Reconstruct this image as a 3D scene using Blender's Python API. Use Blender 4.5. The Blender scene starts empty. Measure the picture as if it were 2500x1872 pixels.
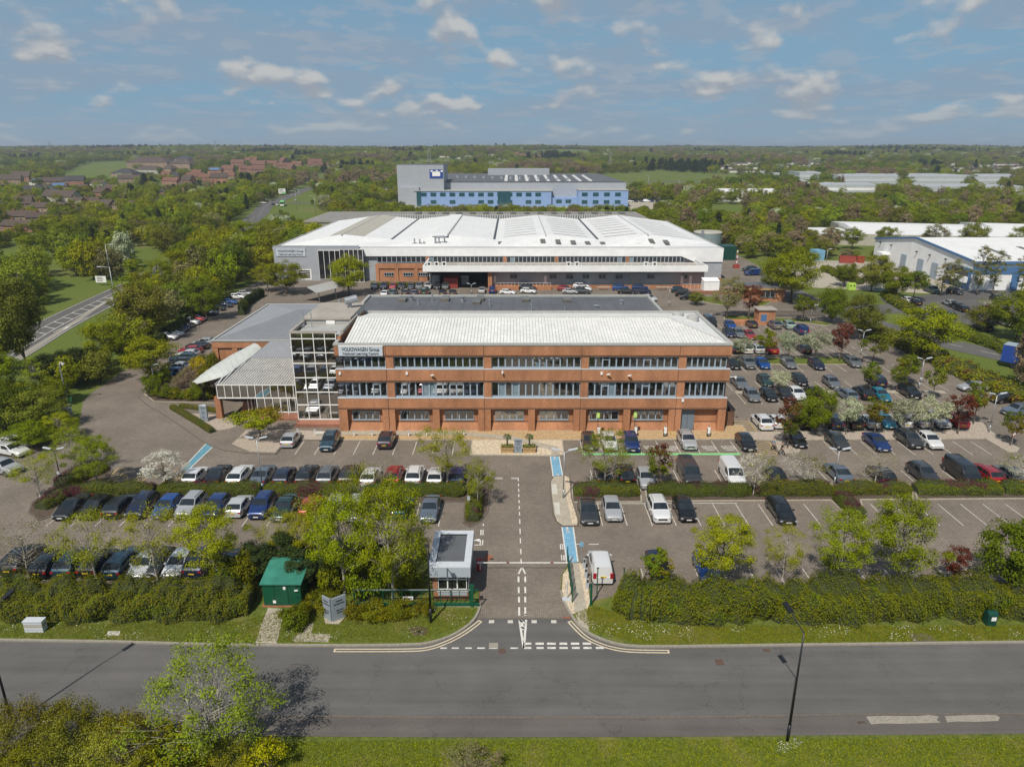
import bpy, math, random
import numpy as np
from mathutils import Vector, Matrix, noise as mnoise
R = math.radians
random.seed(7); rng = np.random.default_rng(7)
scene = bpy.context.scene
COL = scene.collection

# ---------------------------------------------------------------- site survey: photo point -> place on the ground
FL = 1735.0; PITCH = math.atan(576 / FL); CAMH = 36.0
cP, sP = math.cos(PITCH), math.sin(PITCH)
def TH(x, y):
    """terrain height: flat site, land rising slowly beyond it"""
    t = min(max((y - 560) / 1900.0, 0), 1); t = t * t * (3 - 2 * t)
    h = 25 * t
    if y > 700:
        k = min((y - 700) / 1200.0, 1)
        h += k * 4.0 * math.sin(x / 410.0 + y / 630.0) + k * 3 * math.sin(x / 170.0 - y / 300.0 + 2)
        h += k * 7 * math.exp(-((x - 60 - (y - 1500) * .1) / 420.0) ** 2) * math.exp(-((y - 2100) / 700.0) ** 2)
    if y > 4000: h += min((y - 4000) / 3000.0, 1) * (16 + 7 * math.sin(x / 900.0) + 5 * math.sin(x / 377.0 + 1))
    return h
def G(px, py, z=0.0):
    u = 936 - py; d = ((px - 1250), cP * FL + sP * u, -sP * FL + cP * u)
    t = (z - CAMH) / d[2]
    return (d[0] * t, d[1] * t)
def GT(px, py):
    """ray from the survey point down to the terrain"""
    u = 936 - py; d = Vector((px - 1250, cP * FL + sP * u, -sP * FL + cP * u)).normalized()
    t = 20.0
    while t < 9000:
        x, y, z = d.x * t, d.y * t, CAMH + d.z * t
        if z <= TH(x, y): return (x, y, TH(x, y))
        t *= 1.004
    return (d.x * 4000, d.y * 4000, TH(d.x * 4000, d.y * 4000))
def PX(x, y, z):
    dz = z - CAMH; Z = y * cP - dz * sP; U = y * sP + dz * cP
    if Z < 1: return (-9999, -9999)
    return (1250 + FL * x / Z, 936 - FL * U / Z)
def HT(py, Y):
    u = 936 - py; t = Y / (cP * FL + sP * u)
    return CAMH + t * (-sP * FL + cP * u)
def SC(y, z=0):  # photo px per metre at depth y
    return FL / (y * cP - (z - CAMH) * sP)

# ---------------------------------------------------------------- helpers
class MB:
    def __init__(s): s.v = []; s.f = []; s.m = []
    def add(s, vs, fs, m=0):
        b = len(s.v); s.v += [tuple(q) for q in vs]
        for f in fs: s.f.append(tuple(i + b for i in f)); s.m.append(m)
        return s
    def box(s, x0, x1, y0, y1, z0, z1, m=0):
        vs = [(x0,y0,z0),(x1,y0,z0),(x1,y1,z0),(x0,y1,z0),(x0,y0,z1),(x1,y0,z1),(x1,y1,z1),(x0,y1,z1)]
        return s.add(vs, [(0,3,2,1),(4,5,6,7),(0,1,5,4),(1,2,6,5),(2,3,7,6),(3,0,4,7)], m)
    def obox(s, c, sz, rz=0, m=0, rx=0):
        M = Matrix.Translation(c) @ Matrix.Rotation(rz, 4, 'Z') @ Matrix.Rotation(rx, 4, 'X')
        a, b, d = sz[0] / 2, sz[1] / 2, sz[2] / 2
        vs = [M @ Vector(q) for q in [(-a,-b,-d),(a,-b,-d),(a,b,-d),(-a,b,-d),(-a,-b,d),(a,-b,d),(a,b,d),(-a,b,d)]]
        return s.add(vs, [(0,3,2,1),(4,5,6,7),(0,1,5,4),(1,2,6,5),(2,3,7,6),(3,0,4,7)], m)
    def cyl(s, p0, p1, r0, r1=None, n=10, m=0, caps=True):
        if r1 is None: r1 = r0
        p0, p1 = Vector(p0), Vector(p1); d = (p1 - p0)
        if d.length < 1e-6: return s
        q = d.to_track_quat('Z', 'Y'); vs = []
        for p, r in ((p0, r0), (p1, r1)):
            for i in range(n):
                a = 2 * math.pi * i / n; vs.append(p + q @ Vector((r * math.cos(a), r * math.sin(a), 0)))
        fs = [(i, (i + 1) % n, n + (i + 1) % n, n + i) for i in range(n)]
        if caps: fs += [tuple(range(n - 1, -1, -1)), tuple(range(n, 2 * n))]
        return s.add(vs, fs, m)
    def tube(s, pts, rs, n=6, m=0):
        for i in range(len(pts) - 1):
            s.cyl(pts[i], pts[i + 1], rs[i], rs[i + 1], n, m, caps=(i == 0 or i == len(pts) - 2))
        return s
    def poly(s, pts, m=0): return s.add(pts, [tuple(range(len(pts)))], m)
    def prism(s, pts, z0, z1, m=0, mtop=None, bottom=False):
        if area2(pts) < 0: pts = pts[::-1]
        n = len(pts)
        vs = [(p[0], p[1], z0) for p in pts] + [(p[0], p[1], z1) for p in pts]
        s.add(vs, [(i, (i + 1) % n, n + (i + 1) % n, n + i) for i in range(n)], m)
        s.add([(p[0], p[1], z1) for p in pts], [tuple(range(n))], m if mtop is None else mtop)
        return s
    def bar(s, a, b, w, z0, z1, m=0):
        """upright wall-like bar between two ground points"""
        a, b = Vector(a[:2]), Vector(b[:2]); d = (b - a)
        if d.length < 1e-6: return s
        n = Vector((-d.y, d.x)).normalized() * w / 2
        return s.prism([tuple(a - n), tuple(b - n), tuple(b + n), tuple(a + n)], z0, z1, m)
    def build(s, name, mats, parent=None, smooth=False, world=False):
        me = bpy.data.meshes.new(name)
        vs = s.v
        if world and parent is not None:
            l = parent.location; vs = [(a - l.x, b - l.y, c - l.z) for a, b, c in vs]
        me.from_pydata(vs, [], s.f)
        if not isinstance(mats, (list, tuple)): mats = [mats]
        for q in mats: me.materials.append(q)
        if len(mats) > 1: me.polygons.foreach_set('material_index', s.m)
        if smooth: me.polygons.foreach_set('use_smooth', [True] * len(me.polygons))
        me.update()
        return link(name, me, parent)
def area2(p): return sum(p[i][0] * p[(i + 1) % len(p)][1] - p[(i + 1) % len(p)][0] * p[i][1] for i in range(len(p)))
def link(name, data, parent=None):
    o = bpy.data.objects.new(name, data); COL.objects.link(o)
    if parent is not None: o.parent = parent
    return o
def tag(o, label, cat, group=None):
    o['label'] = label; o['category'] = cat
    if group: o['group'] = group
    return o
def thing(name, label, cat, loc=(0, 0, 0), rz=0, group=None):
    o = bpy.data.objects.new(name, None); COL.objects.link(o)
    o.empty_display_size = .5; o.location = loc; o.rotation_euler = (0, 0, rz)
    return tag(o, label, cat, group)
def struct(o): o['kind'] = 'structure'; return o
def stuff(o, label=None, cat=None):
    o['kind'] = 'stuff'
    if label: tag(o, label, cat)
    return o
def dup(root, loc=None, rz=None, label=None, group=None, color=None, scale=None):
    r = root.copy(); COL.objects.link(r)
    if loc is not None: r.location = loc
    if rz is not None: r.rotation_euler = (0, 0, rz)
    if scale is not None: r.scale = scale
    if label: r['label'] = label
    if group: r['group'] = group
    if color: r.color = color
    for ch in list(root.children):
        c = ch.copy(); COL.objects.link(c); c.parent = r
        if color: c.color = color
        for g in ch.children:
            d = g.copy(); COL.objects.link(d); d.parent = c
    return r
ORD = ['first','second','third','fourth','fifth','sixth','seventh','eighth','ninth','tenth','eleventh','twelfth','thirteenth','fourteenth','fifteenth','sixteenth','seventeenth','eighteenth','nineteenth','twentieth']
def ordn(i):
    if i < 20: return ORD[i]
    t = {2:'twenty',3:'thirty',4:'forty',5:'fifty',6:'sixty',7:'seventy',8:'eighty',9:'ninety'}
    n = i + 1; b = t[(n // 10) % 10]
    if n % 10 == 0: return b[:-1] + 'ieth'
    return b + '-' + ORD[n % 10 - 1]
def text_mesh(body, size, mat, name='lettering', bold=0.0, align='CENTER', depth=.01, sx=1):
    cu = bpy.data.curves.new('t', 'FONT'); cu.body = body; cu.size = size; cu.align_x = align; cu.align_y = 'CENTER'
    cu.offset = bold; cu.extrude = depth; cu.resolution_u = 3; cu.space_line = .95
    ob = bpy.data.objects.new('t', cu); COL.objects.link(ob)
    dg = bpy.context.evaluated_depsgraph_get()
    me = bpy.data.meshes.new_from_object(ob.evaluated_get(dg)); me.name = name
    bpy.data.objects.remove(ob); bpy.data.curves.remove(cu)
    me.materials.clear(); me.materials.append(mat)
    if sx != 1: me.transform(Matrix.Scale(sx, 4, (1, 0, 0)))
    return me
def put_text(body, size, mat, parent, loc, rot=(R(90), 0, 0), bold=0.0, depth=.01, sx=1, align='CENTER', fit=None):
    me = text_mesh(body, size, mat, bold=bold, depth=depth, sx=sx, align=align)
    if fit:
        xs = [v.co.x for v in me.vertices]; me.transform(Matrix.Translation((-(max(xs) + min(xs)) / 2, 0, 0))); me.transform(Matrix.Scale(fit / (max(xs) - min(xs)), 4, (1, 0, 0)))
    o = link('lettering', me, parent)
    o.location = loc; o.rotation_euler = rot
    return o

# ---------------------------------------------------------------- materials
def nodes(m):
    m.use_nodes = True; nt = m.node_tree; return nt, nt.nodes, nt.links, nt.nodes['Principled BSDF']
def mat(name, col, rough=.7, metal=0, var=.12, scale=3, bump=0, bscale=None, spec=.5, var2=0, scale2=.3, coord='Object', col2=None):
    m = bpy.data.materials.new(name); nt, N, L, P = nodes(m)
    P.inputs['Roughness'].default_value = rough; P.inputs['Metallic'].default_value = metal
    P.inputs['Specular IOR Level'].default_value = spec
    tc = N.new('ShaderNodeTexCoord'); no = N.new('ShaderNodeTexNoise')
    no.inputs['Scale'].default_value = scale; no.inputs['Detail'].default_value = 5
    L.new(tc.outputs[coord], no.inputs['Vector'])
    r = N.new('ShaderNodeValToRGB'); L.new(no.outputs['Fac'], r.inputs['Fac'])
    r.color_ramp.elements[0].position = .3; r.color_ramp.elements[1].position = .7
    c1 = tuple(c * (1 - var) for c in col); c2 = tuple(min(1, c * (1 + var)) for c in (col2 or col))
    r.color_ramp.elements[0].color = (*c1, 1); r.color_ramp.elements[1].color = (*c2, 1)
    out = r.outputs['Color']
    if var2:
        n2 = N.new('ShaderNodeTexNoise'); n2.inputs['Scale'].default_value = scale2; n2.inputs['Detail'].default_value = 4
        L.new(tc.outputs[coord], n2.inputs['Vector'])
        mr = N.new('ShaderNodeMapRange'); mr.inputs[1].default_value = .3; mr.inputs[2].default_value = .7
        mr.inputs[3].default_value = 1 - var2; mr.inputs[4].default_value = 1 + var2; L.new(n2.outputs['Fac'], mr.inputs[0])
        mx = N.new('ShaderNodeVectorMath'); mx.operation = 'SCALE'; L.new(out, mx.inputs[0]); L.new(mr.outputs[0], mx.inputs['Scale'])
        out = mx.outputs[0]
    L.new(out, P.inputs['Base Color'])
    if bump:
        b = N.new('ShaderNodeBump'); b.inputs['Strength'].default_value = bump; b.inputs['Distance'].default_value = .05
        n3 = N.new('ShaderNodeTexNoise'); n3.inputs['Scale'].default_value = bscale or scale * 4; n3.inputs['Detail'].default_value = 3
        L.new(tc.outputs[coord], n3.inputs['Vector']); L.new(n3.outputs['Fac'], b.inputs['Height']); L.new(b.outputs[0], P.inputs['Normal'])
    m['out'] = 0
    return m
def brick_mat(name, c1, c2, mortar, sx=1.0, bw=.225, bh=.075, ms=.01, flat=False, rough=.85, var=.22, scale2=.5, streak=True):
    m = bpy.data.materials.new(name); nt, N, L, P = nodes(m)
    P.inputs['Roughness'].default_value = rough; P.inputs['Specular IOR Level'].default_value = .25
    ge = N.new('ShaderNodeNewGeometry'); sep = N.new('ShaderNodeSeparateXYZ'); L.new(ge.outputs['Position'], sep.inputs[0])
    cb = N.new('ShaderNodeCombineXYZ')
    if flat:
        L.new(sep.outputs[0], cb.inputs[0]); L.new(sep.outputs[1], cb.inputs[1])
    else:
        ad = N.new('ShaderNodeMath'); L.new(sep.outputs[0], ad.inputs[0]); L.new(sep.outputs[1], ad.inputs[1])
        L.new(ad.outputs[0], cb.inputs[0]); L.new(sep.outputs[2], cb.inputs[1])
    b = N.new('ShaderNodeTexBrick'); L.new(cb.outputs[0], b.inputs['Vector'])
    b.inputs['Scale'].default_value = 1; b.inputs['Brick Width'].default_value = bw; b.inputs['Row Height'].default_value = bh
    b.inputs['Mortar Size'].default_value = ms; b.inputs['Color1'].default_value = (*c1, 1); b.inputs['Color2'].default_value = (*c2, 1)
    b.inputs['Mortar'].default_value = (*mortar, 1); b.inputs['Bias'].default_value = -.1
    no = N.new('ShaderNodeTexNoise'); no.inputs['Scale'].default_value = scale2; no.inputs['Detail'].default_value = 6; no.inputs['Roughness'].default_value = .65
    mp = N.new('ShaderNodeMapping'); L.new(ge.outputs['Position'], mp.inputs[0])
    if streak and not flat: mp.inputs['Scale'].default_value = (1, 1, .35)
    L.new(mp.outputs[0], no.inputs['Vector'])
    mr = N.new('ShaderNodeMapRange'); mr.inputs[1].default_value = .3; mr.inputs[2].default_value = .7; mr.inputs[3].default_value = 1 - var; mr.inputs[4].default_value = 1 + var
    L.new(no.outputs['Fac'], mr.inputs[0])
    sc = N.new('ShaderNodeVectorMath'); sc.operation = 'SCALE'; L.new(b.outputs['Color'], sc.inputs[0]); L.new(mr.outputs[0], sc.inputs['Scale'])
    n4 = N.new('ShaderNodeTexNoise'); n4.inputs['Scale'].default_value = 7 if flat else 5; n4.inputs['Detail'].default_value = 4; L.new(ge.outputs['Position'], n4.inputs['Vector'])
    mr2 = N.new('ShaderNodeMapRange'); mr2.inputs[1].default_value = .3; mr2.inputs[2].default_value = .7; mr2.inputs[3].default_value = .88; mr2.inputs[4].default_value = 1.12
    L.new(n4.outputs['Fac'], mr2.inputs[0])
    s2 = N.new('ShaderNodeVectorMath'); s2.operation = 'SCALE'; L.new(sc.outputs[0], s2.inputs[0]); L.new(mr2.outputs[0], s2.inputs['Scale'])
    L.new(s2.outputs[0], P.inputs['Base Color'])
    return m
def leaf_mat(name, c1, c2, trans=.25, rough=.6):
    m = bpy.data.materials.new(name); nt, N, L, P = nodes(m); N.remove(P)
    out = N['Material Output']; ge = N.new('ShaderNodeNewGeometry'); oi = N.new('ShaderNodeObjectInfo')
    r = N.new('ShaderNodeMix'); r.data_type = 'RGBA'; r.inputs[6].default_value = (*c1, 1); r.inputs[7].default_value = (*c2, 1)
    tc = N.new('ShaderNodeTexCoord'); no = N.new('ShaderNodeTexNoise'); no.inputs['Scale'].default_value = .9; L.new(tc.outputs['Object'], no.inputs['Vector'])
    md = N.new('ShaderNodeMath'); md.operation = 'MULTIPLY_ADD'; md.inputs[1].default_value = .6; L.new(ge.outputs['Random Per Island'], md.inputs[0])
    m3 = N.new('ShaderNodeMath'); m3.operation = 'MULTIPLY'; m3.inputs[1].default_value = .45; L.new(no.outputs['Fac'], m3.inputs[0]); L.new(m3.outputs[0], md.inputs[2])
    L.new(md.outputs[0], r.inputs[0])
    hs = N.new('ShaderNodeHueSaturation'); L.new(r.outputs[2], hs.inputs['Color'])
    a = N.new('ShaderNodeMapRange'); a.inputs[3].default_value = .475; a.inputs[4].default_value = .515; L.new(oi.outputs['Random'], a.inputs[0]); L.new(a.outputs[0], hs.inputs['Hue'])
    w = N.new('ShaderNodeMath'); w.operation = 'FRACT'; w2 = N.new('ShaderNodeMath'); w2.operation = 'MULTIPLY'; w2.inputs[1].default_value = 7.31
    L.new(oi.outputs['Random'], w2.inputs[0]); L.new(w2.outputs[0], w.inputs[0])
    v = N.new('ShaderNodeMapRange'); v.inputs[3].default_value = .82; v.inputs[4].default_value = 1.32; L.new(w.outputs[0], v.inputs[0]); L.new(v.outputs[0], hs.inputs['Value'])
    hs.inputs['Saturation'].default_value = 1.1
    d = N.new('ShaderNodeBsdfDiffuse'); t = N.new('ShaderNodeBsdfTranslucent'); g = N.new('ShaderNodeBsdfGlossy'); g.inputs['Roughness'].default_value = rough
    mx = N.new('ShaderNodeMixShader'); mx.inputs[0].default_value = trans; mx2 = N.new('ShaderNodeMixShader'); mx2.inputs[0].default_value = .012
    L.new(hs.outputs[0], d.inputs['Color']); L.new(hs.outputs[0], t.inputs['Color'])
    L.new(d.outputs[0], mx.inputs[1]); L.new(t.outputs[0], mx.inputs[2]); L.new(mx.outputs[0], mx2.inputs[1]); L.new(g.outputs[0], mx2.inputs[2])
    L.new(mx2.outputs[0], out.inputs[0])
    return m
M = {}
M['brick'] = brick_mat('orange_brick', (.345,.130,.056), (.42,.172,.076), (.33,.22,.14), ms=.01, var=.3, scale2=.38)
M['brick_dark'] = brick_mat('brown_soldier_brick', (.13,.07,.045), (.19,.095,.055), (.15,.10,.07), ms=.008)
M['brick_red'] = brick_mat('red_brick', (.24,.085,.05), (.31,.115,.068), (.28,.18,.13), ms=.01)
M['brick_pale'] = brick_mat('house_brick', (.25,.155,.09), (.31,.20,.12), (.3,.25,.2), ms=.01)
M['paving'] = brick_mat('block_paving', (.190,.161,.130), (.247,.209,.168), (.10,.08,.065), bw=.32, bh=.16, ms=.022, flat=True, var=.2, scale2=.16)
def road_mat(name, col, edge=.12):
    m = bpy.data.materials.new(name); nt, N, L, P = nodes(m); P.inputs['Roughness'].default_value = .88; P.inputs['Specular IOR Level'].default_value = .3
    ge = N.new('ShaderNodeNewGeometry')
    def nz(scale, sc, lo, hi, a, b, detail=5, rough=.6):
        mp = N.new('ShaderNodeMapping'); mp.inputs['Scale'].default_value = sc; L.new(ge.outputs['Position'], mp.inputs[0])
        no = N.new('ShaderNodeTexNoise'); no.inputs['Scale'].default_value = scale; no.inputs['Detail'].default_value = detail; no.inputs['Roughness'].default_value = rough; L.new(mp.outputs[0], no.inputs['Vector'])
        mr = N.new('ShaderNodeMapRange'); mr.inputs[1].default_value = lo; mr.inputs[2].default_value = hi; mr.inputs[3].default_value = a; mr.inputs[4].default_value = b; L.new(no.outputs['Fac'], mr.inputs[0]); return mr.outputs[0], no
    fac = [nz(1, (.035, .9, 1), .3, .7, .86, 1.12, 3)[0], nz(14, (1, 1, 1), .3, .7, .78, 1.22, 4, .8)[0], nz(.22, (1, 1, 1), .35, .65, .9, 1.1, 5)[0], nz(1.1, (.3, 1, 1), .62, .72, 1.0, .84, 6)[0]]
    vo = N.new('ShaderNodeTexVoronoi'); vo.feature = 'DISTANCE_TO_EDGE'; vo.inputs['Scale'].default_value = .12; dm = N.new('ShaderNodeTexNoise'); dm.inputs['Scale'].default_value = 1.3; dm.inputs['Detail'].default_value = 6; L.new(ge.outputs['Position'], dm.inputs['Vector'])
    va = N.new('ShaderNodeVectorMath'); va.operation = 'MULTIPLY_ADD'; va.inputs[1].default_value = (2.2, 2.2, 0); L.new(dm.outputs['Color'], va.inputs[0]); L.new(ge.outputs['Position'], va.inputs[2]); L.new(va.outputs[0], vo.inputs['Vector'])
    cr = N.new('ShaderNodeMapRange'); cr.inputs[1].default_value = 0; cr.inputs[2].default_value = .004; cr.inputs[3].default_value = .72; cr.inputs[4].default_value = 1; L.new(vo.outputs['Distance'], cr.inputs[0]); fac.append(cr.outputs[0])
    o = fac[0]
    for f in fac[1:]: q = N.new('ShaderNodeMath'); q.operation = 'MULTIPLY'; L.new(o, q.inputs[0]); L.new(f, q.inputs[1]); o = q.outputs[0]
    sc = N.new('ShaderNodeVectorMath'); sc.operation = 'SCALE'; sc.inputs[0].default_value = col; L.new(o, sc.inputs['Scale']); L.new(sc.outputs[0], P.inputs['Base Color'])
    return m
M['asphalt'] = road_mat('asphalt', (.112,.107,.101))
M['asphalt_dark'] = mat('dark_asphalt', (.088,.084,.08), .9, var=.14, scale=10, var2=.1, scale2=.2)
M['footway'] = road_mat('worn_footway_asphalt', (.112,.100,.090))
M['canopy'] = mat('pale_canopy_sheet', (.50,.52,.48), .5, var=.08, scale=1)
M['house_red'] = brick_mat('estate_red_brick', (.27,.105,.06), (.34,.14,.08), (.28,.2,.15), ms=.01)
M['kerb'] = mat('concrete_kerb', (.27,.245,.20), .85, var=.18, scale=6)
M['kerb_dark'] = mat('dark_kerb', (.13,.11,.09), .85, var=.2, scale=5)
M['slab'] = mat('concrete_slab', (.36,.32,.25), .85, var=.14, scale=3, var2=.1, scale2=1)
M['slab_pale'] = mat('pale_concrete', (.50,.48,.42), .85, var=.12, scale=5)
M['gravel'] = mat('pale_gravel', (.52,.43,.31), .95, var=.4, scale=6, bump=.6, bscale=9)
M['gravel_grey'] = mat('grey_gravel', (.36,.30,.24), .95, var=.35, scale=7, bump=.6, bscale=10)
M['gravel_gold'] = mat('golden_gravel', (.42,.29,.15), .95, var=.35, scale=6, bump=.6, bscale=9)
M['white_line'] = mat('white_road_paint', (.60,.58,.53), .8, var=.25, scale=4)
M['line_thin'] = mat('worn_bay_paint', (.50,.47,.42), .8, var=.3, scale=3)
M['cream_line'] = mat('cream_road_paint', (.62,.52,.36), .8, var=.15, scale=4)
M['yellow_line'] = mat('worn_yellow_paint', (.50,.36,.13), .8, var=.3, scale=4)
M['blue_path'] = mat('blue_walkway_paint', (.16,.34,.47), .8, var=.16, scale=2, var2=.1, scale2=.8)
M['teal_path'] = mat('teal_walkway_paint', (.10,.25,.32), .8, var=.16, scale=2)
M['green_path'] = mat('green_bay_paint', (.20,.52,.20), .8, var=.14, scale=2)
M['white'] = mat('white_cladding', (.78,.78,.77), .55, var=.05, scale=.6, var2=.04, scale2=.15)
M['white_frame'] = mat('white_frame', (.78,.77,.74), .5, var=.04)
M['roof_white'] = mat('white_roof_sheet', (.70,.70,.68), .5, var=.07, scale=1.2, var2=.05, scale2=.2)
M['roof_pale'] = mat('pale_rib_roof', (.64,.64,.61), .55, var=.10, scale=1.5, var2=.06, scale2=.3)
M['roof_old'] = mat('weathered_rib_roof', (.22,.21,.19), .8, var=.3, scale=1.5, var2=.15, scale2=.5)
M['roof_grey'] = mat('grey_roof_membrane', (.098,.104,.114), .85, var=.12, scale=.6, var2=.14, scale2=.12)
M['roof_grey2'] = mat('grey_metal_roof', (.25,.258,.27), .65, var=.06, scale=1, var2=.05, scale2=.2)
M['roof_tan'] = mat('tan_roof_membrane', (.33,.30,.26), .8, var=.1, scale=1, var2=.1, scale2=.3)
M['coping'] = mat('grey_coping', (.36,.36,.34), .6, var=.1, scale=2)
M['cladding'] = mat('grey_wall_cladding', (.34,.36,.39), .5, var=.05, scale=.8, var2=.04, scale2=.2)
M['blue_clad'] = mat('light_blue_cladding', (.22,.33,.55), .5, var=.05, scale=.5)
M['blue_trim'] = mat('blue_trim', (.07,.16,.32), .5, var=.08)
M['frame'] = mat('blue_grey_window_frame', (.30,.36,.42), .45, var=.06)
M['frame_light'] = mat('pale_sill', (.50,.53,.56), .5, var=.06)
M['door_grey'] = mat('grey_metal_door', (.15,.19,.23), .5, var=.06)
M['black'] = mat('black_metal', (.012,.012,.014), .4, var=.2)
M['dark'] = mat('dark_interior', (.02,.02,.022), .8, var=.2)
M['grey_metal'] = mat('galvanised_steel', (.36,.38,.40), .45, metal=.5, var=.1)
M['green_paint'] = mat('green_painted_steel', (.004,.075,.038), .4, var=.12, scale=2)
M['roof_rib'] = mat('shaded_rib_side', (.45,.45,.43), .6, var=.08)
M['green_roof'] = mat('green_painted_roof', (.035,.19,.135), .5, var=.12, scale=1.5, var2=.15, scale2=.6)
M['green_dark'] = mat('dark_green_cabinet', (.006,.05,.035), .35, var=.1)
M['lime'] = mat('lime_sign', (.42,.62,.10), .5, var=.05)
M['red'] = mat('red_paint', (.38,.02,.03), .4, var=.08)
M['red_skip'] = mat('rusty_red_steel', (.28,.045,.03), .6, var=.25)
M['blue'] = mat('blue_paint', (.02,.06,.28), .4, var=.1)
M['orange_wood'] = mat('timber', (.42,.28,.13), .7, var=.15, scale=4)
M['bark'] = mat('bark', (.11,.085,.06), .9, var=.35, scale=6)
M['bark_pale'] = mat('pale_bark', (.34,.31,.26), .85, var=.3, scale=8)
M['soil'] = mat('soil', (.085,.06,.042), .95, var=.3, scale=4)
M['hedge_core'] = mat('hedge_inner_twigs', (.035,.045,.010), .95, var=.3, scale=3)
M['totem_grey'] = mat('totem_grey', (.25,.285,.32), .4, var=.06)
M['pale_grey'] = mat('sign_grey', (.36,.40,.44), .4, var=.05)
M['sign_pale'] = mat('pale_sign_panel', (.50,.55,.60), .5, var=.03)
M['sign_dark'] = mat('sign_letter_grey', (.03,.035,.045), .5, var=.05)
M['tile_brown'] = mat('brown_roof_tile', (.075,.052,.040), .85, var=.18, scale=1.2, var2=.12, scale2=.1)
M['tile_red'] = mat('red_roof_tile', (.15,.068,.042), .85, var=.18, scale=1.2, var2=.12, scale2=.1)
M['tile_dark'] = mat('dark_roof_tile', (.04,.038,.04), .85, var=.2, scale=1.2)
M['render'] = mat('white_render', (.62,.60,.55), .8, var=.05)
M['unit_grey'] = mat('grey_unit_cladding', (.40,.42,.43), .6, var=.08, scale=.3)
M['unit_roof'] = mat('grey_unit_roof', (.36,.38,.39), .6, var=.12, scale=.2)
M['tank'] = mat('tank_steel', (.26,.33,.33), .5, metal=.3, var=.1)
def glass_mat(name, col, ior=2.3, rough=.02):
    m = bpy.data.materials.new(name); nt, N, L, P = nodes(m)
    P.inputs['Base Color'].default_value = (*col, 1); P.inputs['Roughness'].default_value = rough; P.inputs['IOR'].default_value = ior
    no = N.new('ShaderNodeTexNoise'); no.inputs['Scale'].default_value = .6; ge = N.new('ShaderNodeNewGeometry'); L.new(ge.outputs['Position'], no.inputs['Vector'])
    mx = N.new('ShaderNodeMix'); mx.data_type = 'RGBA'; mx.inputs[6].default_value = (*[c * .6 for c in col], 1); mx.inputs[7].default_value = (*[c * 1.6 for c in col], 1)
    L.new(no.outputs['Fac'], mx.inputs[0]); L.new(mx.outputs[2], P.inputs['Base Color'])
    b = N.new('ShaderNodeBump'); b.inputs['Strength'].default_value = .02; b.inputs['Distance'].default_value = .02
    L.new(no.outputs['Fac'], b.inputs['Height']); L.new(b.outputs[0], P.inputs['Normal'])
    return m
M['glass'] = glass_mat('tinted_window_glass', (.012,.014,.012), 3.6)
M['glass_bronze'] = glass_mat('bronze_mirror_glass', (.02,.017,.010), 4.6)
M['glass_blue'] = glass_mat('teal_window_glass', (.02,.07,.09), 2.0)
M['glass_plain'] = glass_mat('dark_window_glass', (.015,.016,.018), 1.8)
M['car_glass'] = glass_mat('car_glass', (.012,.016,.018), 1.9, .03)
M['skylight'] = glass_mat('rooflight', (.12,.11,.09), 1.5, .3)
M['blind_glass'] = glass_mat('glass_with_blind_behind', (.16,.22,.25), 1.8, .05)
# car paint takes its colour from the object
m = bpy.data.materials.new('car_paint'); nt, N, L, P = nodes(m); oi = N.new('ShaderNodeObjectInfo')
L.new(oi.outputs['Color'], P.inputs['Base Color']); P.inputs['Roughness'].default_value = .38; P.inputs['Coat Weight'].default_value = 1; P.inputs['Coat Roughness'].default_value = .04; P.inputs['Metallic'].default_value = .25
no = N.new('ShaderNodeTexNoise'); no.inputs['Scale'].default_value = 2.0; mr = N.new('ShaderNodeMapRange'); mr.inputs[3].default_value = .3; mr.inputs[4].default_value = .48; L.new(no.outputs['Fac'], mr.inputs[0]); L.new(mr.outputs[0], P.inputs['Roughness'])
M['car_paint'] = m
M['tyre'] = mat('tyre_rubber', (.014,.014,.015), .85, var=.2)
M['rim'] = mat('alloy_rim', (.38,.38,.39), .3, metal=.8, var=.05)
M['plastic'] = mat('black_plastic', (.015,.015,.016), .55, var=.1)
M['lamp_clear'] = mat('headlight_glass', (.50,.52,.54), .15, metal=.4, var=.1, scale=8)
M['lamp_red'] = mat('tail_light_red', (.30,.01,.012), .2, var=.05)
M['plate_white'] = mat('white_number_plate', (.62,.62,.60), .5, var=.05)
M['plate_yellow'] = mat('yellow_number_plate', (.60,.42,.03), .5, var=.05)
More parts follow.
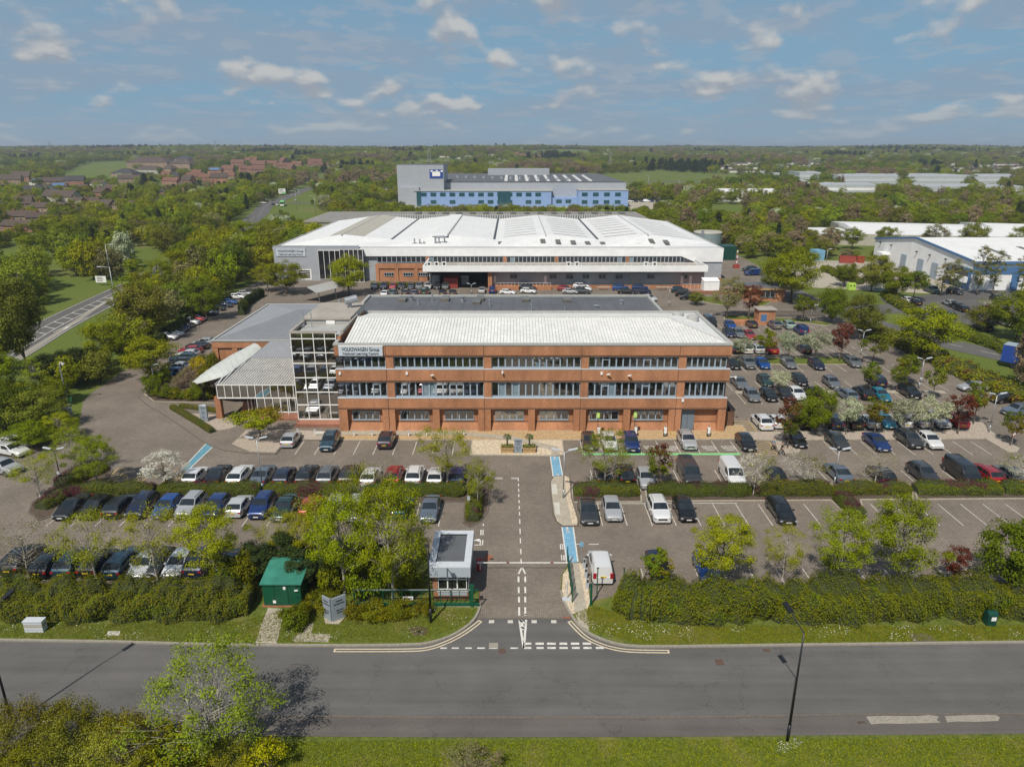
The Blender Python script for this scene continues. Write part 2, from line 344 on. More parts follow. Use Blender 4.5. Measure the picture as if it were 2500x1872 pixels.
# grass: fine mottling over broad patches of drier and lusher turf
def grass_mat(name, dark, light, dry, patch=.25):
    m = bpy.data.materials.new(name); nt, N, L, P = nodes(m); P.inputs['Roughness'].default_value = .95; P.inputs['Specular IOR Level'].default_value = .15
    ge = N.new('ShaderNodeNewGeometry')
    n1 = N.new('ShaderNodeTexNoise'); n1.inputs['Scale'].default_value = 3.5; n1.inputs['Detail'].default_value = 8; n1.inputs['Roughness'].default_value = .75; L.new(ge.outputs['Position'], n1.inputs['Vector'])
    n2 = N.new('ShaderNodeTexNoise'); n2.inputs['Scale'].default_value = patch; n2.inputs['Detail'].default_value = 5; L.new(ge.outputs['Position'], n2.inputs['Vector'])
    r = N.new('ShaderNodeValToRGB'); r.color_ramp.elements[0].position = .35; r.color_ramp.elements[1].position = .68
    r.color_ramp.elements[0].color = (*dark, 1); r.color_ramp.elements[1].color = (*light, 1); L.new(n1.outputs['Fac'], r.inputs[0])
    r2 = N.new('ShaderNodeValToRGB'); r2.color_ramp.elements[0].position = .52; r2.color_ramp.elements[1].position = .72; r2.color_ramp.elements[0].color = (0,0,0,1); r2.color_ramp.elements[1].color = (.75,.75,.75,1)
    L.new(n2.outputs['Fac'], r2.inputs[0])
    mx = N.new('ShaderNodeMix'); mx.data_type = 'RGBA'; L.new(r2.outputs[0], mx.inputs[0]); L.new(r.outputs[0], mx.inputs[6]); mx.inputs[7].default_value = (*dry, 1)
    L.new(mx.outputs[2], P.inputs['Base Color'])
    b = N.new('ShaderNodeBump'); b.inputs['Strength'].default_value = .7; b.inputs['Distance'].default_value = .08; L.new(n1.outputs['Fac'], b.inputs['Height']); L.new(b.outputs[0], P.inputs['Normal'])
    return m
M['grass'] = grass_mat('verge_grass', (.058,.080,.013), (.155,.185,.030), (.20,.17,.06), .4)
M['grass_far'] = grass_mat('rough_grass', (.065,.095,.016), (.15,.185,.035), (.16,.15,.05), .03)
LM = {
 'ash': leaf_mat('spring_ash_leaf', (.125,.154,.009), (.30,.32,.018)),
 'lime': leaf_mat('yellow_green_leaf', (.110,.140,.011), (.265,.295,.026)),
 'birch': leaf_mat('birch_leaf', (.12,.16,.018), (.27,.32,.045)),
 'maple': leaf_mat('maple_leaf', (.062,.095,.009), (.165,.205,.020)),
 'oak': leaf_mat('olive_leaf', (.085,.098,.014), (.205,.215,.035)),
 'dark': leaf_mat('dark_evergreen_leaf', (.014,.026,.008), (.045,.062,.016), .15),
 'copper': leaf_mat('copper_leaf', (.09,.035,.020), (.19,.085,.035)),
 'mixed': leaf_mat('bronze_green_leaf', (.13,.09,.014), (.24,.20,.03)),
 'blossom': leaf_mat('white_blossom', (.42,.42,.33), (.72,.70,.62), .3),
 'blossom_green': leaf_mat('greenish_blossom', (.20,.24,.12), (.52,.54,.38), .3),
 'grey': leaf_mat('grey_green_leaf', (.14,.135,.050), (.27,.255,.11)),
 'twig': leaf_mat('bare_twig', (.15,.115,.065), (.27,.215,.13), .1),
 'hedge': leaf_mat('hedge_leaf', (.075,.092,.008), (.175,.190,.016)),
 'hedge_light': leaf_mat('yellowish_hedge_leaf', (.12,.122,.009), (.24,.225,.018)),
 'willow': leaf_mat('willow_leaf', (.13,.15,.020), (.28,.29,.055)),
 'purple': leaf_mat('purple_leaf', (.065,.016,.026), (.16,.045,.062)),
 'palm': leaf_mat('palm_leaf', (.03,.06,.02), (.09,.14,.05)),
 'daisy': leaf_mat('daisy', (.6,.6,.5), (.8,.8,.72), .2),
 'yellowbush': leaf_mat('yellow_shrub_leaf', (.28,.26,.02), (.42,.38,.04)),
}
# ================================================================ GROUND
def terrain():
    xs = sorted(set([-9000, -7000, -5500, -4400, -3600, -3000] + list(range(-2600, -600, 100)) + list(range(-600, 601, 50)) + list(range(700, 2700, 100)) + [3000, 3600, 4400, 5500, 7000, 9000]))
    ys = [-200, 0, 100, 200, 300, 400, 500, 560] + list(range(600, 2600, 50)) + list(range(2600, 4200, 150)) + list(range(4200, 7400, 250)) + [7700, 8200, 9000, 10500]
    vs = [(x, y, TH(x, y) - .03) for y in ys for x in xs]
    n = len(xs); fs = [(j * n + i, j * n + i + 1, (j + 1) * n + i + 1, (j + 1) * n + i) for j in range(len(ys) - 1) for i in range(n - 1)]
    mb = MB(); mb.v = vs; mb.f = fs; mb.m = [0] * len(fs)
    return struct(mb.build('ground', M['grass_far'], smooth=True))
terrain()
def P(pts, z=0.0): return [G(a, b, z) for a, b in pts]
def sheet(name, pts, m, z):
    p = P(pts); mb = MB()
    if area2(p) < 0: p = p[::-1]
    mb.poly([(a, b, z) for a, b in p]); return struct(mb.build(name, m))
def kerb_line(mb, p, w=.16, z0=-.02, z1=.12, closed=False, m=0):
    q = list(p) + ([p[0]] if closed else [])
    for a, b in zip(q[:-1], q[1:]): mb.bar(a, b, w, z0, z1, m)
def smooth(pts, n=3):
    """round a polyline off"""
    for _ in range(n - 1):
        q = [pts[0]]
        for a, b in zip(pts[:-1], pts[1:]):
            q += [(a[0] * .75 + b[0] * .25, a[1] * .75 + b[1] * .25), (a[0] * .25 + b[0] * .75, a[1] * .25 + b[1] * .75)]
        pts = q + [pts[-1]]
    return pts
def ribbon(mb, pts, w, z, off=0.0, m=0):
    pts = [Vector(p) for p in pts]; L, Rr = [], []
    for i, p in enumerate(pts):
        a = pts[max(i - 1, 0)]; b = pts[min(i + 1, len(pts) - 1)]; d = (b - a).normalized(); n = Vector((-d.y, d.x))
        L.append(p + n * (off + w / 2)); Rr.append(p + n * (off - w / 2))
    for i in range(len(pts) - 1):
        mb.poly([(*Rr[i], z), (*Rr[i + 1], z), (*L[i + 1], z), (*L[i], z)], m)
# foreground road, flush verges cut out by kerbs
sheet('road', [(-150,1561),(280,1567),(500,1574),(815,1577),(1020,1575),(1064,1567),(1107,1551),(1142,1529),(1164,1510),(1394,1510),(1414,1530),(1444,1551),(1495,1571),(1546,1579),(1640,1579),(2100,1573),(2650,1566),(2700,1742),(2160,1744),(1640,1752),(1100,1752),(310,1745),(104,1741),(45,1750),(-150,1785)], M['asphalt'], .0)
sheet('footway', [(-150,1785),(45,1750),(104,1741),(310,1745),(1100,1752),(1640,1752),(2160,1744),(2700,1742),(2700,1790),(1640,1799),(1100,1801),(480,1796),(300,1800),(170,1830),(-150,1850)], M['footway'], .06)
mb = MB(); kerb_line(mb, P([(-150,1785),(0,1763),(45,1750),(104,1741),(310,1745),(700,1749),(1100,1752),(1640,1752),(2160,1744),(2700,1742)]), .14, -.02, .085); struct(mb.build('kerb', M['kerb_dark']))
sheet('concrete_strip', [(2114,1750),(2160,1748),(2240,1749),(2270,1746),(2292,1750),(2286,1758),(2296,1765),(2262,1766),(2200,1768),(2150,1767),(2126,1769)], M['kerb'], .069)
sheet('concrete_strip', [(2306,1749),(2352,1747),(2372,1746),(2430,1746),(2441,1752),(2436,1761),(2380,1763),(2340,1762),(2312,1764)], M['kerb'], .069)
sheet('repair_patch', [(2092,1762),(2110,1761),(2114,1767),(2096,1768)], M['soil'], .07)
sheet('grass_bank', [(-150,1850),(170,1830),(300,1800),(480,1796),(1100,1801),(1640,1799),(2700,1790),(2900,2250),(-300,2250)], M['grass'], .05)
# verges north of the road
VL = P([(-150,1561)]) + P(smooth([(280,1567),(500,1574),(815,1577),(1020,1575),(1064,1567),(1107,1551),(1142,1529),(1162,1508),(1170,1488),(1173,1474)], 2))
VLtop = P([(1058,1473),(1045,1330),(720,1335),(640,1365),(580,1428),(-150,1428)])
mb = MB(); mb.prism(VL + VLtop, -.02, .1); struct(mb.build('grass_verge', M['grass']))
mb = MB(); kerb_line(mb, VL, .2, -.02, .125)
VR = P(smooth([(1369,1443),(1376,1469),(1394,1502),(1414,1530),(1444,1551),(1495,1571),(1546,1579),(1640,1579)], 2)) + P([(2100,1573),(2650,1566)])
kerb_line(mb, VR, .2, -.02, .125); struct(mb.build('kerb', M['kerb']))
mb = MB(); mb.prism(VR + P([(2700,1432),(1560,1440),(1443,1470),(1432,1400),(1427,1374),(1388,1378),(1371,1405)]), -.02, .1); struct(mb.build('grass_verge', M['grass']))
# the paved site
sheet('car_park', [(-150,1431),(1173,1440),(1164,1510),(1394,1510),(1369,1443),(1443,1478),(1560,1445),(2700,1438),(2700,1090),(2500,990),(2293,898),(2174,840),(2090,800),(2068,765),(2030,745),(1925,693),(1862,655),(1800,622),(1770,612),(640,612),(700,690),(640,680),(520,742),(380,836),(300,905),(261,935),(220,961),(203,978),(197,1013),(190,1050),(101,1088),(60,1070),(-150,1048)], M['paving'], .004)
def island(name, pts, m, h=.1, km='kerb_dark', sm=2, w=.15):
    q = P(pts); q = smooth(q + [q[0]], sm)[:-1] if sm > 1 else q
    mb = MB(); mb.prism(q, -.01, h, 0); struct(mb.build(name, m))
    mb = MB(); kerb_line(mb, q, w, -.02, h + .012, closed=True); struct(mb.build('kerb', M[km]))
ISL_L = [(70,1252),(78,1228),(160,1165),(200,1130),(262,1133),(275,1150),(250,1184),(1140,1188),(1148,1165),(1186,1160),(1198,1190),(1190,1250),(1170,1276),(1146,1287),(1130,1278),(1135,1226),(150,1224),(125,1262),(95,1271)]
island('planted_island', ISL_L, M['soil'], .08, sm=1)
island('planted_island', [(1396,1187),(1562,1187),(1566,1225),(1398,1226)], M['soil'], .08, 'slab', sm=1)
island('planted_island', [(1574,1187),(2220,1183),(2230,1219),(2100,1220),(2116,1268),(2106,1278),(2088,1276),(2028,1221),(1580,1224)], M['soil'], .08, 'slab', sm=1)
island('planted_island', [(2228,1183),(2700,1180),(2700,1216),(2240,1219)], M['soil'], .08, 'slab', sm=1)
island('path_island', [(1343.5,1178),(1351,1165),(1380,1162),(1391,1167),(1396,1219),(1412,1272),(1410,1284),(1374,1285.5),(1359,1274),(1351,1254),(1345,1204)], M['gravel'], .09, sm=1)
sheet('path', [(1353,1168),(1378,1164),(1384,1219),(1397,1284),(1376,1284),(1362,1272),(1352,1250),(1346,1204),(1345,1180)], M['slab'], .096)
sheet('tactile_paving', [(1346,1184),(1359,1183),(1361,1208),(1348,1208)], M['slab_pale'], .1)
sheet('tactile_paving', [(1352,1228),(1366,1228),(1368,1258),(1357,1258)], M['slab_pale'], .1)
sheet('gravel_strip', [(1374,1404),(1391,1382),(1404,1500),(1394,1500),(1378,1469),(1372,1443)], M['gravel'], .106)
sheet('gravel_strip', [(1412,1376),(1426,1376),(1441,1472),(1432,1492)], M['gravel'], .106)
sheet('path', [(1391,1377),(1413,1376),(1432,1492),(1438,1542),(1414,1527),(1404,1499)], M['slab'], .11)
# forecourt by the entrance
FC = [(338,970),(356,987),(406,1016),(452,1048),(493,1077),(519,1090),(551,1101),(609,1107),(641,1109),(674,1109),(698,1076),(832,1075),(832,1030),(742,1018),(600,985),(533,970),(478,984),(377,983),(356,970)]
island('forecourt', FC, M['paving'], .09, 'kerb_dark', sm=1, w=.14)
sheet('gravel_bed', [(601,1051),(566,1085),(612,1104),(672,1106),(697,1075),(832,1074),(832,1056),(700,1050)], M['gravel_grey'], .097)
sheet('gravel_bed', [(464,1010),(536,1014),(590,1035),(560,1048),(530,1052),(515,1042)], M['gravel_grey'], .097)
island('planting_bed', [(352,962),(377,982),(533,985),(545,960),(530,905),(500,895),(440,925),(375,938)], M['soil'], .16, 'slab', sm=1)
island('gravel_forecourt', [(1153,1075),(1149,1111),(1344,1113),(1377,1111),(1372,1075)], M['gravel'], .1, 'slab', sm=1)
island('gravel_strip', [(834,1052),(834,1074.5),(1153,1074.5),(1372,1074.5),(1835,1072),(1812,1038),(1770,1040),(1770,1052)], M['gravel_gold'], .07, 'slab', sm=1)
sheet('path', [(834,1055),(836,1063),(1130,1064),(1240,1075),(1345,1100),(1347,1112),(1367,1112),(1362,1092),(1250,1066),(1150,1057),(1100,1055)], M['slab'], .108)
# lots to the right of the building
island('gravel_island', [(1812,1056),(2310,1055),(2370,1030),(2396,1032),(2420,1055),(2455,1080),(2488,1095),(2480,1104),(2462,1104),(2405,1071),(1960,1074),(1950,1104),(1905,1108),(1890,1075),(1815,1073)], M['gravel_grey'], .1, 'slab', sm=1)
island('kerb_island', [(1795,956),(1920,956),(2120,954),(2300,955),(2310,960),(2240,960),(1797,961)], M['slab'], .08, 'slab', sm=1)
island('grass_island', [(1785,876),(2070,872),(2096,878),(2100,888),(2090,890),(1786,890)], M['grass'], .1, 'slab', sm=1)
island('grass_island', [(1768,770),(1960,780),(2035,790),(2020,796),(1955,787),(1768,780)], M['grass'], .1, 'slab', sm=1)
island('grass_island', [(1845,748),(1855,720),(1870,715),(1880,722),(1882,738),(1865,747)], M['grass'], .1, 'slab', sm=1)
island('grass_island', [(1690,727),(1740,724),(1775,740),(1765,746),(1720,738)], M['grass'], .1, 'slab', sm=1)
# left main road and the side road on the right
def road_strip(name, pts, w, m, z=.02, lines=(), dash=None):
    q = smooth([Vector(p) for p in pts], 4); q = [tuple(p) for p in q]
    mb = MB()
    V = [Vector(p) for p in q]
    for i in range(len(V) - 1):
        a = V[max(i - 1, 0)]; b = V[i + 1]; d = (b - a).normalized(); n = Vector((-d.y, d.x)) * w / 2
        a2 = V[i]; d2 = (V[min(i + 2, len(V) - 1)] - a2).normalized(); n2 = Vector((-d2.y, d2.x)) * w / 2
        zz = [TH(*(a2 - n)) + z, TH(*(b - n2)) + z, TH(*(b + n2)) + z, TH(*(a2 + n)) + z]
        pp = [a2 - n, b - n2, b + n2, a2 + n]
        mb.poly([(p.x, p.y, t) for p, t in zip(pp, zz)])
    struct(mb.build(name, m)); return q
LR = road_strip('main_road', [(-74, 60), (-85, 95), (-90.5,112),(-94,130),(-97.5,146),(-100.5,168),(-103.5,194),(-108.5,225),(-114,262),(-122,310),(-134,370),(-148,432),(-160,470),(-172,560),(-188,680),(-200,850)], 9.6, M['asphalt'])
SR = road_strip('side_road', [(110,95),(93,118),(80,140),(76,158),(72,175),(74,195),(78,215)], 7.5, M['asphalt'], .012)
road_strip('slip_road', [(-158,500),(-130,497),(-105,492),(-80,520)], 9, M['asphalt'], .03)
road_strip('side_turning', [(72,160),(95,166),(125,172),(170,165)], 9, M['asphalt'], .016)
road_strip('far_road', [(-60,780),(40,760),(150,800),(300,720),(420,560)], 14, M['asphalt'], .06)
mb = MB()
for side, off in ((1, 1.5), (-1, -1.5)): ribbon(mb, [p for p in LR if 105 < p[1] < 205], .15, .03, off)
for k in range(22):
    y = 106 + k * 4.4
    i = min(range(len(LR)), key=lambda j: abs(LR[j][1] - y)); j = min(i + 1, len(LR) - 1); x = LR[i][0] + (y - LR[i][1]) * ((LR[j][0] - LR[i][0]) / max(LR[j][1] - LR[i][1], .1))
    mb.obox((x, y, .03), (3.6, .22, .002), R(-28))
for k in range(60):
    y = 212 + k * 7
    if y > 640: break
    i = min(range(len(LR)), key=lambda j: abs(LR[j][1] - y)); mb.obox((LR[i][0], y, .03 + TH(LR[i][0], y)), (.15, 3.2, .004), R(8))
ribbon(mb, [p for p in LR if p[1] < 330], .12, .03, 4.5); ribbon(mb, [p for p in LR if p[1] < 330], .12, .03, -4.5)
for i in range(0, len(SR) - 1, 2): ribbon(mb, SR[i:i + 2], .12, .03, 0)
a = G(130, 811); b = G(215, 774.5)
ribbon(mb, [a, b], .16, .032); mb.poly([(*G(152,806), .034), (*G(174,797), .034), (*G(161,799), .034)])
struct(mb.build('road_markings', M['white_line']))
sheet('footpath', [(0,905),(60,870),(150,812),(240,752),(330,690),(332,686),(236,747),(145,806),(50,864),(0,896)], M['kerb'], .024)
# yards
def wsheet(name, pts, m, z):
    mb = MB(); mb.prism(pts, -.02, z) ; return struct(mb.build(name, m))
wsheet('yard', [(78,192),(110,182),(122,190),(122,236),(100,240),(84,228)], M['slab'], .02)
wsheet('car_park', [(88,150),(170,140),(170,185),(122,190),(108,181),(92,176)], M['asphalt_dark'], .014)
wsheet('car_park', [(-62,440),(100,430),(110,520),(74,520),(74,500),(-62,470)], M['slab'], .02)
wsheet('yard', [(-90,455),(-58,455),(-58,480),(-90,480)], M['slab'], .024)

# ---------------------------------------------------------------- painted markings (4 mm above the paving)
mb = MB()
def seg(a, b, w=.1, z=.009, m=0, t=None):
    t = t or mb; ribbon(t, [a, b], w, z, 0, m)
def bays(y0, y1, xs=None, x0=None, n=0, pitch=2.43, w=.09, z=.009, t=None, ref=None):
    Y0 = G(1250, y0)[1]; Y1 = G(1250, y1)[1]; t = t or mb
    X = [G(x, ref or y0)[0] for x in xs] if xs else [x0 + i * pitch for i in range(n)]
    for x in X: t.poly([(x - w / 2, Y1, z), (x + w / 2, Y1, z), (x + w / 2, Y0, z), (x - w / 2, Y0, z)])
bays(1230, 1283, xs=[1459,1516,1574,1629,1686,1741,1797,1852,1908,1964,2127,2182,2237,2292,2347,2402,2457,2512], ref=1232)
bays(1228, 1285, x0=G(1070,1287)[0] - 16 * 2.46, n=17, pitch=2.46)
bays(1077, 1110, xs=[719,767,815,862,910,958,1007,1054,1104], ref=1110)
bays(1077, 1110, xs=[1424,1472,1520,1568,1617,1664,1712,1759,1807], ref=1110)
bays(1077, 1110, xs=[2045,2093,2140,2186,2234,2280,2327,2375,2421], ref=1110)
bays(1148, 1190, x0=G(1445,1162)[0], n=23, pitch=2.43)
bays(1148, 1190, x0=G(410,1162)[0], n=15, pitch=2.43)
bays(1388, 1432, x0=G(1578,1432)[0], n=18, pitch=2.43)
bays(1388, 1432, x0=G(20,1432)[0], n=13, pitch=2.43)
bays(1022, 1052, x0=G(1853,1052)[0], n=12, pitch=2.43)
bays(962, 987, x0=G(1820,985)[0], n=13, pitch=2.43)
bays(931, 954, x0=G(1790,954)[0], n=9, pitch=2.43); bays(931, 954, x0=G(2165,954)[0], n=5, pitch=2.43)
bays(890, 908, x0=G(1785,906)[0], n=13, pitch=2.43)
bays(846, 868, x0=G(1790,868)[0], n=12, pitch=2.43)
bays(812, 832, x0=G(1775,832)[0], n=5, pitch=2.43)
bays(792, 808, x0=G(1770,808)[0], n=10, pitch=2.43)
struct(mb.build('bay_lines', M['line_thin']))
mb = MB()
seg(G(1445,1229), G(1800,1228), .1); seg(G(2345,1058), G(2410,1072), .1)
# centre dashes of the drive
for a, b in ((965,990),(1010,1035),(1055,1080),(1105,1130),(1155,1180),(1205,1235),(1265,1305),(1345,1390),(1425,1470),(1515,1560),(1600,1640)):
    xa = 1000 + .2899 * (915 + 25 * (a - 920) / 720); xb = 1000 + .2899 * (915 + 25 * (b - 920) / 720)
    seg(G(xa, 900 + a * .2899), G(xb, 900 + b * .2899), .11)
Z3 = lambda x, y: G(1140 + x * .25364, 1200 + y * .25364)
R3 = lambda x, y: G(1000 + x * .2899, 900 + y * .2899)
for a, b in ((815,870),(915,975),(1010,1065),(1110,1190)):
    seg(Z3(496 + (a - 815) * .02, a), Z3(496 + (b - 815) * .02, b), .16); seg(Z3(560, a), Z3(562, b), .16)
seg(Z3(496, 790), Z3(528, 728), .15); seg(Z3(562, 790), Z3(532, 728), .15)
for a, b in (((505,1232),(545,1500)),((570,1232),(548,1500)),((505,1232),(560,1268)),((520,1300),(553,1318)),((520,1232),(545,1330))): seg(Z3(*a), Z3(*b), .17, .008)
for x0, x1 in ((555,620),(660,740),(770,855),(890,965),(1000,1080),(1115,1195)): seg(Z3(x0,1461), Z3(x1,1461), .24, .008)
for x0, x1 in ((550,620),(670,740),(775,855),(890,970),(1010,1085),(1120,1200),(1240,1320)): seg(Z3(x0,1502), Z3(x1,1502), .22, .008)
for x0, x1 in ((1075,1091),(1103,1120),(1136,1152),(1165,1184),(1194,1215),(1246,1265)): seg(G(x0,1581.5), G(x1,1581.5), .15, .008)
for a, b in (((855,918),(918,918)),((855,926),(912,926)),((720,918),(785,918)),((720,926),(785,926)),((915,918),(915,945)),((622,1305),(620,1322)),((602,1355),(600,1400)),((620,1355),(618,1400)),((596,1440),(594,1478)),((616,1440),(614,1484)),((545,1483),(615,1483)),((1265,1478),(1300,1478)),((1270,1478),(1273,1520)),((1288,1478),(1291,1520)),((1278,1568),(1282,1612)),((1298,1568),(1302,1612)),((1398,1477),(1460,1477)),((1508,1477),(1594,1477)),((1522,905),(1528,935))): seg(R3(*a), R3(*b), .11)
struct(mb.build('drive_markings', M['white_line']))
mb = MB()
for pts in ([(815,1587),(1006,1587),(1049,1583),(1093,1567),(1131,1547),(1160,1526),(1173,1515)], [(1390,1516),(1409,1537),(1432,1558),(1470,1575),(1508,1585),(1546,1589),(1634,1590)]):
    q = smooth(P(pts), 3); ribbon(mb, q, .1, .008, .14); ribbon(mb, q, .1, .008, -.14)
    for e in (q[0], q[-1]): pass
    ribbon(mb, [Vector(q[0]), Vector(q[0]) + (Vector(q[1]) - Vector(q[0])).normalized() * .12], .38, .0085)
    ribbon(mb, [Vector(q[-1]), Vector(q[-1]) + (Vector(q[-2]) - Vector(q[-1])).normalized() * .12], .38, .0085)
struct(mb.build('double_lines', M['cream_line']))
def walkway(name, pts, m, z, edges=True, strip=.12):
    sheet(name, pts, m, z); p = P(pts); mb2 = MB()
    ribbon(mb2, [p[0], p[3]], strip, z + .004); ribbon(mb2, [p[1], p[2]], strip, z + .004); struct(mb2.build('walkway_edges', M['white_line']))
walkway('painted_walkway', [(1343.5,1114),(1365,1114),(1374,1163),(1351,1166)], M['blue_path'], .009)
walkway('painted_walkway', [(1372,1286.5),(1399.5,1286.5),(1411,1371),(1384,1375)], M['blue_path'], .009)
walkway('painted_walkway', [(503,1083),(519,1091),(461,1146),(440,1150)], M['teal_path'], .009)
# little walking figures painted on the walkways
mb = MB()
for (x, y, s, fl) in ((1354.5,1118,.42,1),(1362,1160,.42,-1),(1385.5,1293,.5,1),(1396,1366,.5,-1)):
    cx, cy = G(x, y); s2 = s * -fl
    def q_(a, b): return (cx + a * s, cy + b * s2)
    for a, b, w in (((0,-.7),(0,.3),.3),((-.45,.1),(.45,-.05),.18),((0,.3),(-.3,1.1),.17),((0,.3),(.35,1.0),.17)): ribbon(mb, [q_(*a), q_(*b)], w * s, .017)
    mb.poly([(cx + .2 * s * math.cos(t), cy - .95 * s2 + .2 * s * math.sin(t), .017) for t in [i * math.pi / 4 for i in range(8)]])
struct(mb.build('walking_symbols', M['white_line']))
sheet('green_line', [(1423,1106),(1807,1106),(1809,1110.5),(1424,1110.5)], M['green_path'], .012)
for i, x in enumerate([1447,1496,1592,1640,1735,1783]):
    X, Yb = G(x, 1098)
    for j, w_ in enumerate(('ELECTRIC', 'VEHICLES', 'ONLY')):
        o = link('bay_lettering', text_mesh(w_, .42, M['white_line'], depth=.001, bold=.012)); o.location = (X, Yb + 1.0 - j * .55, .012); struct(o)
mb = MB()
def hatch(a, b, c, d, n, w=.1, outline=True):
    A, B, C_, D = [Vector(G(*q)) for q in (a, b, c, d)]
    for i in range(n + 1):
        t = i / n; u = min(t + .22, 1)
        p = A.lerp(D, t); q = B.lerp(C_, u if t + .22 <= 1 else 1)
        if t + .22 <= 1: ribbon(mb, [p, q], w, .009)
    for p, q in ((A, B), (B, C_), (C_, D), (D, A)): ribbon(mb, [p, q], w, .0095)
hatch((1847,1110),(1898,1110),(1878,1078),(1838,1078), 7)
hatch((1802,1056),(1850,1056),(1828,1028),(1790,1028), 7)
hatch((252,1174),(278,1177),(310,1144),(290,1142), 6); hatch((322,1177),(345,1178),(376,1148),(355,1146), 6); hatch((393,1182),(420,1183),(456,1150),(432,1148), 6)
for x in (300, 370): seg(G(x, 1166), G(x + 12, 1158), .1, .009); seg(G(x + 12, 1166), G(x + 2, 1157), .1, .009)
struct(mb.build('yellow_markings', M['yellow_line']))
mb = MB(); mb.prism(P([(1164,1507),(1394,1507),(1394,1509.5),(1164,1509.5)]), 0, .03); struct(mb.build('brick_threshold', M['kerb_dark']))
# worn arrow-shaped patch by the barrier
sheet('repair_patch', [(1188,1351),(1206,1359),(1191,1371),(1176,1368)], M['brick_red'], .01)
sheet('repair_patch', [(1375,1506),(1392,1506),(1393,1510.5),(1375,1510.5)], M['brick_red'], .034)
# iron covers and gullies set in the road
def cover(px, py, w, d, m, lab, cat='drain cover', z=.006, h=.01, rnd=False, grp=None):
    x, y = G(px, py); mb = MB()
    if rnd: mb.cyl((x, y, z - .01), (x, y, z + h), w / 2, n=14)
    else: mb.box(x - w / 2, x + w / 2, y - d / 2, y + d / 2, z - .01, z + h)
    if not rnd:
        for i in range(3): mb.box(x - w * .4, x + w * .4, y - d * .3 + i * d * .3 - .02, y - d * .3 + i * d * .3 + .02, z + h, z + h + .006)
    return tag(mb.build('drain_cover', m), lab, cat, grp)
M['iron'] = mat('rusty_iron', (.10,.06,.045), .8, var=.25, scale=8)
cover(1757,1616,.62,.62,M['iron'],'square brown iron cover in the right half of the front road')
cover(1871,1587,.5,.35,M['iron'],'small gully grate by the far kerb, right of the junction')
cover(529,1581,.5,.35,M['iron'],'small gully grate by the far kerb, left of the junction')
cover(1226,1589,.62,.62,M['iron'],'round dark manhole cover at the mouth of the drive', rnd=True)
cover(1025,1543,.34,.3,M['black'],'dark square cover in bare earth on the left grass verge', z=.12)
cover(1205,1575,.7,.6,M['kerb'],'pale square patch cover near the mouth of the drive')
for x, l in ((1200,'leftmost'),(1246,'second from the left'),(1304,'third from the left'),(1352,'rightmost')):
    cover(x,1517,.42,.36,M['slab_pale'],'small square cover at the brick threshold, %s of four' % l, grp='stud covers at the drive threshold')
cover(1283,1499,.15,.15,M['black'],'tiny black cap beside the drive centre line', z=.006)
cover(2068,1356,1.2,.8,M['iron'],'rectangular iron cover in the paving behind the right hedge') if False else None
# slabs in the verges
sheet('concrete_slab', [(259,1553),(266,1543),(297,1542.5),(290,1554)], M['slab_pale'], .125)
sheet('concrete_slab', [(90,1767),(107,1752.5),(139,1752.5),(122,1767)], M['render'], .066)
sheet('concrete_path', [(655,1486),(690,1488),(694,1500),(676,1573),(624,1571),(641,1520)], M['slab'], .112)
sheet('concrete_path', [(727,1548),(808,1550),(802,1570),(716,1568)], M['slab'], .112)
sheet('concrete_path', [(748,1526),(766,1524),(759,1548),(741,1547)], M['slab'], .114)
sheet('concrete_path', [(2218,1549),(2262,1548),(2288,1568),(2232,1569)], M['footway'], .112)
sheet('concrete_path', [(1060,1478),(1168,1479),(1166,1484),(1060,1483)], M['slab'], .112)
sheet('bare_patch', [(1000,1538),(1010,1531),(1040,1533),(1048,1545),(1036,1553),(1008,1553)], M['soil'], .104)
# ================================================================ MAIN BRICK BUILDING
def part(mb, name, mats, par, smooth=False): return mb.build(name, mats, par, smooth, world=True)
def window_unit(par, x0, x1, y, z0, z1, n, fm, gm, fw=.12, name='window', depth=.12, sill=None, sillm=None, bars=()):
    """framed strip of panes facing -Y at depth y"""
    f = MB(); w = (x1 - x0) / n
    f.box(x0, x1, y - depth, y + .05, z0, z0 + fw * .8); f.box(x0, x1, y - depth, y + .05, z1 - fw * .8, z1)
    for i in range(n + 1):
        cx = x0 + i * w; a = fw / 2
        f.box(max(cx - a, x0), min(cx + a, x1), y - depth + .003, y + .05, z0 + fw * .8, z1 - fw * .8)
    for (i, zz) in bars: f.box(x0 + i * w + fw / 2, x0 + (i + 1) * w - fw / 2, y - depth + .01, y + .05, zz - .04, zz + .04)
    if sill: f.box(x0 - .1, x1 + .1, y - depth - sill, y - depth, z0 - .1, z0 + .02)
    o = part(f, name, fm, par)
    g = MB()
    for i in range(n):
        t = rng.normal() * .009; b_ = 1 if rng.random() < .08 and n > 4 else 0
        g.add([(x0 + i * w, y + t, z0), (x0 + (i + 1) * w, y - t, z0), (x0 + (i + 1) * w, y - t, z1), (x0 + i * w, y + t, z1)], [(0, 1, 2, 3)], b_)
    l = par.location
    me_o = g; me_o.v = [(a - l.x, b - l.y, c - l.z) for a, b, c in g.v]
    p = me_o.build('pane', [gm, M['blind_glass']], o)
    return o
B1 = thing('office_building', 'three-storey orange brick office block with long ribbon windows and a white ribbed roof', 'building', (2.7, 97, 0))
X0, X1, YF, YB, ZT = -22.9, 28.3, 88.0, 106.4, 12.17
GRV = [-16.3, -3.62, 9.0, 21.62]
bay_e = [X0] + GRV + [X1]
w = MB()
w.box(X0 + .3, X1 - .3, YF + .95, YB - .3, .0, 11.6, 2)                         # dark core
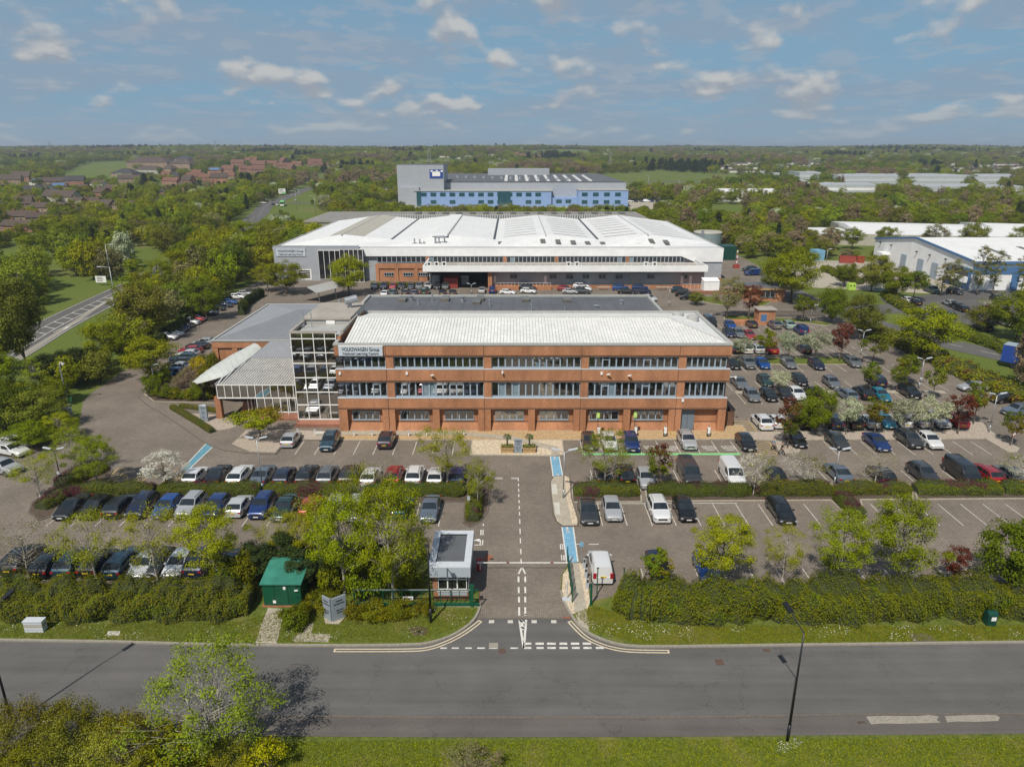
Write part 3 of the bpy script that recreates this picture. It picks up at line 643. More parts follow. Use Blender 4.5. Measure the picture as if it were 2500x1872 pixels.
for z0, z1 in ((3.15, 4.72), (6.95, 8.68), (10.38, 11.9)):
    for a, b in zip(bay_e[:-1], bay_e[1:]):
        w.box(a + (.04 if a != X0 else 0), b - .04 if b != X1 else b, YF, YF + .93, z0 + .22, z1)
        w.box(a + (.04 if a != X0 else 0), b - .04 if b != X1 else b, YF + .05, YF + .93, z0, z0 + .22, 1)   # soldier course
    for g in GRV: w.box(g - .04, g + .04, YF + .08, YF + .93, z0, z1, 1)
    w.box(X1 - .35, X1, YF + .94, YB, z0, z1); w.box(X0, X0 + .35, YF + .94, YB, z0, z1)
for g in GRV:                                                                  # piers between the ribbons
    for z0, z1 in ((4.72, 6.95), (8.68, 10.38)): w.box(g - .05, g + .95, YF + .12, YF + .93, z0, z1)
for z0, z1 in ((4.72, 6.95), (8.68, 10.38)): w.box(X1 - .3, X1 - .02, YF + 1.1, YB - .1, z0, z1)
# ground floor piers and recessed wall
piers = []
for g in GRV: piers += [(g - .85, g - .05), (g + .05, g + .8)]
for a, b in zip(bay_e[1:-2], bay_e[2:-1]): c = (a + b) / 2; piers.append((c - .55, c + .35))
piers += [(X0, X0 + 1.1), (X1 - 1.0, X1)]
for a, b in piers: w.box(a, b, YF + .06, YF + 1.0, 0, 3.15)
for g in GRV: w.box(g - .05, g + .05, YF + .14, YF + .9, 0, 3.15, 1)
wins = []
openings = []
ed = sorted(piers)
for (a0, a1), (b0, b1) in zip(ed[:-1], ed[1:]):
    if b0 - a1 > 1.5: openings.append((a1, b0))
for k, (a, b) in enumerate(openings):
    yw = YF + .82; last = k == len(openings) - 1
    c = (a + b) / 2; hw = min(1.95, (b - a) / 2 - .5)
    if last:
        w.box(a + 1.95, b, yw, yw + .12, 0, 3.15); w.box(a, a + .12, yw, yw + .12, 0, 3.15)
    else:
        w.box(a, c - hw, yw, yw + .12, 0, 3.15); w.box(c + hw, b, yw, yw + .12, 0, 3.15)
        w.box(c - hw, c + hw, yw, yw + .12, 0, 1.35); w.box(c - hw, c + hw, yw, yw + .12, 2.72, 3.15)
    x0 = a + 1.95 if last else a
    w.box(x0, b, yw - .05, yw, 1.1, 1.22, 1)
    w.add([(x0, YF + .3, 0), (b, YF + .3, 0), (b, yw - .02, 1.1), (x0, yw - .02, 1.1), (x0, yw - .02, 0), (b, yw - .02, 0)], [(0, 1, 2, 3), (0, 3, 4), (1, 5, 2)])
    w.box(a, b, YF + .35, YF + .8, 3.0, 3.149, 1)
    wins.append((a, b, c, hw, last))
w.box(X1 - .35, X1 - .01, YF + 1.0, YB, 0, 3.15)
part(w, 'wall', [M['brick'], M['brick_dark'], M['dark']], B1)
for k, (a, b, c, hw, last) in enumerate(wins):
    if not last: window_unit(B1, c - hw, c + hw, YF + .84, 1.36, 2.71, 4, M['frame'], M['glass'], .13, bars=((2, 2.3),) if k in (0, 5) else ())
    else:
        d = MB(); d.box(a + .14, a + 1.93, YF + .72, YF + .8, .05, 3.1)
        dr = part(d, 'door', M['door_grey'], B1)
        for s in (-1, 1):
            h = MB(); h.box(a + 1.03 + s * .1 - .02, a + 1.03 + s * .1 + .02, YF + .66, YF + .72, 1.0, 1.3)
            l = B1.location; h.v = [(p - l.x, q - l.y, r - l.z) for p, q, r in h.v]; h.build('handle', M['grey_metal'], dr)
        h = MB(); h.box(a + 1.02, a + 1.045, YF + .70, YF + .72, .05, 2.5); l = B1.location; h.v = [(p - l.x, q - l.y, r - l.z) for p, q, r in h.v]; h.build('door_gap', M['black'], dr)
strips = [(X0 + 1.1, GRV[0] - .1, 6)] + [(GRV[i] + .97, GRV[i + 1] - .07, 13) for i in range(3)] + [(GRV[3] + .97, X1 - .45, 7)]
for z0, z1, bz in ((8.78, 10.36, 9.9), (4.82, 6.93, 6.3)):
    for j, (a, b, n) in enumerate(strips):
        window_unit(B1, a, b, YF + .45, z0, z1, n, M['frame'], M['glass'], .17, sill=.3, bars=((2, bz), (8, bz)) if j == 3 else ())
    s = MB(); s.box(X0, X1, YF - .03, YF + .33, z0 - .1, z0 + .0); part(s, 'sill', M['frame_light'], B1)
    # glazed corners
    window_unit(B1, X0 + .05, X0 + 1.08, YF + .45, z0, z1, 1, M['glass_plain'], M['glass_bronze'], .04)
    g = MB(); g.box(X1 - .42, X1 - .36, YF + .35, YF + 1.2, z0, z1); part(g, 'corner_pane', M['glass'], B1)
# roof: hipped at the right-hand end, ribbed sheets
rf = MB(); yr, zr = 97.3, 13.45; xh = 21.7; xa = X0 + 1.3
ze = 12.1; ya, yb = YF + .45, YB - .55; xb = X1 - .5
rf.poly([(xa, ya, ze), (xb, ya, ze), (xh, yr, zr), (xa, yr, zr)]); rf.poly([(xb, ya, ze), (xb, yb, ze), (xh, yr, zr)]); rf.poly([(xb, yb, ze), (xa, yb, ze), (xa, yr, zr), (xh, yr, zr)])
rf.poly([(xa, ya, ze), (xa, yr, zr), (xa, yb, ze)])
for i in range(112):
    x = xa + .3 + i * .43
    if x > xb - .3: break
    t = 1 if x <= xh else (xb - x) / (xb - xh)
    yt = ya + (yr - ya) * t; zt = ze + (zr - ze) * t
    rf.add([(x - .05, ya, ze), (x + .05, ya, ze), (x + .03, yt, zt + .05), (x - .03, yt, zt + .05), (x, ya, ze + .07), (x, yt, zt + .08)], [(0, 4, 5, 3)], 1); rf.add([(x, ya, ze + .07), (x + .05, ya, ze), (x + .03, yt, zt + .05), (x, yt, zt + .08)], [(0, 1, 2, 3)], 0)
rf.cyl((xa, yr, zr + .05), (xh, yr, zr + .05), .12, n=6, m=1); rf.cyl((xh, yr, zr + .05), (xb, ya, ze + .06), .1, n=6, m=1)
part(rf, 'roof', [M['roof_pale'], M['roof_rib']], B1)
pp = MB()
pp.box(X0 - .06, X1 + .06, YF - .08, YF + .42, 11.9, ZT, 0)
pp.box(X0 - .06, X1 + .06, YB - .5, YB + .06, 11.5, 12.35, 0)
pp.box(X1 - .45, X1 + .06, YF + .42, YB - .5, 11.5, ZT + .05, 0); pp.box(X0 - .06, X0 + .4, YF + .42, YB - .5, 11.5, ZT, 0)
part(pp, 'parapet', M['coping'], B1)
sk = MB()
for x, y in ((24.2, 101.5), (25.9, 99.6)):
    sk.cyl((x, y, 12.5), (x, y, 13.1), .9, .85, n=16); sk.cyl((x, y, 13.1), (x, y, 13.3), .85, .4, n=16)
part(sk, 'roof_vent', M['coping'], B1)
# name sign on the top band
sg = MB(); sx0, sx1 = -22.25, -16.6; sg.box(sx0, sx1, YF - .22, YF - .02, 10.58, 11.86, 0); sg.box(sx0 - .03, sx1 + .03, YF - .24, YF - .02, 11.86, 11.91, 1)
so = part(sg, 'sign_board', [M['sign_pale'], M['white_frame']], B1)
cx = (sx0 + sx1) / 2 - B1.location.x
put_text('VOLKSWAGEN Group', .66, M['sign_dark'], so, (cx, YF - .24 - 97, 11.42), bold=.01, fit=4.85)
put_text('National Learning Centre', .50, M['sign_dark'], so, (cx, YF - .24 - 97, 10.88), bold=.006, fit=4.55)
# cameras, lights and junction boxes fixed to the middle band
def wall_cam(px, py, kind, lab, grp='cameras and lamps on the brick front'):
    x = (px - 1250) / SC(YF, 7.5); z = HT(py, YF)
    t = thing('security_camera' if kind != 'box' else 'wall_light', lab, 'camera' if kind != 'box' else 'wall light', (x, YF, z), group=grp)
    if kind == 'box':
        a = MB(); a.box(-.13, .13, -.16, 0, -.18, .18); a.build('housing', M['white_frame'], t)
    elif kind == 'dome':
        a = MB(); a.cyl((0, 0, .25), (0, -.35, .25), .04); a.cyl((0, -.35, .25), (0, -.35, .1), .1); a.build('bracket', M['white_frame'], t)
        a = MB(); a.cyl((0, -.35, .1), (0, -.35, -.08), .15, .1); a.build('dome', M['white_frame'], t)
    else:
        a = MB(); a.cyl((0, 0, 0), (0, -.3, .05), .035); a.build('bracket', M['white_frame'], t)
        a = MB(); a.obox((.12, -.4, .1), (.16, .5, .16), R(50), rx=R(-20)); a.build('camera_body', M['white_frame'], t)
wall_cam(831, 911, 'box', 'leftmost white box lamp on the middle brick band, under the name sign end'); wall_cam(994, 911, 'box', 'white box lamp on the middle brick band in the second bay')
wall_cam(1054, 915, 'tube', 'white camera left of centre on the middle brick band'); wall_cam(1227, 909, 'dome', 'white dome camera on the middle brick band near the centre')
wall_cam(1468, 911, 'box', 'white junction box with a dangling cable on the middle brick band', ); wall_cam(1482, 913, 'tube', 'long white camera just right of the white junction box'); wall_cam(1533, 916, 'tube', 'white camera between the fourth bay windows')
wall_cam(1671, 977, 'box', 'round cream lamp on the lower brick band over the grey doors')
t = thing('security_camera', 'white dome camera sticking out from the right corner of the brick block', 'camera', (X1, 88.3, 7.6))
a = MB(); a.box(0, .9, -.05, .05, -.04, .04); a.build('bracket', M['white_frame'], t); a = MB(); a.cyl((.9, 0, .05), (.9, 0, -.25), .16, .12); a.build('dome', M['white_frame'], t)
# side fence at right corner
t = thing('refuse_fence', 'dark slatted screen at the right corner of the brick block', 'fence', (29.2, 90, 0))
a = MB(); [a.box(-.9, .9, i * .5, i * .5 + .06, 0, 1.9) for i in range(2)]; a.box(.85, .9, 0, 3, 0, 1.9); a.build('slats', M['brick_dark'], t)

# ---------------------------------------------------------------- low workshop roof behind
B2 = thing('workshop_block', 'low block with a blue-grey felt roof behind the brick offices', 'building', (-1, 122, 0))
a = MB(); a.box(-27.5, 26.2, 107.4, 136.8, 0, 8.2); part(a, 'wall', M['brick'], B2)
a = MB(); a.box(-28, 26.6, 107.2, 107.6, 8.2, 8.8); a.box(-28, 26.6, 136.6, 137.1, 8.2, 8.75); a.box(-28, -27.5, 107.6, 136.6, 8.2, 8.75); a.box(26.1, 26.6, 107.6, 136.6, 8.2, 8.75); part(a, 'parapet', M['coping'], B2)
a = MB(); zr2 = 9.1; a.poly([(-27.5,107.6,8.4),(26.1,107.6,8.4),(20,122,zr2),(-22,122,zr2)]); a.poly([(26.1,107.6,8.4),(26.1,136.6,8.4),(20,122,zr2)]); a.poly([(26.1,136.6,8.4),(-27.5,136.6,8.4),(-22,122,zr2),(20,122,zr2)]); a.poly([(-27.5,136.6,8.4),(-27.5,107.6,8.4),(-22,122,zr2)])
for i in range(22):
    x = -25 + i * 2.3
    for (ya_, yb_) in ((108, 121.9), (122.1, 136.2)):
        s0 = 8.4 + .7 * (1 - abs(ya_ - 122) / 14.4); s1 = 8.4 + .7 * (1 - abs(yb_ - 122) / 14.4)
        if x < 19.5 and x > -21.5: a.add([(x, ya_, s0 + .02), (x + .08, ya_, s0 + .02), (x + .08, yb_, s1 + .02), (x, yb_, s1 + .02)], [(0, 1, 2, 3)], 1)
M['seam'] = mat('roof_seam', (.06,.07,.085), .7)
M['roof_blue'] = mat('new_blue_grey_membrane', (.15,.165,.19), .8, var=.06, scale=.6)
a.add([(-6.5,109,8.50),(20,109,8.50),(17.5,121,9.09),(-6.5,121,9.09)], [(0,1,2,3)], 2)
part(a, 'roof', [M['roof_grey'], M['seam'], M['roof_blue']], B2)
vents = [(-12, 117, .3, .9), (-9.3, 131, .5, .5), (-4, 125, .25, 1.1), (3.5, 118, .8, .35), (3.4, 121, .12, 1.6), (9, 119, .12, 1.1), (15, 124, .5, .3), (13, 118, .9, .3), (17.5, 113, .12, 1.6), (22.4, 113, .12, 1.6), (20, 128, .4, .4), (-17, 127, .25, .8), (-19, 132, .5, .4), (6.7, 114.5, .2, .9), (-15, 132, .2, .8)]
for x, y, r, h in vents:
    a = MB(); a.cyl((x, y, 8.5), (x, y, 9 + h), r * .7, n=10); a.cyl((x, y, 9 + h), (x, y, 9.15 + h), r, n=10); part(a, 'roof_vent', M['grey_metal'], B2)
for x, y in ((-20.5, 131.5), (-12.5, 132), (-6.5, 129), (-6, 132.5), (10.2, 131), (2.5, 131.5)):
    a = MB(); a.box(x - .7, x + .7, y - 1.6, y + 1.6, 8.7, 9.25); part(a, 'rooflight', M['skylight'], B2)
for y in (112, 116, 120): a = MB(); a.obox((-24.6, y, 9.0), (2.6, .8, .3), R(12)); part(a, 'rooflight', M['skylight'], B2)

# ---------------------------------------------------------------- glass stair tower
B3 = thing('stair_tower', 'tall stair tower of bronze mirror glass in white bars beside the brick block', 'tower', (-26, 93, 0))
tx0, tx1, ty, tz = -28.9, -23.0, 89.9, 13.15
a = MB(); a.box(tx0, tx1 + .6, ty + .12, 106, 0, 12.6); part(a, 'wall', M['brick'], B3)
a = MB(); a.box(tx0 - .4, tx1 - .1, ty - .55, ty + .1, 0, .55); a.add([(tx0 - .4, ty - .55, .55), (tx1 - .1, ty - .55, .55), (tx1 - .1, ty, 1.05), (tx0, ty, 1.05)], [(0,1,2,3)]); part(a, 'plinth', M['brick_red'], B3)
zs = [1.06, 3.13, 4.94, 6.96, 8.95, 10.41, 12.3, 13.1]; n = 4
a = MB()
for i in range(n + 1):
    x = tx0 + (tx1 - tx0) * i / n; a.box(x - .045, x + .045, ty - .08, ty + .05, zs[0], zs[-1])
for z in zs: a.box(tx0 - .04, tx1 + .04, ty - .085, ty + .04, z - .05, z + .05)
a.box(tx0 + 0, tx0 + .1, ty + .05, 95, 12.2, 12.3)
part(a, 'glazing_bars', M['white_frame'], B3)
g = MB()
for i in range(n):
    for k in range(len(zs) - 1):
        t = rng.normal() * .008; xa_ = tx0 + (tx1 - tx0) * i / n; xb_ = tx0 + (tx1 - tx0) * (i + 1) / n
        g.add([(xa_, ty + t, zs[k]), (xb_, ty - t, zs[k]), (xb_, ty - t, zs[k+1]), (xa_, ty + t, zs[k+1])], [(0,1,2,3)])
g.add([(tx0, ty, 1), (tx0, 95, 1), (tx0, 95, 13.1), (tx0, ty, 13.1)], [(3,2,1,0)])
part(g, 'glazing', M['glass_bronze'], B3)
a = MB()
a.box(tx0 - .15, tx1 + .1, ty - .1, ty + .3, 13.1, 13.3); a.box(tx0 - .15, tx0 + .2, ty + .3, 107, 12.9, 13.3); a.box(tx1 + .6, tx1 + .9, ty + .3, 100, 12.9, 13.3); a.box(tx0 - .1, tx1 + .6, 96.2, 106.5, 13.35, 13.6)
part(a, 'parapet', M['roof_tan'], B3)
a = MB(); a.box(tx0, tx1 + .6, 96.4, 106.3, 12.6, 13.35); part(a, 'plant_room', M['coping'], B3)
a = MB(); a.box(tx0 + .2, tx1 + .5, ty + .3, 96.2, 12.62, 12.68); part(a, 'roof_deck', M['coping'], B3)
a = MB(); a.box(-25.8, -24.6, 96.3, 96.4, 12.7, 13.3); part(a, 'roof_door', M['white_frame'], B3)
a = MB(); a.cyl((-23.9, 103, 13.6), (-23.9, 103, 14.3), .3); a.cyl((-24.5, 102.6, 14.6), (-22.9, 103.4, 14.9), .55, n=14); part(a, 'flue', M['grey_metal'], B3)
a = MB(); a.cyl((-28.2, 94, 12.6), (-28.2, 94, 15.2), .04); a.cyl((-27.3, 94.5, 12.6), (-27.3, 94.5, 14.8), .06); part(a, 'aerial', M['grey_metal'], B3)
a = MB(); a.cyl((-30.2, 96, 9.5), (-30.2, 96, 9.8), .8, .6, n=14); a.cyl((-30.2, 96, 9.8), (-30.2, 96, 10.0), .6, .15, n=14); a.cyl((-30.2, 96, 7), (-30.2, 96, 9.5), .1); a.box(-30.2, -28.9, 95.95, 96.05, 9.3, 9.4); part(a, 'dish', M['white_frame'], B3)

# ---------------------------------------------------------------- glazed entrance lobby
B4 = thing('entrance_lobby', 'single-storey glazed entrance lobby with a ribbed sloping roof and one brick corner column', 'building', (-35, 97, 0))
ly = 92.3; lx0, lx1 = -40.5, -28.95
a = MB(); nb = 11
for i in range(nb + 1):
    x = lx0 + (lx1 - lx0) * i / nb; a.box(x - .04, x + .04, ly - .08, ly + .03, 3.28, 5.15)
for z in (3.26, 5.15): a.box(lx0 - .05, lx1 + .02, ly - .09, ly + .05, z - .06, z + .06)
gx = [-35.2, -34.1, -33.0, -31.9, -30.7, -29.9, -28.95]
for x in gx: a.box(x - .04, x + .04, ly - .08, ly + .03, 1.2, 3.22)
a.box(-35.2, lx1, ly - .09, ly + .05, 1.14, 1.24)
a.box(-32.0, -30.9, ly - .12, ly + .0, .55, .68); [a.box(x - .05, x + .05, ly - .11, ly, .6, 3.2) for x in (-31.95, -30.95)]
a.box(lx0 - .04, lx0 + .04, ly, 104, 5.1, 5.22); a.box(lx0 - .04, lx0 + .04, ly, 104, 3.2, 3.3)
part(a, 'glazing_bars', M['white_frame'], B4)
g = MB()
for i in range(nb):
    t = rng.normal() * .006; xa_ = lx0 + (lx1 - lx0) * i / nb; xb_ = lx0 + (lx1 - lx0) * (i + 1) / nb
    g.add([(xa_, ly + t, 3.28), (xb_, ly - t, 3.28), (xb_, ly - t, 5.15), (xa_, ly + t, 5.15)], [(0,1,2,3)])
for xa_, xb_ in zip(gx[:-1], gx[1:]):
    t = rng.normal() * .006; g.add([(xa_, ly + t, 1.2), (xb_, ly - t, 1.2), (xb_, ly - t, 3.25), (xa_, ly + t, 3.25)], [(0,1,2,3)])
g.add([(-35.2, ly, .1), (-37.5, 96, .1), (-37.5, 96, 3.2), (-35.2, ly, 3.2)], [(3,2,1,0)]); g.add([(lx0, ly, 3.3), (lx0, 104, 3.3), (lx0, 104, 5.1), (lx0, ly, 5.1)], [(3,2,1,0)])
part(g, 'glazing', M['glass_bronze'], B4)
a = MB(); a.box(-35.2, lx1, ly - .35, ly + .1, 0, .35); a.add([(-35.2, ly - .35, .35), (lx1, ly - .35, .35), (lx1, ly, 1.14), (-35.2, ly, 1.14)], [(0,1,2,3)]); a.add([(-35.2, ly - .35, .35), (-35.2, ly, 1.14), (-35.2, ly, 0), (-35.2, ly - .35, 0)], [(0,1,2,3)])
part(a, 'plinth', M['brick_red'], B4)
a = MB(); a.box(-41.2, -40.4, 92.6, 93.4, 0, 3.25); part(a, 'column', M['brick'], B4)
a = MB(); a.add([(-38.6, 94.6, 0), (-36.6, 94.6, 0), (-36.6, 94.6, 1.9), (-38.0, 94.6, 1.9), (-38.6, 98, 0), (-36.6, 98, 0), (-36.6, 98, 1.9), (-38.0, 98, 1.9)], [(0,1,2,3), (4,7,6,5), (0,3,7,4), (3,2,6,7), (1,5,6,2)]); part(a, 'porch_wall', M['brick_red'], B4)
for x in (-37.0, -36.5, -36.0): a = MB(); a.box(x - .05, x + .05, 93.6, 93.7, 0, 3.2); part(a, 'door_frame', M['white_frame'], B4)
a = MB(); a.box(-36.8, -29, 97, 97.2, 0, 3.2); a.box(-40.4, -28.9, ly + .1, 109, 3.0, 3.2); a.box(-29.1, -28.95, 92.5, 97, 0, 3.2); part(a, 'inner_wall', M['dark'], B4)
a = MB(); r0, r1, r2 = 5.2, 5.75, 6.6
a.poly([(lx0 - .1, ly - .1, r0), (lx1, ly - .1, r0), (lx1, 102.8, r1 + .1), (-39.4, 102.8, r1 + .1)], 0); a.poly([(-39.4, 102.8, r1 + .15), (lx1, 102.8, r1 + .15), (lx1, 110, r2), (-38.7, 110, r2)], 1)
a.poly([(lx0 - .1, ly - .1, r0), (-39.4, 102.8, r1 + .1), (-39.4, 102.8, 3.1), (lx0 - .1, ly - .1, 3.1)], 1)
for i in range(45):
    x = lx0 + .2 + i * .37
    if x > lx1 - .1: break
    xt = x if x > -39.4 else -39.4; yb2 = 102.8 if x > -39.3 else ly + (x - lx0 + .1) / 1.2 * 10.5
    a.add([(x - .09, ly, r0 + .02), (x + .09, ly, r0 + .02), (x + .09, yb2, r1 + .12), (x - .09, yb2, r1 + .12), (x, ly, r0 + .1), (x, yb2, r1 + .2)], [(0, 4, 5, 3), (1, 2, 5, 4)], 2)
a.box(-40.0, lx1, 97.3, 97.5, 5.5, 5.62, 1); a.cyl((lx0 - .1, ly - .1, r0 + .05), (-39.4, 102.8, r1 + .15), .14, n=6, m=1); a.box(-39.5, lx1, 102.7, 102.95, 5.8, 6.0, 1)
part(a, 'roof', [M['roof_old'], M['roof_grey2'], M['roof_pale']], B4)
a = MB(); a.add([(-31.6, 98, 5.7), (-29.2, 98, 5.7), (-29.2, 100.6, 5.8), (-31.0, 100.6, 5.8), (-30.4, 99.3, 6.7), (-29.2, 99.3, 6.7)], [(0,1,5,4), (0,4,3), (3,4,5,2)]); part(a, 'rooflight', M['glass_bronze'], B4)
# white curved canopy
B5 = thing('entrance_canopy', 'white curved sheet canopy sweeping out left of the entrance lobby', 'canopy', (-42, 104, 0))
a = MB(); pts = []
OUT = [(-47.4,100.0,3.0),(-47.2,102.8,3.3),(-46.4,105.9,3.8),(-45.1,109.6,4.4),(-43.9,110.8,4.8),(-42.8,111.6,5.1)]; INN = [(-46.2,98.9,3.1),(-42.6,96.3,4.6),(-40.6,96.7,5.15),(-40.4,99.4,5.35),(-39.8,103.6,5.65),(-39.6,108.3,5.9)]
def along(L_, t):
    u = t * (len(L_) - 1); i = min(int(u), len(L_) - 2); return Vector(L_[i]).lerp(Vector(L_[i + 1]), u - i)
n = 22; rows = []
for i in range(n + 1):
    t = i / n; l = along(OUT, t); r = along(INN, t); row = []
    for k in range(9):
        u = k / 8; p = l.lerp(r, u); p.z += .75 * math.sin(math.pi * u) * min(1, t * 3 + .15); row.append(p)
    rows.append(row)
for i in range(n):
    for k in range(8): a.add([rows[i][k], rows[i][k+1], rows[i+1][k+1], rows[i+1][k]], [(0,1,2,3)])
a.v = [tuple(p) for p in a.v]
for i in range(0, n + 1, 2):
    for k in range(8): a.cyl(rows[i][k] + Vector((0,0,.02)), rows[i][k+1] + Vector((0,0,.02)), .03, n=4)
part(a, 'canopy_sheet', M['canopy'], B5, True)
for i in (3, 9, 15, 21): a = MB(); p = rows[i][2]; a.cyl((p.x, p.y, 0), (p.x, p.y, p.z), .09); part(a, 'post', M['white_frame'], B5)
# ---------------------------------------------------------------- low left wing with grey hip roof
B6 = thing('low_wing', 'single-storey brick wing with a grey metal hip roof left of the stair tower', 'building', (-40, 125, 0))
z6 = 5.4
fx0, fx1, fy0, fy1 = -50.4, -30, 115.2, 144.5
a = MB(); a.box(fx0 + .3, fx1, fy0 + .3, fy1 - .3, 0, z6 - .5)
for i, x in enumerate((-50.4, -47.1, -41.5)): a.box(x, x + .9, fy0 + .05, fy0 + .35, 0, z6 - 1.3)
a.box(fx0, fx1, fy0, fy0 + .29, z6 - 1.35, z6 - .25); a.box(fx0, fx0 + .29, fy0 + .3, fy1, z6 - 1.35, z6 - .25)
part(a, 'wall', M['brick'], B6)
a = MB(); a.box(fx0 - .1, fx1, fy0 - .1, fy0 + .3, z6 - .25, z6); a.box(fx0 - .1, fx0 + .3, fy0 + .3, fy1, z6 - .25, z6); a.box(fx0 + .3, fx1, fy1 - .4, fy1, z6 - .25, z6); part(a, 'parapet', M['coping'], B6)
a = MB(); h6 = z6 + 1.9
a.poly([(fx0+.5, fy0+.4, z6-.05), (fx1, fy0+.4, z6-.05), (fx1, 130, h6), (-40.5, 130, h6)]); a.poly([(fx0+.5, fy1-.4, z6-.05), (fx0+.5, fy0+.4, z6-.05), (-40.5, 130, h6)]); a.poly([(fx1, fy1-.4, z6-.05), (fx0+.5, fy1-.4, z6-.05), (-40.5, 130, h6), (fx1, 130, h6)])
for i in range(60):
    x = fx0 + .8 + i * .34
    if x > fx1: break
    t = min((x - fx0 - .5) / 9.9, 1)
    a.add([(x, fy0 + .4, z6 - .02), (x + .05, fy0 + .4, z6 - .02), (x + .05, fy0 + .4 + 14.4 * t, z6 + 1.95 * t), (x, fy0 + .4 + 14.4 * t, z6 + 1.95 * t)], [(0,1,2,3)], 1)
part(a, 'roof', [M['roof_grey2'], M['seam']], B6)
window_unit(B6, -45.9, -42.5, fy0 + .28, 2.2, 3.9, 3, M['frame'], M['glass'], .1)
a = MB(); a.cyl((-34, 138, 6), (-34, 138, 7.6), .25); a.cyl((-32, 140, 6), (-32, 140, 7.1), .5); part(a, 'roof_vent', M['grey_metal'], B6)

# ================================================================ WHITE WAREHOUSE BEHIND
B7 = thing('warehouse', 'big white-roofed warehouse with an open loading terrace, behind the brick offices', 'warehouse', (-4, 240, 0))
wx0, wx1, wy, wyb = -67, 59.3, 201.0, 279
a = MB(); a.box(wx0, wx1, wy + .6, wyb, 0, 8.2, 0)
a.box(wx0, -43, wy - .02, wy + .59, 0, 9.85, 0); a.box(51.6, wx1, wy - .05, wy + .59, .9, 5.5, 0)
for z in (2.2, 4.4, 6.6, 8.6): a.box(wx0 - .01, -43, wy - .04, wy - .021, z, z + .06, 2)
for x in (-60, -51): a.box(x, x + .06, wy - .04, wy - .021, 0, 9.8, 2)
part(a, 'wall', [M['cladding'], M['brick'], M['coping']], B7)
a = MB(); a.box(-43, wx1, wy - .35, wy + .59, 7.0, 8.9, 0); a.box(51.5, wx1, wy - .36, wy + .59, 5.4, 8.91, 0); a.add([(47.5,wy-.37,6.99),(51.5,wy-.37,6.99),(51.5,wy-.37,5.4)], [(0,2,1)], 0)
part(a, 'fascia', M['white'], B7)
a = MB(); a.box(-38, -24, wy - .3, wy + .3, 0, 4.95)
for x in (-38, -32.5, -27): a.box(x - .5, x + .4, wy - .6, wy - .31, 0, 3.6)
a.box(-38.5, -23.5, wy - .61, wy - .31, 3.6, 4.9)
part(a, 'brick_wall', M['brick'], B7)
for x in (-23.8, -2, 12.5, 32.5): a = MB(); a.box(x - .45, x + .45, wy - .3, wy + .4, 4.9, 7); part(a, 'pier', M['brick'], B7)
for a_, b_, n in ((-38, -24.3, 10), (-23.3, -2.5, 18), (-1.5, 12, 12), (13, 32, 17), (33, 48.5, 14)):
    window_unit(B7, a_, b_, wy - .05, 5.15, 6.95, n, M['frame'], M['glass_plain'], .2)
for x in (-34.8, -29.4, -25.2): window_unit(B7, x - 1.3, x + 1.3, wy - .35, 1.4, 2.4, 4, M['frame'], M['glass_plain'], .12)
window_unit(B7, -54.5, -48.2, wy - .1, .4, 8.6, 4, M['white_frame'], M['glass_plain'], .12)
a = MB(); a.box(-48, -41.6, wy - 1.6, wy - .1, 0, 9); a_ = part(a, 'stair_core', M['glass_plain'], B7)
a = MB()
for i in range(6):
    x = -48.05 + i * 1.28; a.box(x - .06, x + .06, wy - 1.7, wy - 1.6, 0, 9.1)
for z in (0, 3.0, 6, 9.05): a.box(-48.1, -41.6, wy - 1.72, wy - 1.61, z - .06, z + .06)
part(a, 'glazing_bars', M['white_frame'], B7)
a = MB(); a.box(-60.8, -56.8, wy - .12, wy - .03, .3, 3.3); sh = part(a, 'shutter', M['white_frame'], B7)
a = MB(); [a.box(-60.4, -57.2, wy - .16, wy - .121, .8 + k * .6, 1.2 + k * .6) for k in range(4)]; part(a, 'shutter_panes', M['glass_plain'], B7)
# loading terrace
a = MB(); a.box(-23.5, 51.6, 187, 187.4, 4.9, 6.45, 0); a.box(-23.5, 51.6, 187.4, wy - .3, 5.0, 5.3, 1); a.box(51.3, 51.6, 187.4, wy, 4.9, 6.4, 0); a.box(-23.5, -23.2, 187.4, wy, 4.9, 6.4, 0)
part(a, 'terrace', [M['white'], M['roof_tan']], B7)
a = MB()
for i in range(34): x = -14 + i * 1.9; a.box(x - .04, x + .04, 188, 188.08, 5.3, 7.0)
a.box(-14, 49, 188, 188.08, 6.95, 7.02); a.box(-14, 49, 188, 188.08, 6.2, 6.26); part(a, 'railing', M['white_frame'], B7)
for x in (-22, -20, -18, 15, 17.2, 35.5, 37.8):
    a = MB(); a.box(x - .6, x + .6, 188.6, 189.2, 5.3, 7.2, 0); a.cyl((x, 188.6, 6.75), (x, 188.56, 6.75), .36, n=12, m=1); a.cyl((x, 188.6, 5.85), (x, 188.56, 5.85), .36, n=12, m=1); part(a, 'air_conditioner', [M['white_frame'], M['plastic']], B7)
a = MB()   # wall under the terrace
a.box(-5.3, 51.6, 190.2, 190.5, .9, 4.99, 0); a.box(-23, -5.3, 199, 199.3, 0, 5, 2); a.box(-6.4, -5.3, 188, 199, 0, 5, 1)
part(a, 'dock_wall', [M['cladding'], M['brick'], M['dark']], B7)
a = MB(); a.box(-5.3, 10.5, 187.2, 190.2, 0, .95); a.box(10.5, 44, 189.4, 190.2, 0, .9); a.box(44, 54, 185.5, 190.2, 0, .95); a.box(51.7, wx1, 199.8, 200.9, 0, .9); part(a, 'dock_plinth', M['brick'], B7)
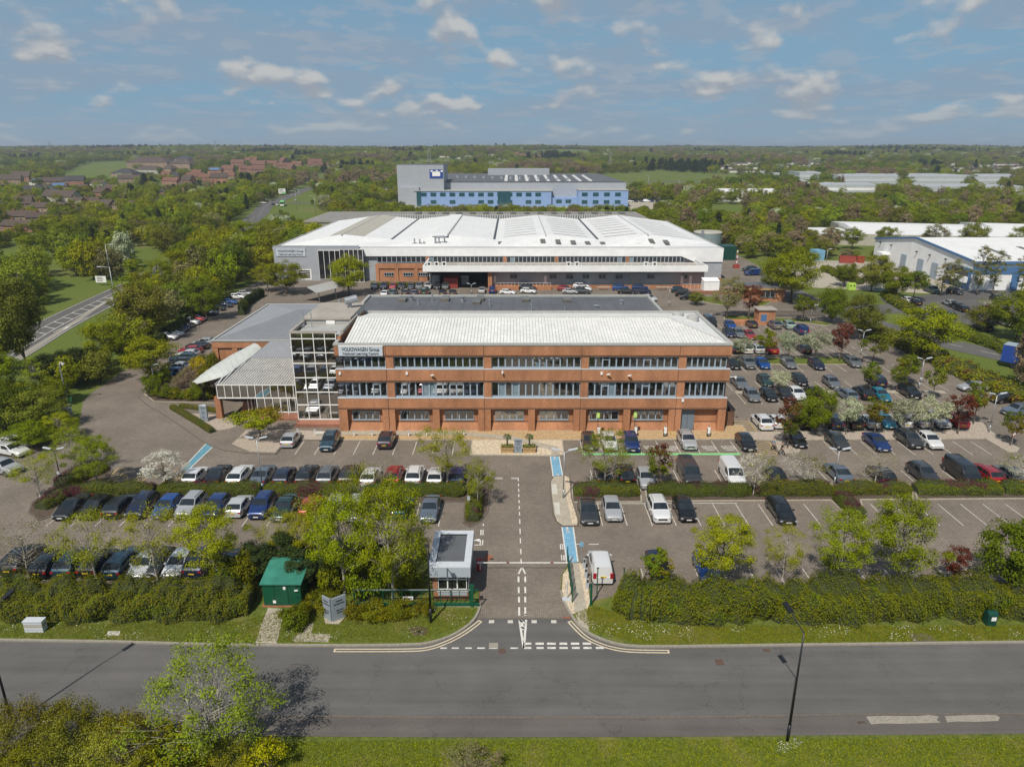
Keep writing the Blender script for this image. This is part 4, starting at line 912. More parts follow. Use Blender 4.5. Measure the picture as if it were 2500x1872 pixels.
for x, w_ in ((1.2,1.7),(11.8,1.7),(16.2,1.7),(20.6,1.7),(25,1.7),(29.5,1.7),(38,1.7),(47,1.4)):
    window_unit(B7, x - w_, x + w_ * .1, 190.1, 2.5, 3.7, 2, M['frame'], M['glass_plain'], .12)
a = MB(); a.box(31.8, 34.6, 190.05, 190.19, .95, 3.9); part(a, 'shutter', M['coping'], B7)
for x in (-4.6, 9, 45.7, 48): a = MB(); a.box(x - .35, x + .35, 190.05, 190.19, .95, 3.3); part(a, 'door', M['white_frame'], B7)
a = MB()
for i in range(16): a.box(-4 + i * .95, -3.95 + i * .95, 187.3, 187.35, .95, 1.9)
a.box(-4, 10.3, 187.3, 187.35, 1.86, 1.92); a.box(45, 51, 185.6, 185.65, 1.86, 1.92); [a.box(45 + i, 45.05 + i, 185.6, 185.65, .95, 1.9) for i in range(7)]; part(a, 'dock_railing', M['white_frame'], B7)
# folded roof: four ridges, three valleys
prof = [(wx0, 9.2), (-50.5, 11.4), (-35.9, 9.9), (-21.3, 11.4), (-5.3, 9.9), (10, 11.4), (25.6, 9.9), (40.3, 11.4), (wx1, 9.0)]
yf2 = 215.0
a = MB()
for (xa_, za), (xb_, zb) in zip(prof[:-1], prof[1:]):
    a.poly([(xa_, yf2, za), (xb_, yf2, zb), (xb_, wyb, zb), (xa_, wyb, za)])
    a.poly([(xa_, wyb, za), (xb_, wyb, zb), (xb_, wyb, 8), (xa_, wyb, 8)], 1)
for (xa_, za), (xb_, zb) in zip(prof[:-1], prof[1:]):   # front strip sloping to the fascia
    a.poly([(xa_, 203.4, 9.2 if xb_ < 58 else 9.1), (xb_, 203.4, 9.2), (xb_, yf2, zb + .01), (xa_, yf2, za + .01)])
a.poly([(wx0, wy - .1, 9.86), (-43, wy - .1, 9.6), (-43, 203.4, 9.4), (wx0, 203.4, 9.3)]); a.box(-43, wx1, wy - .36, 203.4, 8.9, 9.05)
for x, z in ((-35.9, 9.9), (-5.3, 9.9), (25.6, 9.9)): a.box(x - .35, x + .35, yf2, wyb, z - .1, z + .12, 2)
for x, z in ((-50.5, 11.4), (10, 11.4), (40.3, 11.4)): a.box(x - .15, x + .15, yf2 - 2, wyb, z - .02, z + .1, 3)
a.add([(-54.5, yf2 + .5, 10.92), (-50.5, yf2 + .5, 11.44), (-50.5, wyb - 1, 11.44), (-54.5, wyb - 1, 10.92)], [(0,1,2,3)], 4); a.add([(-50.5, yf2 + .5, 11.44), (-44.3, yf2 + .5, 10.82), (-44.3, wyb - 1, 10.82), (-50.5, wyb - 1, 11.44)], [(0,1,2,3)], 4)
a.box(-23.6, -19.2, yf2 - 3, wyb + 1, 11.2, 11.55, 0); a.box(-19.2, -18.9, yf2 - 3, wyb + 1, 11.2, 11.5, 3)
a.box(wx0 - .2, wx0 + .3, wy, wyb, 8.8, 9.45, 3); a.box(wx1 - .3, wx1 + .2, wy, wyb, 8.6, 9.2, 3)
M['roof_beige'] = mat('beige_roof_sheet', (.38,.36,.30), .7, var=.1, scale=.8)
part(a, 'roof', [M['roof_white'], M['cladding'], M['seam'], M['coping'], M['roof_beige']], B7)
a = MB()   # slot rooflights on the right-hand spans
for (xa_, za, xb_, zb) in ((-2.5, 10.15, 7.5, 11.15), (12.5, 11.16, 23, 10.15), (28, 10.15, 38, 11.16), (43, 11.05, 55, 9.5)):
    for k in range(8):
        y = 219 + k * 7; a.add([(xa_, y, za + .06), (xb_, y, zb + .06), (xb_, y + .9, zb + .06), (xa_, y + .9, za + .06)], [(0,1,2,3)])
part(a, 'rooflight', M['coping'], B7)
for i, x in enumerate((-3.2, 1.6, 4.7, 9, 13.4, 17.8, 22, 26.4, 30.9, 36.3, 40.5, 44.8)):
    zz = 9.2; t1 = (206.5 - 203.4) / 11.6; t2 = (210.5 - 203.4) / 11.6
    def zr_(t): 
        for (xa_, za), (xb_, zb) in zip(prof[:-1], prof[1:]):
            if xa_ <= x <= xb_: return 9.2 + (za + (zb - za) * (x - xa_) / (xb_ - xa_) - 9.2) * t + .12
        return 10
    a = MB(); a.add([(x - .75, 206.5, zr_(t1)), (x + .75, 206.5, zr_(t1)), (x + .65, 210.5, zr_(t2)), (x - .85, 210.5, zr_(t2))], [(0,1,2,3)]); part(a, 'rooflight', M['skylight'], B7)
for x, y, h in ((-28, 206.5, 1.6), (-26.5, 206.5, 1.4), (-25.3, 206.5, .8), (-21, 207, 1.6), (-19.5, 208, 2.0)): a = MB(); a.cyl((x, y, 9.2), (x, y, 9.6 + h), .22); a.box(x - .7, x + .5, y - .3, y + .3, 9.2, 9.9); part(a, 'roof_vent', M['grey_metal'], B7)
a = MB(); a.cyl((-22, 206.6, 11.6), (-19.4, 207.4, 11.6), .35); a.cyl((-22, 206.6, 9.4), (-22, 206.6, 11.6), .3); part(a, 'duct', M['grey_metal'], B7)
sg = MB(); sg.box(-66.2, -58, wy - .2, wy - .05, 7.0, 9.0); sg.box(-66.3, -57.9, wy - .24, wy - .04, 9.0, 9.15)
so = part(sg, 'sign_board', M['sign_pale'], B7)
put_text('VOLKSWAGEN Group', .9, M['sign_dark'], so, (-62.1 + 4, wy - .23 - 240, 8.35), bold=.012, fit=7.2); put_text('National Learning Centre', .68, M['sign_dark'], so, (-62.1 + 4, wy - .23 - 240, 7.5), bold=.008, fit=6.7)
a = MB(); a.box(-50, 43, wyb + .1, wyb + .5, 9.5, 11.45, 0); [a.box(-50 + i * .93, -49.6 + i * .93, wyb - .0, wyb + .09, 9.6, 11.3, 1) for i in range(100)]; part(a, 'rear_louvres', [M['coping'], M['seam']], B7)
B9 = thing('flat_roofed_shed', 'long flat-roofed grey shed peeping out right behind the white warehouse', 'shed', (-5, 320, 0))
a = MB(); a.box(-86, 58, 300, 345, 0, 6.5, 0); a.box(-86.4, 58.4, 299.6, 345.4, 6.5, 7.1, 1); part(a, 'wall', [M['coping'], M['kerb']], B9)
a = MB(); a.box(-85.5, 57.5, 300.5, 344.5, 7.1, 7.15); part(a, 'roof', M['roof_old'], B9)
for i in range(16): a = MB(); a.box(-44 + i * 6.2, -41.6 + i * 6.2, 330, 336, 7.16, 7.9); part(a, 'rooflight', M['skylight'], B9)
# ---------------------------------------------------------------- light blue factory far behind
B10 = thing('factory', 'light blue and grey factory with a tall grey block at its left end', 'factory', (0, 480, 0))
a = MB(); a.box(-60.5, 25, 466, 478, 0, 9.6, 0); a.box(25, 44, 468, 478, 0, 5.5, 0); a.box(42, 73.5, 464, 480, 0, 10.2, 0); part(a, 'wall', M['blue_clad'], B10)
a = MB(); a.box(-62, 74, 478, 640, 0, 14.3, 0); a.box(-73, -43.5, 470, 500, 0, 25.4, 0); a.box(-72, -59, 466, 470, 0, 12, 0); part(a, 'hall', M['cladding'], B10)
a = MB(); a.box(-62.3, 26, 465.6, 479, 9.6, 10.1); a.box(41.8, 73.8, 463.7, 480, 10.2, 10.6); part(a, 'parapet', M['coping'], B10)
a = MB(); a.poly([(-62, 478, 14.65), (74, 478, 14.65), (62, 560, 16.3), (-50, 560, 16.3)]); a.poly([(62,560,16.3),(-50,560,16.3),(-62,640,14.65),(74,640,14.65)]); a.poly([(74,478,14.65),(74,640,14.65),(62,560,16.3)]); a.box(-73, -43.5, 470, 500, 25.4, 25.6)
for i in range(9):
    for j in range(5): a.box(-5 + i * 7, -3 + i * 7, 488 + j * 13, 493 + j * 13, 14.8 + .3 * j, 15.5 + .3 * j, 1)
part(a, 'roof', [M['roof_grey'], M['roof_white']], B10)
a = MB(); a.box(-18, 28, 556, 568, 14, 20.8); part(a, 'plant_house', M['cladding'], B10)
for i in range(14):
    x = -45 + i * 6.3; a = MB(); a.cyl((x, 490 + (i * 37) % 40, 14.5), (x, 490 + (i * 37) % 40, 16.9), 1.2, .8); part(a, 'roof_vent', M['grey_metal'], B10)
def fwin(x, z, y, w_=3.6, h=2.3):
    f = MB(); f.box(x - w_/2, x + w_/2, y - .1, y - .01, z, z + h); part(f, 'window', M['glass_blue'], B10)
for i in range(13):
    x = -56 + i * 6.05
    if 13 < i: continue
    fwin(x, 6.4, 466)
for i in (1, 3, 6, 7, 8, 9, 11, 12): fwin(-56 + i * 6.05, 1.8, 466)
for i in range(4): fwin(46 + i * 7.0, 6.6, 464); fwin(46 + i * 7.0, 1.9, 464)
for x in (30, 36): fwin(x, 2, 468)
a = MB(); a.box(-60.6, -57.8, 465.8, 465.99, 0, 9.4); a.box(-9, -1, 465.7, 465.99, 0, 9.3); part(a, 'glazed_entrance', M['glass_blue'], B10)
a = MB(); a.box(-52.3, -43.9, 469.7, 469.95, 17.4, 22.6, 0)
pb = part(a, 'billboard', [M['blue']], B10)
a = MB(); a.box(-50.6, -45.6, 469.6, 469.69, 18.6, 21.4); [a.box(-51.6 + k * 3.2, -50.2 + k * 3.2, 469.6, 469.69, 21.2, 22.2) for k in range(3)]; part(a, 'billboard_emblem', M['white_frame'], B10)

# ---------------------------------------------------------------- sheds on the right
B11 = thing('trade_unit', 'white gabled trade unit with blue trim and three tall doors on the right', 'warehouse', (140, 215, 0))
ux, uy0, uy1 = 121.3, 187, 240; ym = 216
a = MB(); a.add([(ux, uy0, 0), (ux, uy1, 0), (ux, uy1, 7.3), (ux, ym, 10.3), (ux, uy0, 7.6)], [(4,3,2,1,0)]); a.add([(ux, uy0, 0), (185, uy0, 0), (185, uy0, 7.6), (ux, uy0, 7.6)], [(0,1,2,3)]); part(a, 'wall', M['white'], B11)
a = MB(); a.poly([(ux - .3, uy0 - .3, 7.6), (185, uy0 - .3, 7.6), (185, ym, 10.4), (ux - .3, ym, 10.4)]); a.poly([(ux - .3, ym, 10.4), (185, ym, 10.4), (185, uy1 + .3, 7.3), (ux - .3, uy1 + .3, 7.3)])
for x in (133, 143, 153, 163): a.add([(x, 192, 8.16), (x + 1.6, 192, 8.16), (x + 1.6, 204, 9.28), (x, 204, 9.28)], [(0,1,2,3)], 1)
part(a, 'roof', [M['roof_white'], M['skylight']], B11)
a = MB(); a.box(ux - .3, 185, uy0 - .55, uy0 - .3, 7.0, 7.7)
for (ya_, za, yb_, zb) in ((uy0 - .3, 7.3, ym, 10.1), (ym, 10.1, uy1 + .3, 7.0)): a.add([(ux - .4, ya_, za), (ux - .4, yb_, zb), (ux - .4, yb_, zb + .55), (ux - .4, ya_, za + .55), (ux, ya_, za), (ux, yb_, zb), (ux, yb_, zb + .55), (ux, ya_, za + .55)], [(3,2,1,0), (0,1,5,4), (3,7,6,2)])
a.box(ux - .1, ux - .01, uy0, 198, 0, 5.6); a.box(ux, 185, uy0 - .1, uy0 - .01, 4.2, 6.2); a.box(132, 134, uy0 - .12, uy0 - .01, 0, 4.2); a.box(148, 150, uy0 - .12, uy0 - .01, 0, 4.2); part(a, 'trim', M['blue_trim'], B11)
for y in (204, 211.5, 221): a = MB(); a.box(ux - .15, ux - .02, y - 1.6, y + 1.6, 0, 4.6); part(a, 'shutter', M['frame'], B11)
a = MB(); a.box(ux - .2, ux - .11, 188.5, 196, 3.4, 5.0); part(a, 'window', M['glass_plain'], B11)
a = MB(); a.box(ux - 1.0, ux - .21, 188, 197, 1.8, 3.3); part(a, 'balcony_panel', M['white'], B11)
a = MB(); a.box(ux - 2.5, ux - .02, 229.5, 233.5, 3.2, 3.9); part(a, 'door_canopy', M['white'], B11)
for y in (199, 207, 214, 229, 236): a = MB(); a.obox((ux - .4, y, 6.4), (.5, .3, .4)); part(a, 'floodlight', M['black'], B11)
def shed(name, lab, pts, h, rise, cat='warehouse', wallm='white', roofm='roof_white', bandm=None):
    cx = sum(p[0] for p in pts) / 4; cy = sum(p[1] for p in pts) / 4; z0 = TH(cx, cy) - .5
    t = thing(name, lab, cat, (cx, cy, z0))
    a = MB(); a.prism(pts, z0, z0 + h); part(a, 'wall', M[wallm], t)
    A, B, C_, D = [Vector((*p, z0 + h + .02)) for p in pts]; m1 = (A + D) / 2 + Vector((0,0,rise)); m2 = (B + C_) / 2 + Vector((0,0,rise))
    a = MB(); a.add([A, B, m2, m1, C_, D], [(0,1,2,3), (3,2,4,5), (0,3,5), (1,4,2)]); part(a, 'roof', M[roofm], t)
    if bandm: a = MB(); q = [(p[0] + (p[0]-cx)*.004, p[1] + (p[1]-cy)*.004) for p in pts]; a.prism(q, z0 + h*.3, z0 + h*.62); part(a, 'window_band', M[bandm], t)
    return t
shed('storage_shed', 'low cream and white shed with rounded eaves behind the white trade unit', [(134,278),(186,268),(204,312),(144,328)], 4.8, 1.6, wallm='roof_beige')
shed('storage_shed', 'white-roofed shed at the right edge behind the trade unit', [(190,276),(262,264),(262,306),(200,324)], 4.8, 1.8)
shed('storage_shed', 'lower white lean-to at the left end of the cream shed', [(120,282),(134,278),(142,312),(126,314)], 3.6, .6, wallm='roof_beige')
shed('depot', 'small white depot with a dark logo square among trees, right of the factory', [(146,512),(185,512),(190,545),(150,545)], 7.5, 1.0, wallm='white')
def far_shed(px0, px1, py, hpx, lab, depth=45, rise=.6, wallm='unit_grey', roofm='unit_roof', band=None):
    x0, y0, z0 = GT(px0, py); x1, y1, z1 = GT(px1, py); Y = (y0 + y1) / 2; h = hpx / SC(Y)
    x0 = (px0 - 1250) / SC(Y); x1 = (px1 - 1250) / SC(Y)
    return shed('industrial_unit', lab, [(x0, Y), (x1, Y), (x1 + 6, Y + depth), (x0 + 4, Y + depth)], h, rise, 'industrial unit', wallm, roofm, band)
far_shed(1950, 2003, 438, 16, 'small pale blue-grey unit with a glazed top, left of the long white units', 60, wallm='unit_grey', band='frame_light')
far_shed(2050, 2372, 449, 18, 'longest white unit with a row of glass rooflights on the right', 80, wallm='unit_grey', band='frame_light')
far_shed(2374, 2560, 448, 16, 'white unit running off the right edge of the photo', 80, wallm='unit_grey', band='frame_light')
far_shed(1812, 1975, 451, 8, 'low pale roof strip left of the long white unit', 60)
far_shed(1975, 2142, 470, 19, 'grey-white unit in front of the long white unit', 50, wallm='unit_grey', band='white')
far_shed(2230, 2500, 468, 13, 'low white unit in front of the right-hand units', 50, wallm='unit_grey')
far_shed(2440, 2500, 459, 8, 'low cream and blue unit at the right edge beside a dark conifer', 20, wallm='roof_beige')
far_shed(1860, 1902, 433, 11, 'small white unit left of the blue-grey unit', 40)
# brick gate lodge at the back right
t = thing('gate_lodge', 'small brick lodge with a flat dark roof by the rear gate', 'building', (60, 176, 0))
a = MB(); a.box(57.5, 67, 172.5, 180, 0, 3.0); part(a, 'wall', M['brick'], t); a = MB(); a.box(57, 67.5, 172, 180.5, 3.0, 3.4); part(a, 'roof', M['roof_grey'], t); a = MB(); a.box(57, 67.5, 171.9, 172, 2.9, 3.42); part(a, 'fascia', M['orange_wood'], t); window_unit(t, 61, 64.5, 172.4, 1, 2.5, 3, M['frame'], M['glass_plain'], .1)
t = thing('gate_kiosk', 'little brick kiosk with a blue door among trees by the rear gate', 'kiosk', (50.5, 149, 0))
a = MB(); a.box(46.5, 56, 147.8, 150, 0, .8); a.box(52.5, 56, 148, 151, 0, 3.2); part(a, 'wall', M['brick'], t); a = MB(); a.box(52.2, 56.3, 147.7, 151.3, 3.2, 3.4); part(a, 'roof', M['roof_tan'], t); a = MB(); a.box(53, 54.2, 147.9, 147.99, 0, 2.3); part(a, 'door', M['blue_trim'], t)
# round tank
t = thing('water_tank', 'round pale green steel tank behind the right end of the warehouse', 'tank', (70, 258, 0))
a = MB(); a.cyl((0, 0, 0), (0, 0, 7.2), 4.9, n=36); a.build('shell', M['tank'], t); a = MB(); a.cyl((0, 0, 7.2), (0, 0, 7.6), 5.0, 4.7, n=36); a.build('lid', M['roof_beige'], t); a = MB(); a.box(-3.4, -2.6, -4.6, -4.2, 5.5, 8.4); a.build('ladder', M['grey_metal'], t)

# ---------------------------------------------------------------- gatehouse
B12 = thing('gatehouse', 'small square gatehouse with a pale metal roof frame and white windows beside the barrier', 'gatehouse', (-5.15, 53.3, 0))
gx0, gx1, gy0, gy1 = -6.55, -3.65, 50.8, 55.6
a = MB(); a.box(gx0, gx1, gy0, gy0 + .15, .1, .95, 0); a.box(gx0, gx0 + .35, gy0, gy0 + .15, .95, 2.6, 0); a.box(gx0, gx0 + .15, gy0 + .15, gy1, .1, 2.6, 0); a.box(gx1 - .15, gx1, gy0 + .15, gy1, .1, .9, 0); a.box(gx0, gx1, gy1 - .15, gy1, .1, 2.6, 0)
part(a, 'wall', M['brick'], B12)
a = MB(); a.box(gx0 + .4, gx1 - .12, gy0 - .03, gy0, .5, .95); a.box(gx1, gx1 + .03, gy0 + .1, gy1 - .3, .9, 2.6); part(a, 'panel', M['pale_grey'], B12)
window_unit(B12, gx0 + .4, gx1 - .1, gy0 + .08, 1.0, 2.55, 3, M['white_frame'], M['glass_plain'], .1, sill=.06, bars=((0, 2.05), (1, 2.05), (2, 2.05)))
a = MB(); rx0, rx1, ry0, ry1 = gx0 - .3, gx1 + .25, gy0 - .55, gy1 + .5
a.box(rx0, rx1, ry0, ry0 + .05, 2.6, 3.5); a.box(rx0, rx1, ry1 - .05, ry1, 2.6, 3.5); a.box(rx0, rx0 + .05, ry0 + .05, ry1 - .05, 2.6, 3.5); a.box(rx1 - .05, rx1, ry0 + .05, ry1 - .05, 2.6, 3.5); a.box(rx0 + .05, rx1 - .05, ry0 + .05, ry1 - .05, 2.6, 2.65)
part(a, 'fascia', M['pale_grey'], B12)
a = MB(); b_ = .55; a.box(rx0, rx1, ry0, ry0 + b_ + .3, 3.5, 3.56); a.box(rx0, rx1, ry1 - b_, ry1, 3.5, 3.56); a.box(rx0, rx0 + b_, ry0 + b_ + .3, ry1 - b_, 3.5, 3.56); a.box(rx1 - b_, rx1, ry0 + b_ + .3, ry1 - b_, 3.5, 3.56); part(a, 'roof_frame', M['frame_light'], B12)
a = MB(); a.box(rx0 + b_, rx1 - b_, ry0 + b_ + .3, ry1 - b_, 3.3, 3.4); part(a, 'roof', M['roof_grey'], B12)
a = MB(); a.cyl((rx1, 54.8, 3.3), (rx1 + .4, 54.8, 3.4), .03); a.obox((rx1 + .45, 54.8, 3.35), (.3, .14, .14)); part(a, 'camera', M['white_frame'], B12)
# green electricity cabinet
B13 = thing('substation_box', 'dark green electricity box with a sloping lighter green lid behind the left hedge', 'substation', (-18.9, 51.4, 0))
a = MB(); a.box(-20.45, -17.35, 49.95, 52.9, .12, 2.15); part(a, 'casing', M['green_paint'], B13)
a = MB(); a.add([(-20.6, 49.8, 2.15), (-17.2, 49.8, 2.15), (-17.2, 53.05, 2.15), (-20.6, 53.05, 2.15), (-20.6, 49.8, 2.25), (-17.2, 49.8, 2.25), (-17.2, 53.05, 2.75), (-20.6, 53.05, 2.75)], [(0,3,2,1),(4,5,6,7),(0,1,5,4),(1,2,6,5),(2,3,7,6),(3,0,4,7)]); part(a, 'lid', M['green_roof'], B13)
a = MB(); [a.box(x - .012, x + .012, 49.93, 49.949, .2, 2.1) for x in (-19.5, -18.4)]; [a.box(-17.7, -17.5, 49.9, 49.949, z, z + .04) for z in (.4, .9, 1.4, 1.9)]; part(a, 'door_seams', M['black'], B13)
a = MB(); a.box(-18.75, -18.55, 49.92, 49.949, 1.65, 1.9); a.box(-17.85, -17.55, 49.92, 49.949, 1.5, 1.62); a.box(-19.7, -19.45, 49.92, 49.949, .35, .6); part(a, 'notice', M['white_frame'], B13)
a = MB(); a.box(-20.6, -17.1, 49.75, 53.1, .0, .12); part(a, 'plinth', M['brick_red'], B13)
# ================================================================ VEHICLES
def lerp_prof(pr, u):
    for (u0, z0), (u1, z1) in zip(pr[:-1], pr[1:]):
        if u <= u1: return z0 + (z1 - z0) * (u - u0) / max(u1 - u0, 1e-6)
    return pr[-1][1]
CT = {  # L, W, cowl u, cowl z, screen-top u, roof z, roof rear u, rear base u, rear base z, nose z, pillars
 'hatchback': (4.15, 1.79, 1.15, .98, 1.95, 1.47, 3.45, 3.98, 1.02, .72),
 'SUV': (4.45, 1.86, 1.15, 1.10, 1.85, 1.65, 3.75, 4.28, 1.12, .86),
 'estate car': (4.75, 1.83, 1.35, .98, 2.15, 1.48, 4.0, 4.58, 1.02, .72),
 'saloon': (4.72, 1.84, 1.35, .97, 2.15, 1.45, 3.15, 4.05, 1.06, .72),
 'van': (5.2, 1.98, .85, 1.22, 1.65, 1.96, 5.02, 5.14, 1.2, .95),
 'small van': (4.5, 1.86, 1.05, 1.12, 1.75, 1.84, 4.3, 4.43, 1.1, .82),
 'convertible': (4.6, 1.84, 1.4, .97, 2.15, 1.36, 2.9, 3.7, 1.02, .72),
}
CARP = {}
def car_geo(kind):
    L, W, uc, zc, ut, zt, ur, ub, zb, zn = CT[kind]; van = 'van' in kind
    top = [(0, zn - .12), (.06, zn), (.35, zn + .12), (uc, zc), (ut, zt - .03), ((ut + ur) / 2, zt), (ur, zt - .05), (ub, zb), (L - .08, zb - .06 if kind in ('saloon', 'convertible') else zb - .08), (L, zb - .25)]
    belt = [(0, zn - .22), (.35, zn - .04), (uc, zc - .06), (ub, zb - .02), (L, zb - .32)]
    us = [0, .03, .1, .22, .38, .65, uc - .12, uc + .06, (uc + ut) / 2, ut - .05, ut + .06]
    bp = ut + (ur - ut) * (.42 if kind not in ('van',) else .22); us += [ut + (bp - ut) * .5, bp - .045, bp + .045]
    cpil = ur - .12 if not van else ur - .2
    us += [bp + (cpil - bp) * .5, cpil - .05, cpil + .05, ur, (ur + ub) / 2, ub - .04, ub + .03, L - .07, L - .02, L]
    us = sorted(set(round(u, 3) for u in us if 0 <= u <= L)); n = len(us); rings = []
    for u in us:
        a = 1.0
        if u < .55: a = 1 - .16 * ((.55 - u) / .55) ** 2.2
        if u > L - .5: a = 1 - .12 * ((u - L + .5) / .5) ** 2.2
        hw = W / 2 * a; zt_ = lerp_prof(top, u); zw = min(lerp_prof(belt, u), zt_ - .03); g = max(zt_ - zw, 0)
        k = min(g / .45, 1); tum = (.13 if not van else .07)
        hr = hw * (.93 - (.11 if kind != 'van' else .05) * k); zb_ = .20 + (.08 if u < .1 or u > L - .1 else 0)
        rings.append([(hw * .93, zb_), (hw, .36), (hw * 1.0, .55), (hw * .985, zw - .06), (hw * .95, zw), (hr, zw + g * (.82 if k > .5 else .6)), (hr - .06 - .03 * k, zt_ - .018 * k - .004), (hr * .55, zt_ + .008), (0, zt_ + .014)])
    K = 9; body = MB(); ws = MB(); rw = MB(); side = [MB(), MB()]; trim = MB()
    def V(i, k, s): y, z = rings[i][k]; return (s * y, us[i] - L / 2, z)
    zband = lambda i: rings[i][8][1] - rings[i][4][1]
    for i in range(n - 1):
        um = (us[i] + us[i + 1]) / 2
        for s in (-1, 1):
            for k in range(K - 1):
                q = [V(i, k, s), V(i + 1, k, s), V(i + 1, k + 1, s), V(i, k + 1, s)]
                if s == 1: q = q[::-1]
                tgt = body; mm = 0
                if k >= 6:
                    if uc + .05 < um < ut - .04: tgt = ws
                    elif ur < um < ub - .03 and kind != 'van' and not (kind == 'small van'): tgt = rw
                    elif kind == 'small van' and ur < um < ub - .03: mm = 0
                if k == 4 and zband(i) > .12 and zband(i + 1) > .1:
                    pill = (bp - .05 < um < bp + .05) or (cpil - .06 < um < cpil + .06)
                    if not pill and uc + .06 < um < (ub - .1 if not van else bp): tgt = side[0 if s < 0 else 1]
                if k == 0: tgt, mm = body, 1
                tgt.add(q, [(0, 1, 2, 3)], mm)
    for i in (0, n - 1):
        pts = [V(i, k, -1) for k in range(K)] + [V(i, k, 1) for k in range(K - 2, -1, -1)]
        body.add(pts if i == 0 else pts[::-1], [tuple(range(len(pts)))], 0)
    for s in (-1, 1):   # wheel arches
        for cy in (.82 - L / 2, L / 2 - .88):
            r = .39; x = s * (W / 2 + .004); c = [(x, cy + r * math.cos(t), .33 + r * math.sin(t)) for t in [math.pi * j / 9 - .1 for j in range(10)]] + [(x, cy - r, .18), (x, cy + r, .18)]
            body.add(c if s > 0 else c[::-1], [tuple(range(len(c)))], 1)
    if kind in ('SUV', 'estate car'):
        for s in (-1, 1): body.cyl((s * .60, ut - L / 2 + .1, zt + .03), (s * .60, ur - L / 2 - .1, zt + .01), .02, n=5, m=1)
    return L, W, zn, zb, uc, body, ws, rw, side
def make_car(kind):
    L, W, zn, zb, uc, body, ws, rw, side = car_geo(kind)
    t = thing('parked_' + kind.lower().replace(' ', '_'), kind, 'van' if 'van' in kind else 'car', (0, -500, 0))
    b = body.build('body', [M['car_paint'], M['plastic']], t, True)
    ws.build('windscreen', M['car_glass'], t, True)
    if rw.f: rw.build('rear_window', M['car_glass'], t, True)
    for q in side: q.build('side_window', M['car_glass'], t)
    for s in (-1, 1):
        for cy in (.82 - L / 2, L / 2 - .88):
            a = MB(); x0, x1 = s * (W / 2 - .18), s * (W / 2 + .018)
            a.cyl((x0, cy, .33), (x1, cy, .33), .33, n=18, m=0); a.cyl((x1 - s * .01, cy, .33), (x1 + s * .006, cy, .33), .225, n=14, m=1)
            a.cyl((x1, cy, .33), (x1 + s * .012, cy, .33), .07, n=8, m=0)
            for j in range(5):
                an = j * 2 * math.pi / 5; a.obox((x1 + s * .008, cy + .14 * math.cos(an + .6), .33 + .14 * math.sin(an + .6)), (.004, .05, .05), 0, 0)
            a.build('wheel', [M['tyre'], M['rim']], t)
        a = MB(); a.obox((s * (W / 2 - .26), -L / 2 + .085, zn - .14), (.36, .18, .13), R(-14) * s * -1 * -1); a.build('headlight', M['lamp_clear'], t)
        a = MB(); a.obox((s * (W / 2 - .2), L / 2 - .055, zb - .25 if 'van' not in kind else zb - .1), (.28, .13, .14 if 'van' not in kind else .5)); a.build('tail_light', M['lamp_red'], t)
        a = MB(); a.obox((s * (W / 2 + .09), uc + .32 - L / 2, lerp_prof([(0, .9), (9, .9)], 0) + (.1 if kind != 'hatchback' else .07) + (.15 if 'van' in kind else 0)), (.2, .12, .14)); a.build('wing_mirror', M['car_paint'], t)
    a = MB(); a.box(-.26, .26, -L / 2 - .02, -L / 2 + .03, .38, .5); a.build('number_plate', M['plate_white'], t)
    a = MB(); a.box(-.26, .26, L / 2 - .03, L / 2 + .02, .62 if 'van' not in kind else .85, .74 if 'van' not in kind else .97); a.build('number_plate', M['plate_yellow'], t)
    a = MB(); a.box(-.45, .45, -L / 2 - .008, -L / 2 + .05, .52, zn - .16); a.box(-.62, .62, -L / 2 + .0, -L / 2 + .05, .26, .36); a.build('grille', M['plastic'], t)
    return t
def make_far(kind):
    """far copies, too small to show their parts"""
    L, W, zn, zb, uc, body, ws, rw, side = car_geo(kind)
    off = len(body.v)
    for src, m in ((ws, 2), (rw, 2), (side[0], 2), (side[1], 2)):
        body.add(src.v, src.f, m) if src.f else None
    for s in (-1, 1):
        for cy in (.82 - L / 2, L / 2 - .88): body.cyl((s * (W/2-.1), cy, .33), (s * (W/2+.02), cy, .33), .33, n=10, m=1); body.cyl((s * (W/2), cy, .33), (s * (W/2+.03), cy, .33), .22, n=8, m=3)
        body.obox((s * (W / 2 - .26), -L / 2 + .08, zn - .14), (.36, .18, .13), 0, 3); body.obox((s * (W / 2 - .2), L / 2 - .05, zb - .25), (.28, .13, .16), 0, 4)
    o = body.build('parked_' + kind.lower().replace(' ', '_'), [M['car_paint'], M['plastic'], M['car_glass'], M['rim'], M['lamp_red']], None, True)
    o.location = (0, -500, 0); return tag(o, kind, 'van' if 'van' in kind else 'car')
PAL = {'black': (.006,.006,.007), 'near-black': (.012,.013,.016), 'dark grey': (.035,.038,.043), 'mid grey': (.13,.14,.15), 'silver': (.38,.39,.40), 'blue-grey': (.12,.15,.19), 'white': (.72,.72,.71),
 'navy': (.008,.014,.045), 'bright blue': (.008,.065,.26), 'deep blue': (.006,.028,.13), 'teal': (.01,.16,.24), 'dark teal': (.008,.04,.065), 'red': (.32,.012,.018), 'dark green': (.01,.04,.035), 'brown': (.05,.038,.034), 'dark plum': (.03,.02,.032),
 'pale green': (.30,.42,.38), 'pale grey': (.50,.52,.51), 'beige': (.33,.30,.26)}
KL = {'h': 'hatchback', 's': 'SUV', 'e': 'estate car', 'l': 'saloon', 'v': 'van', 'w': 'small van', 'c': 'convertible'}
first = {}; nveh = 0
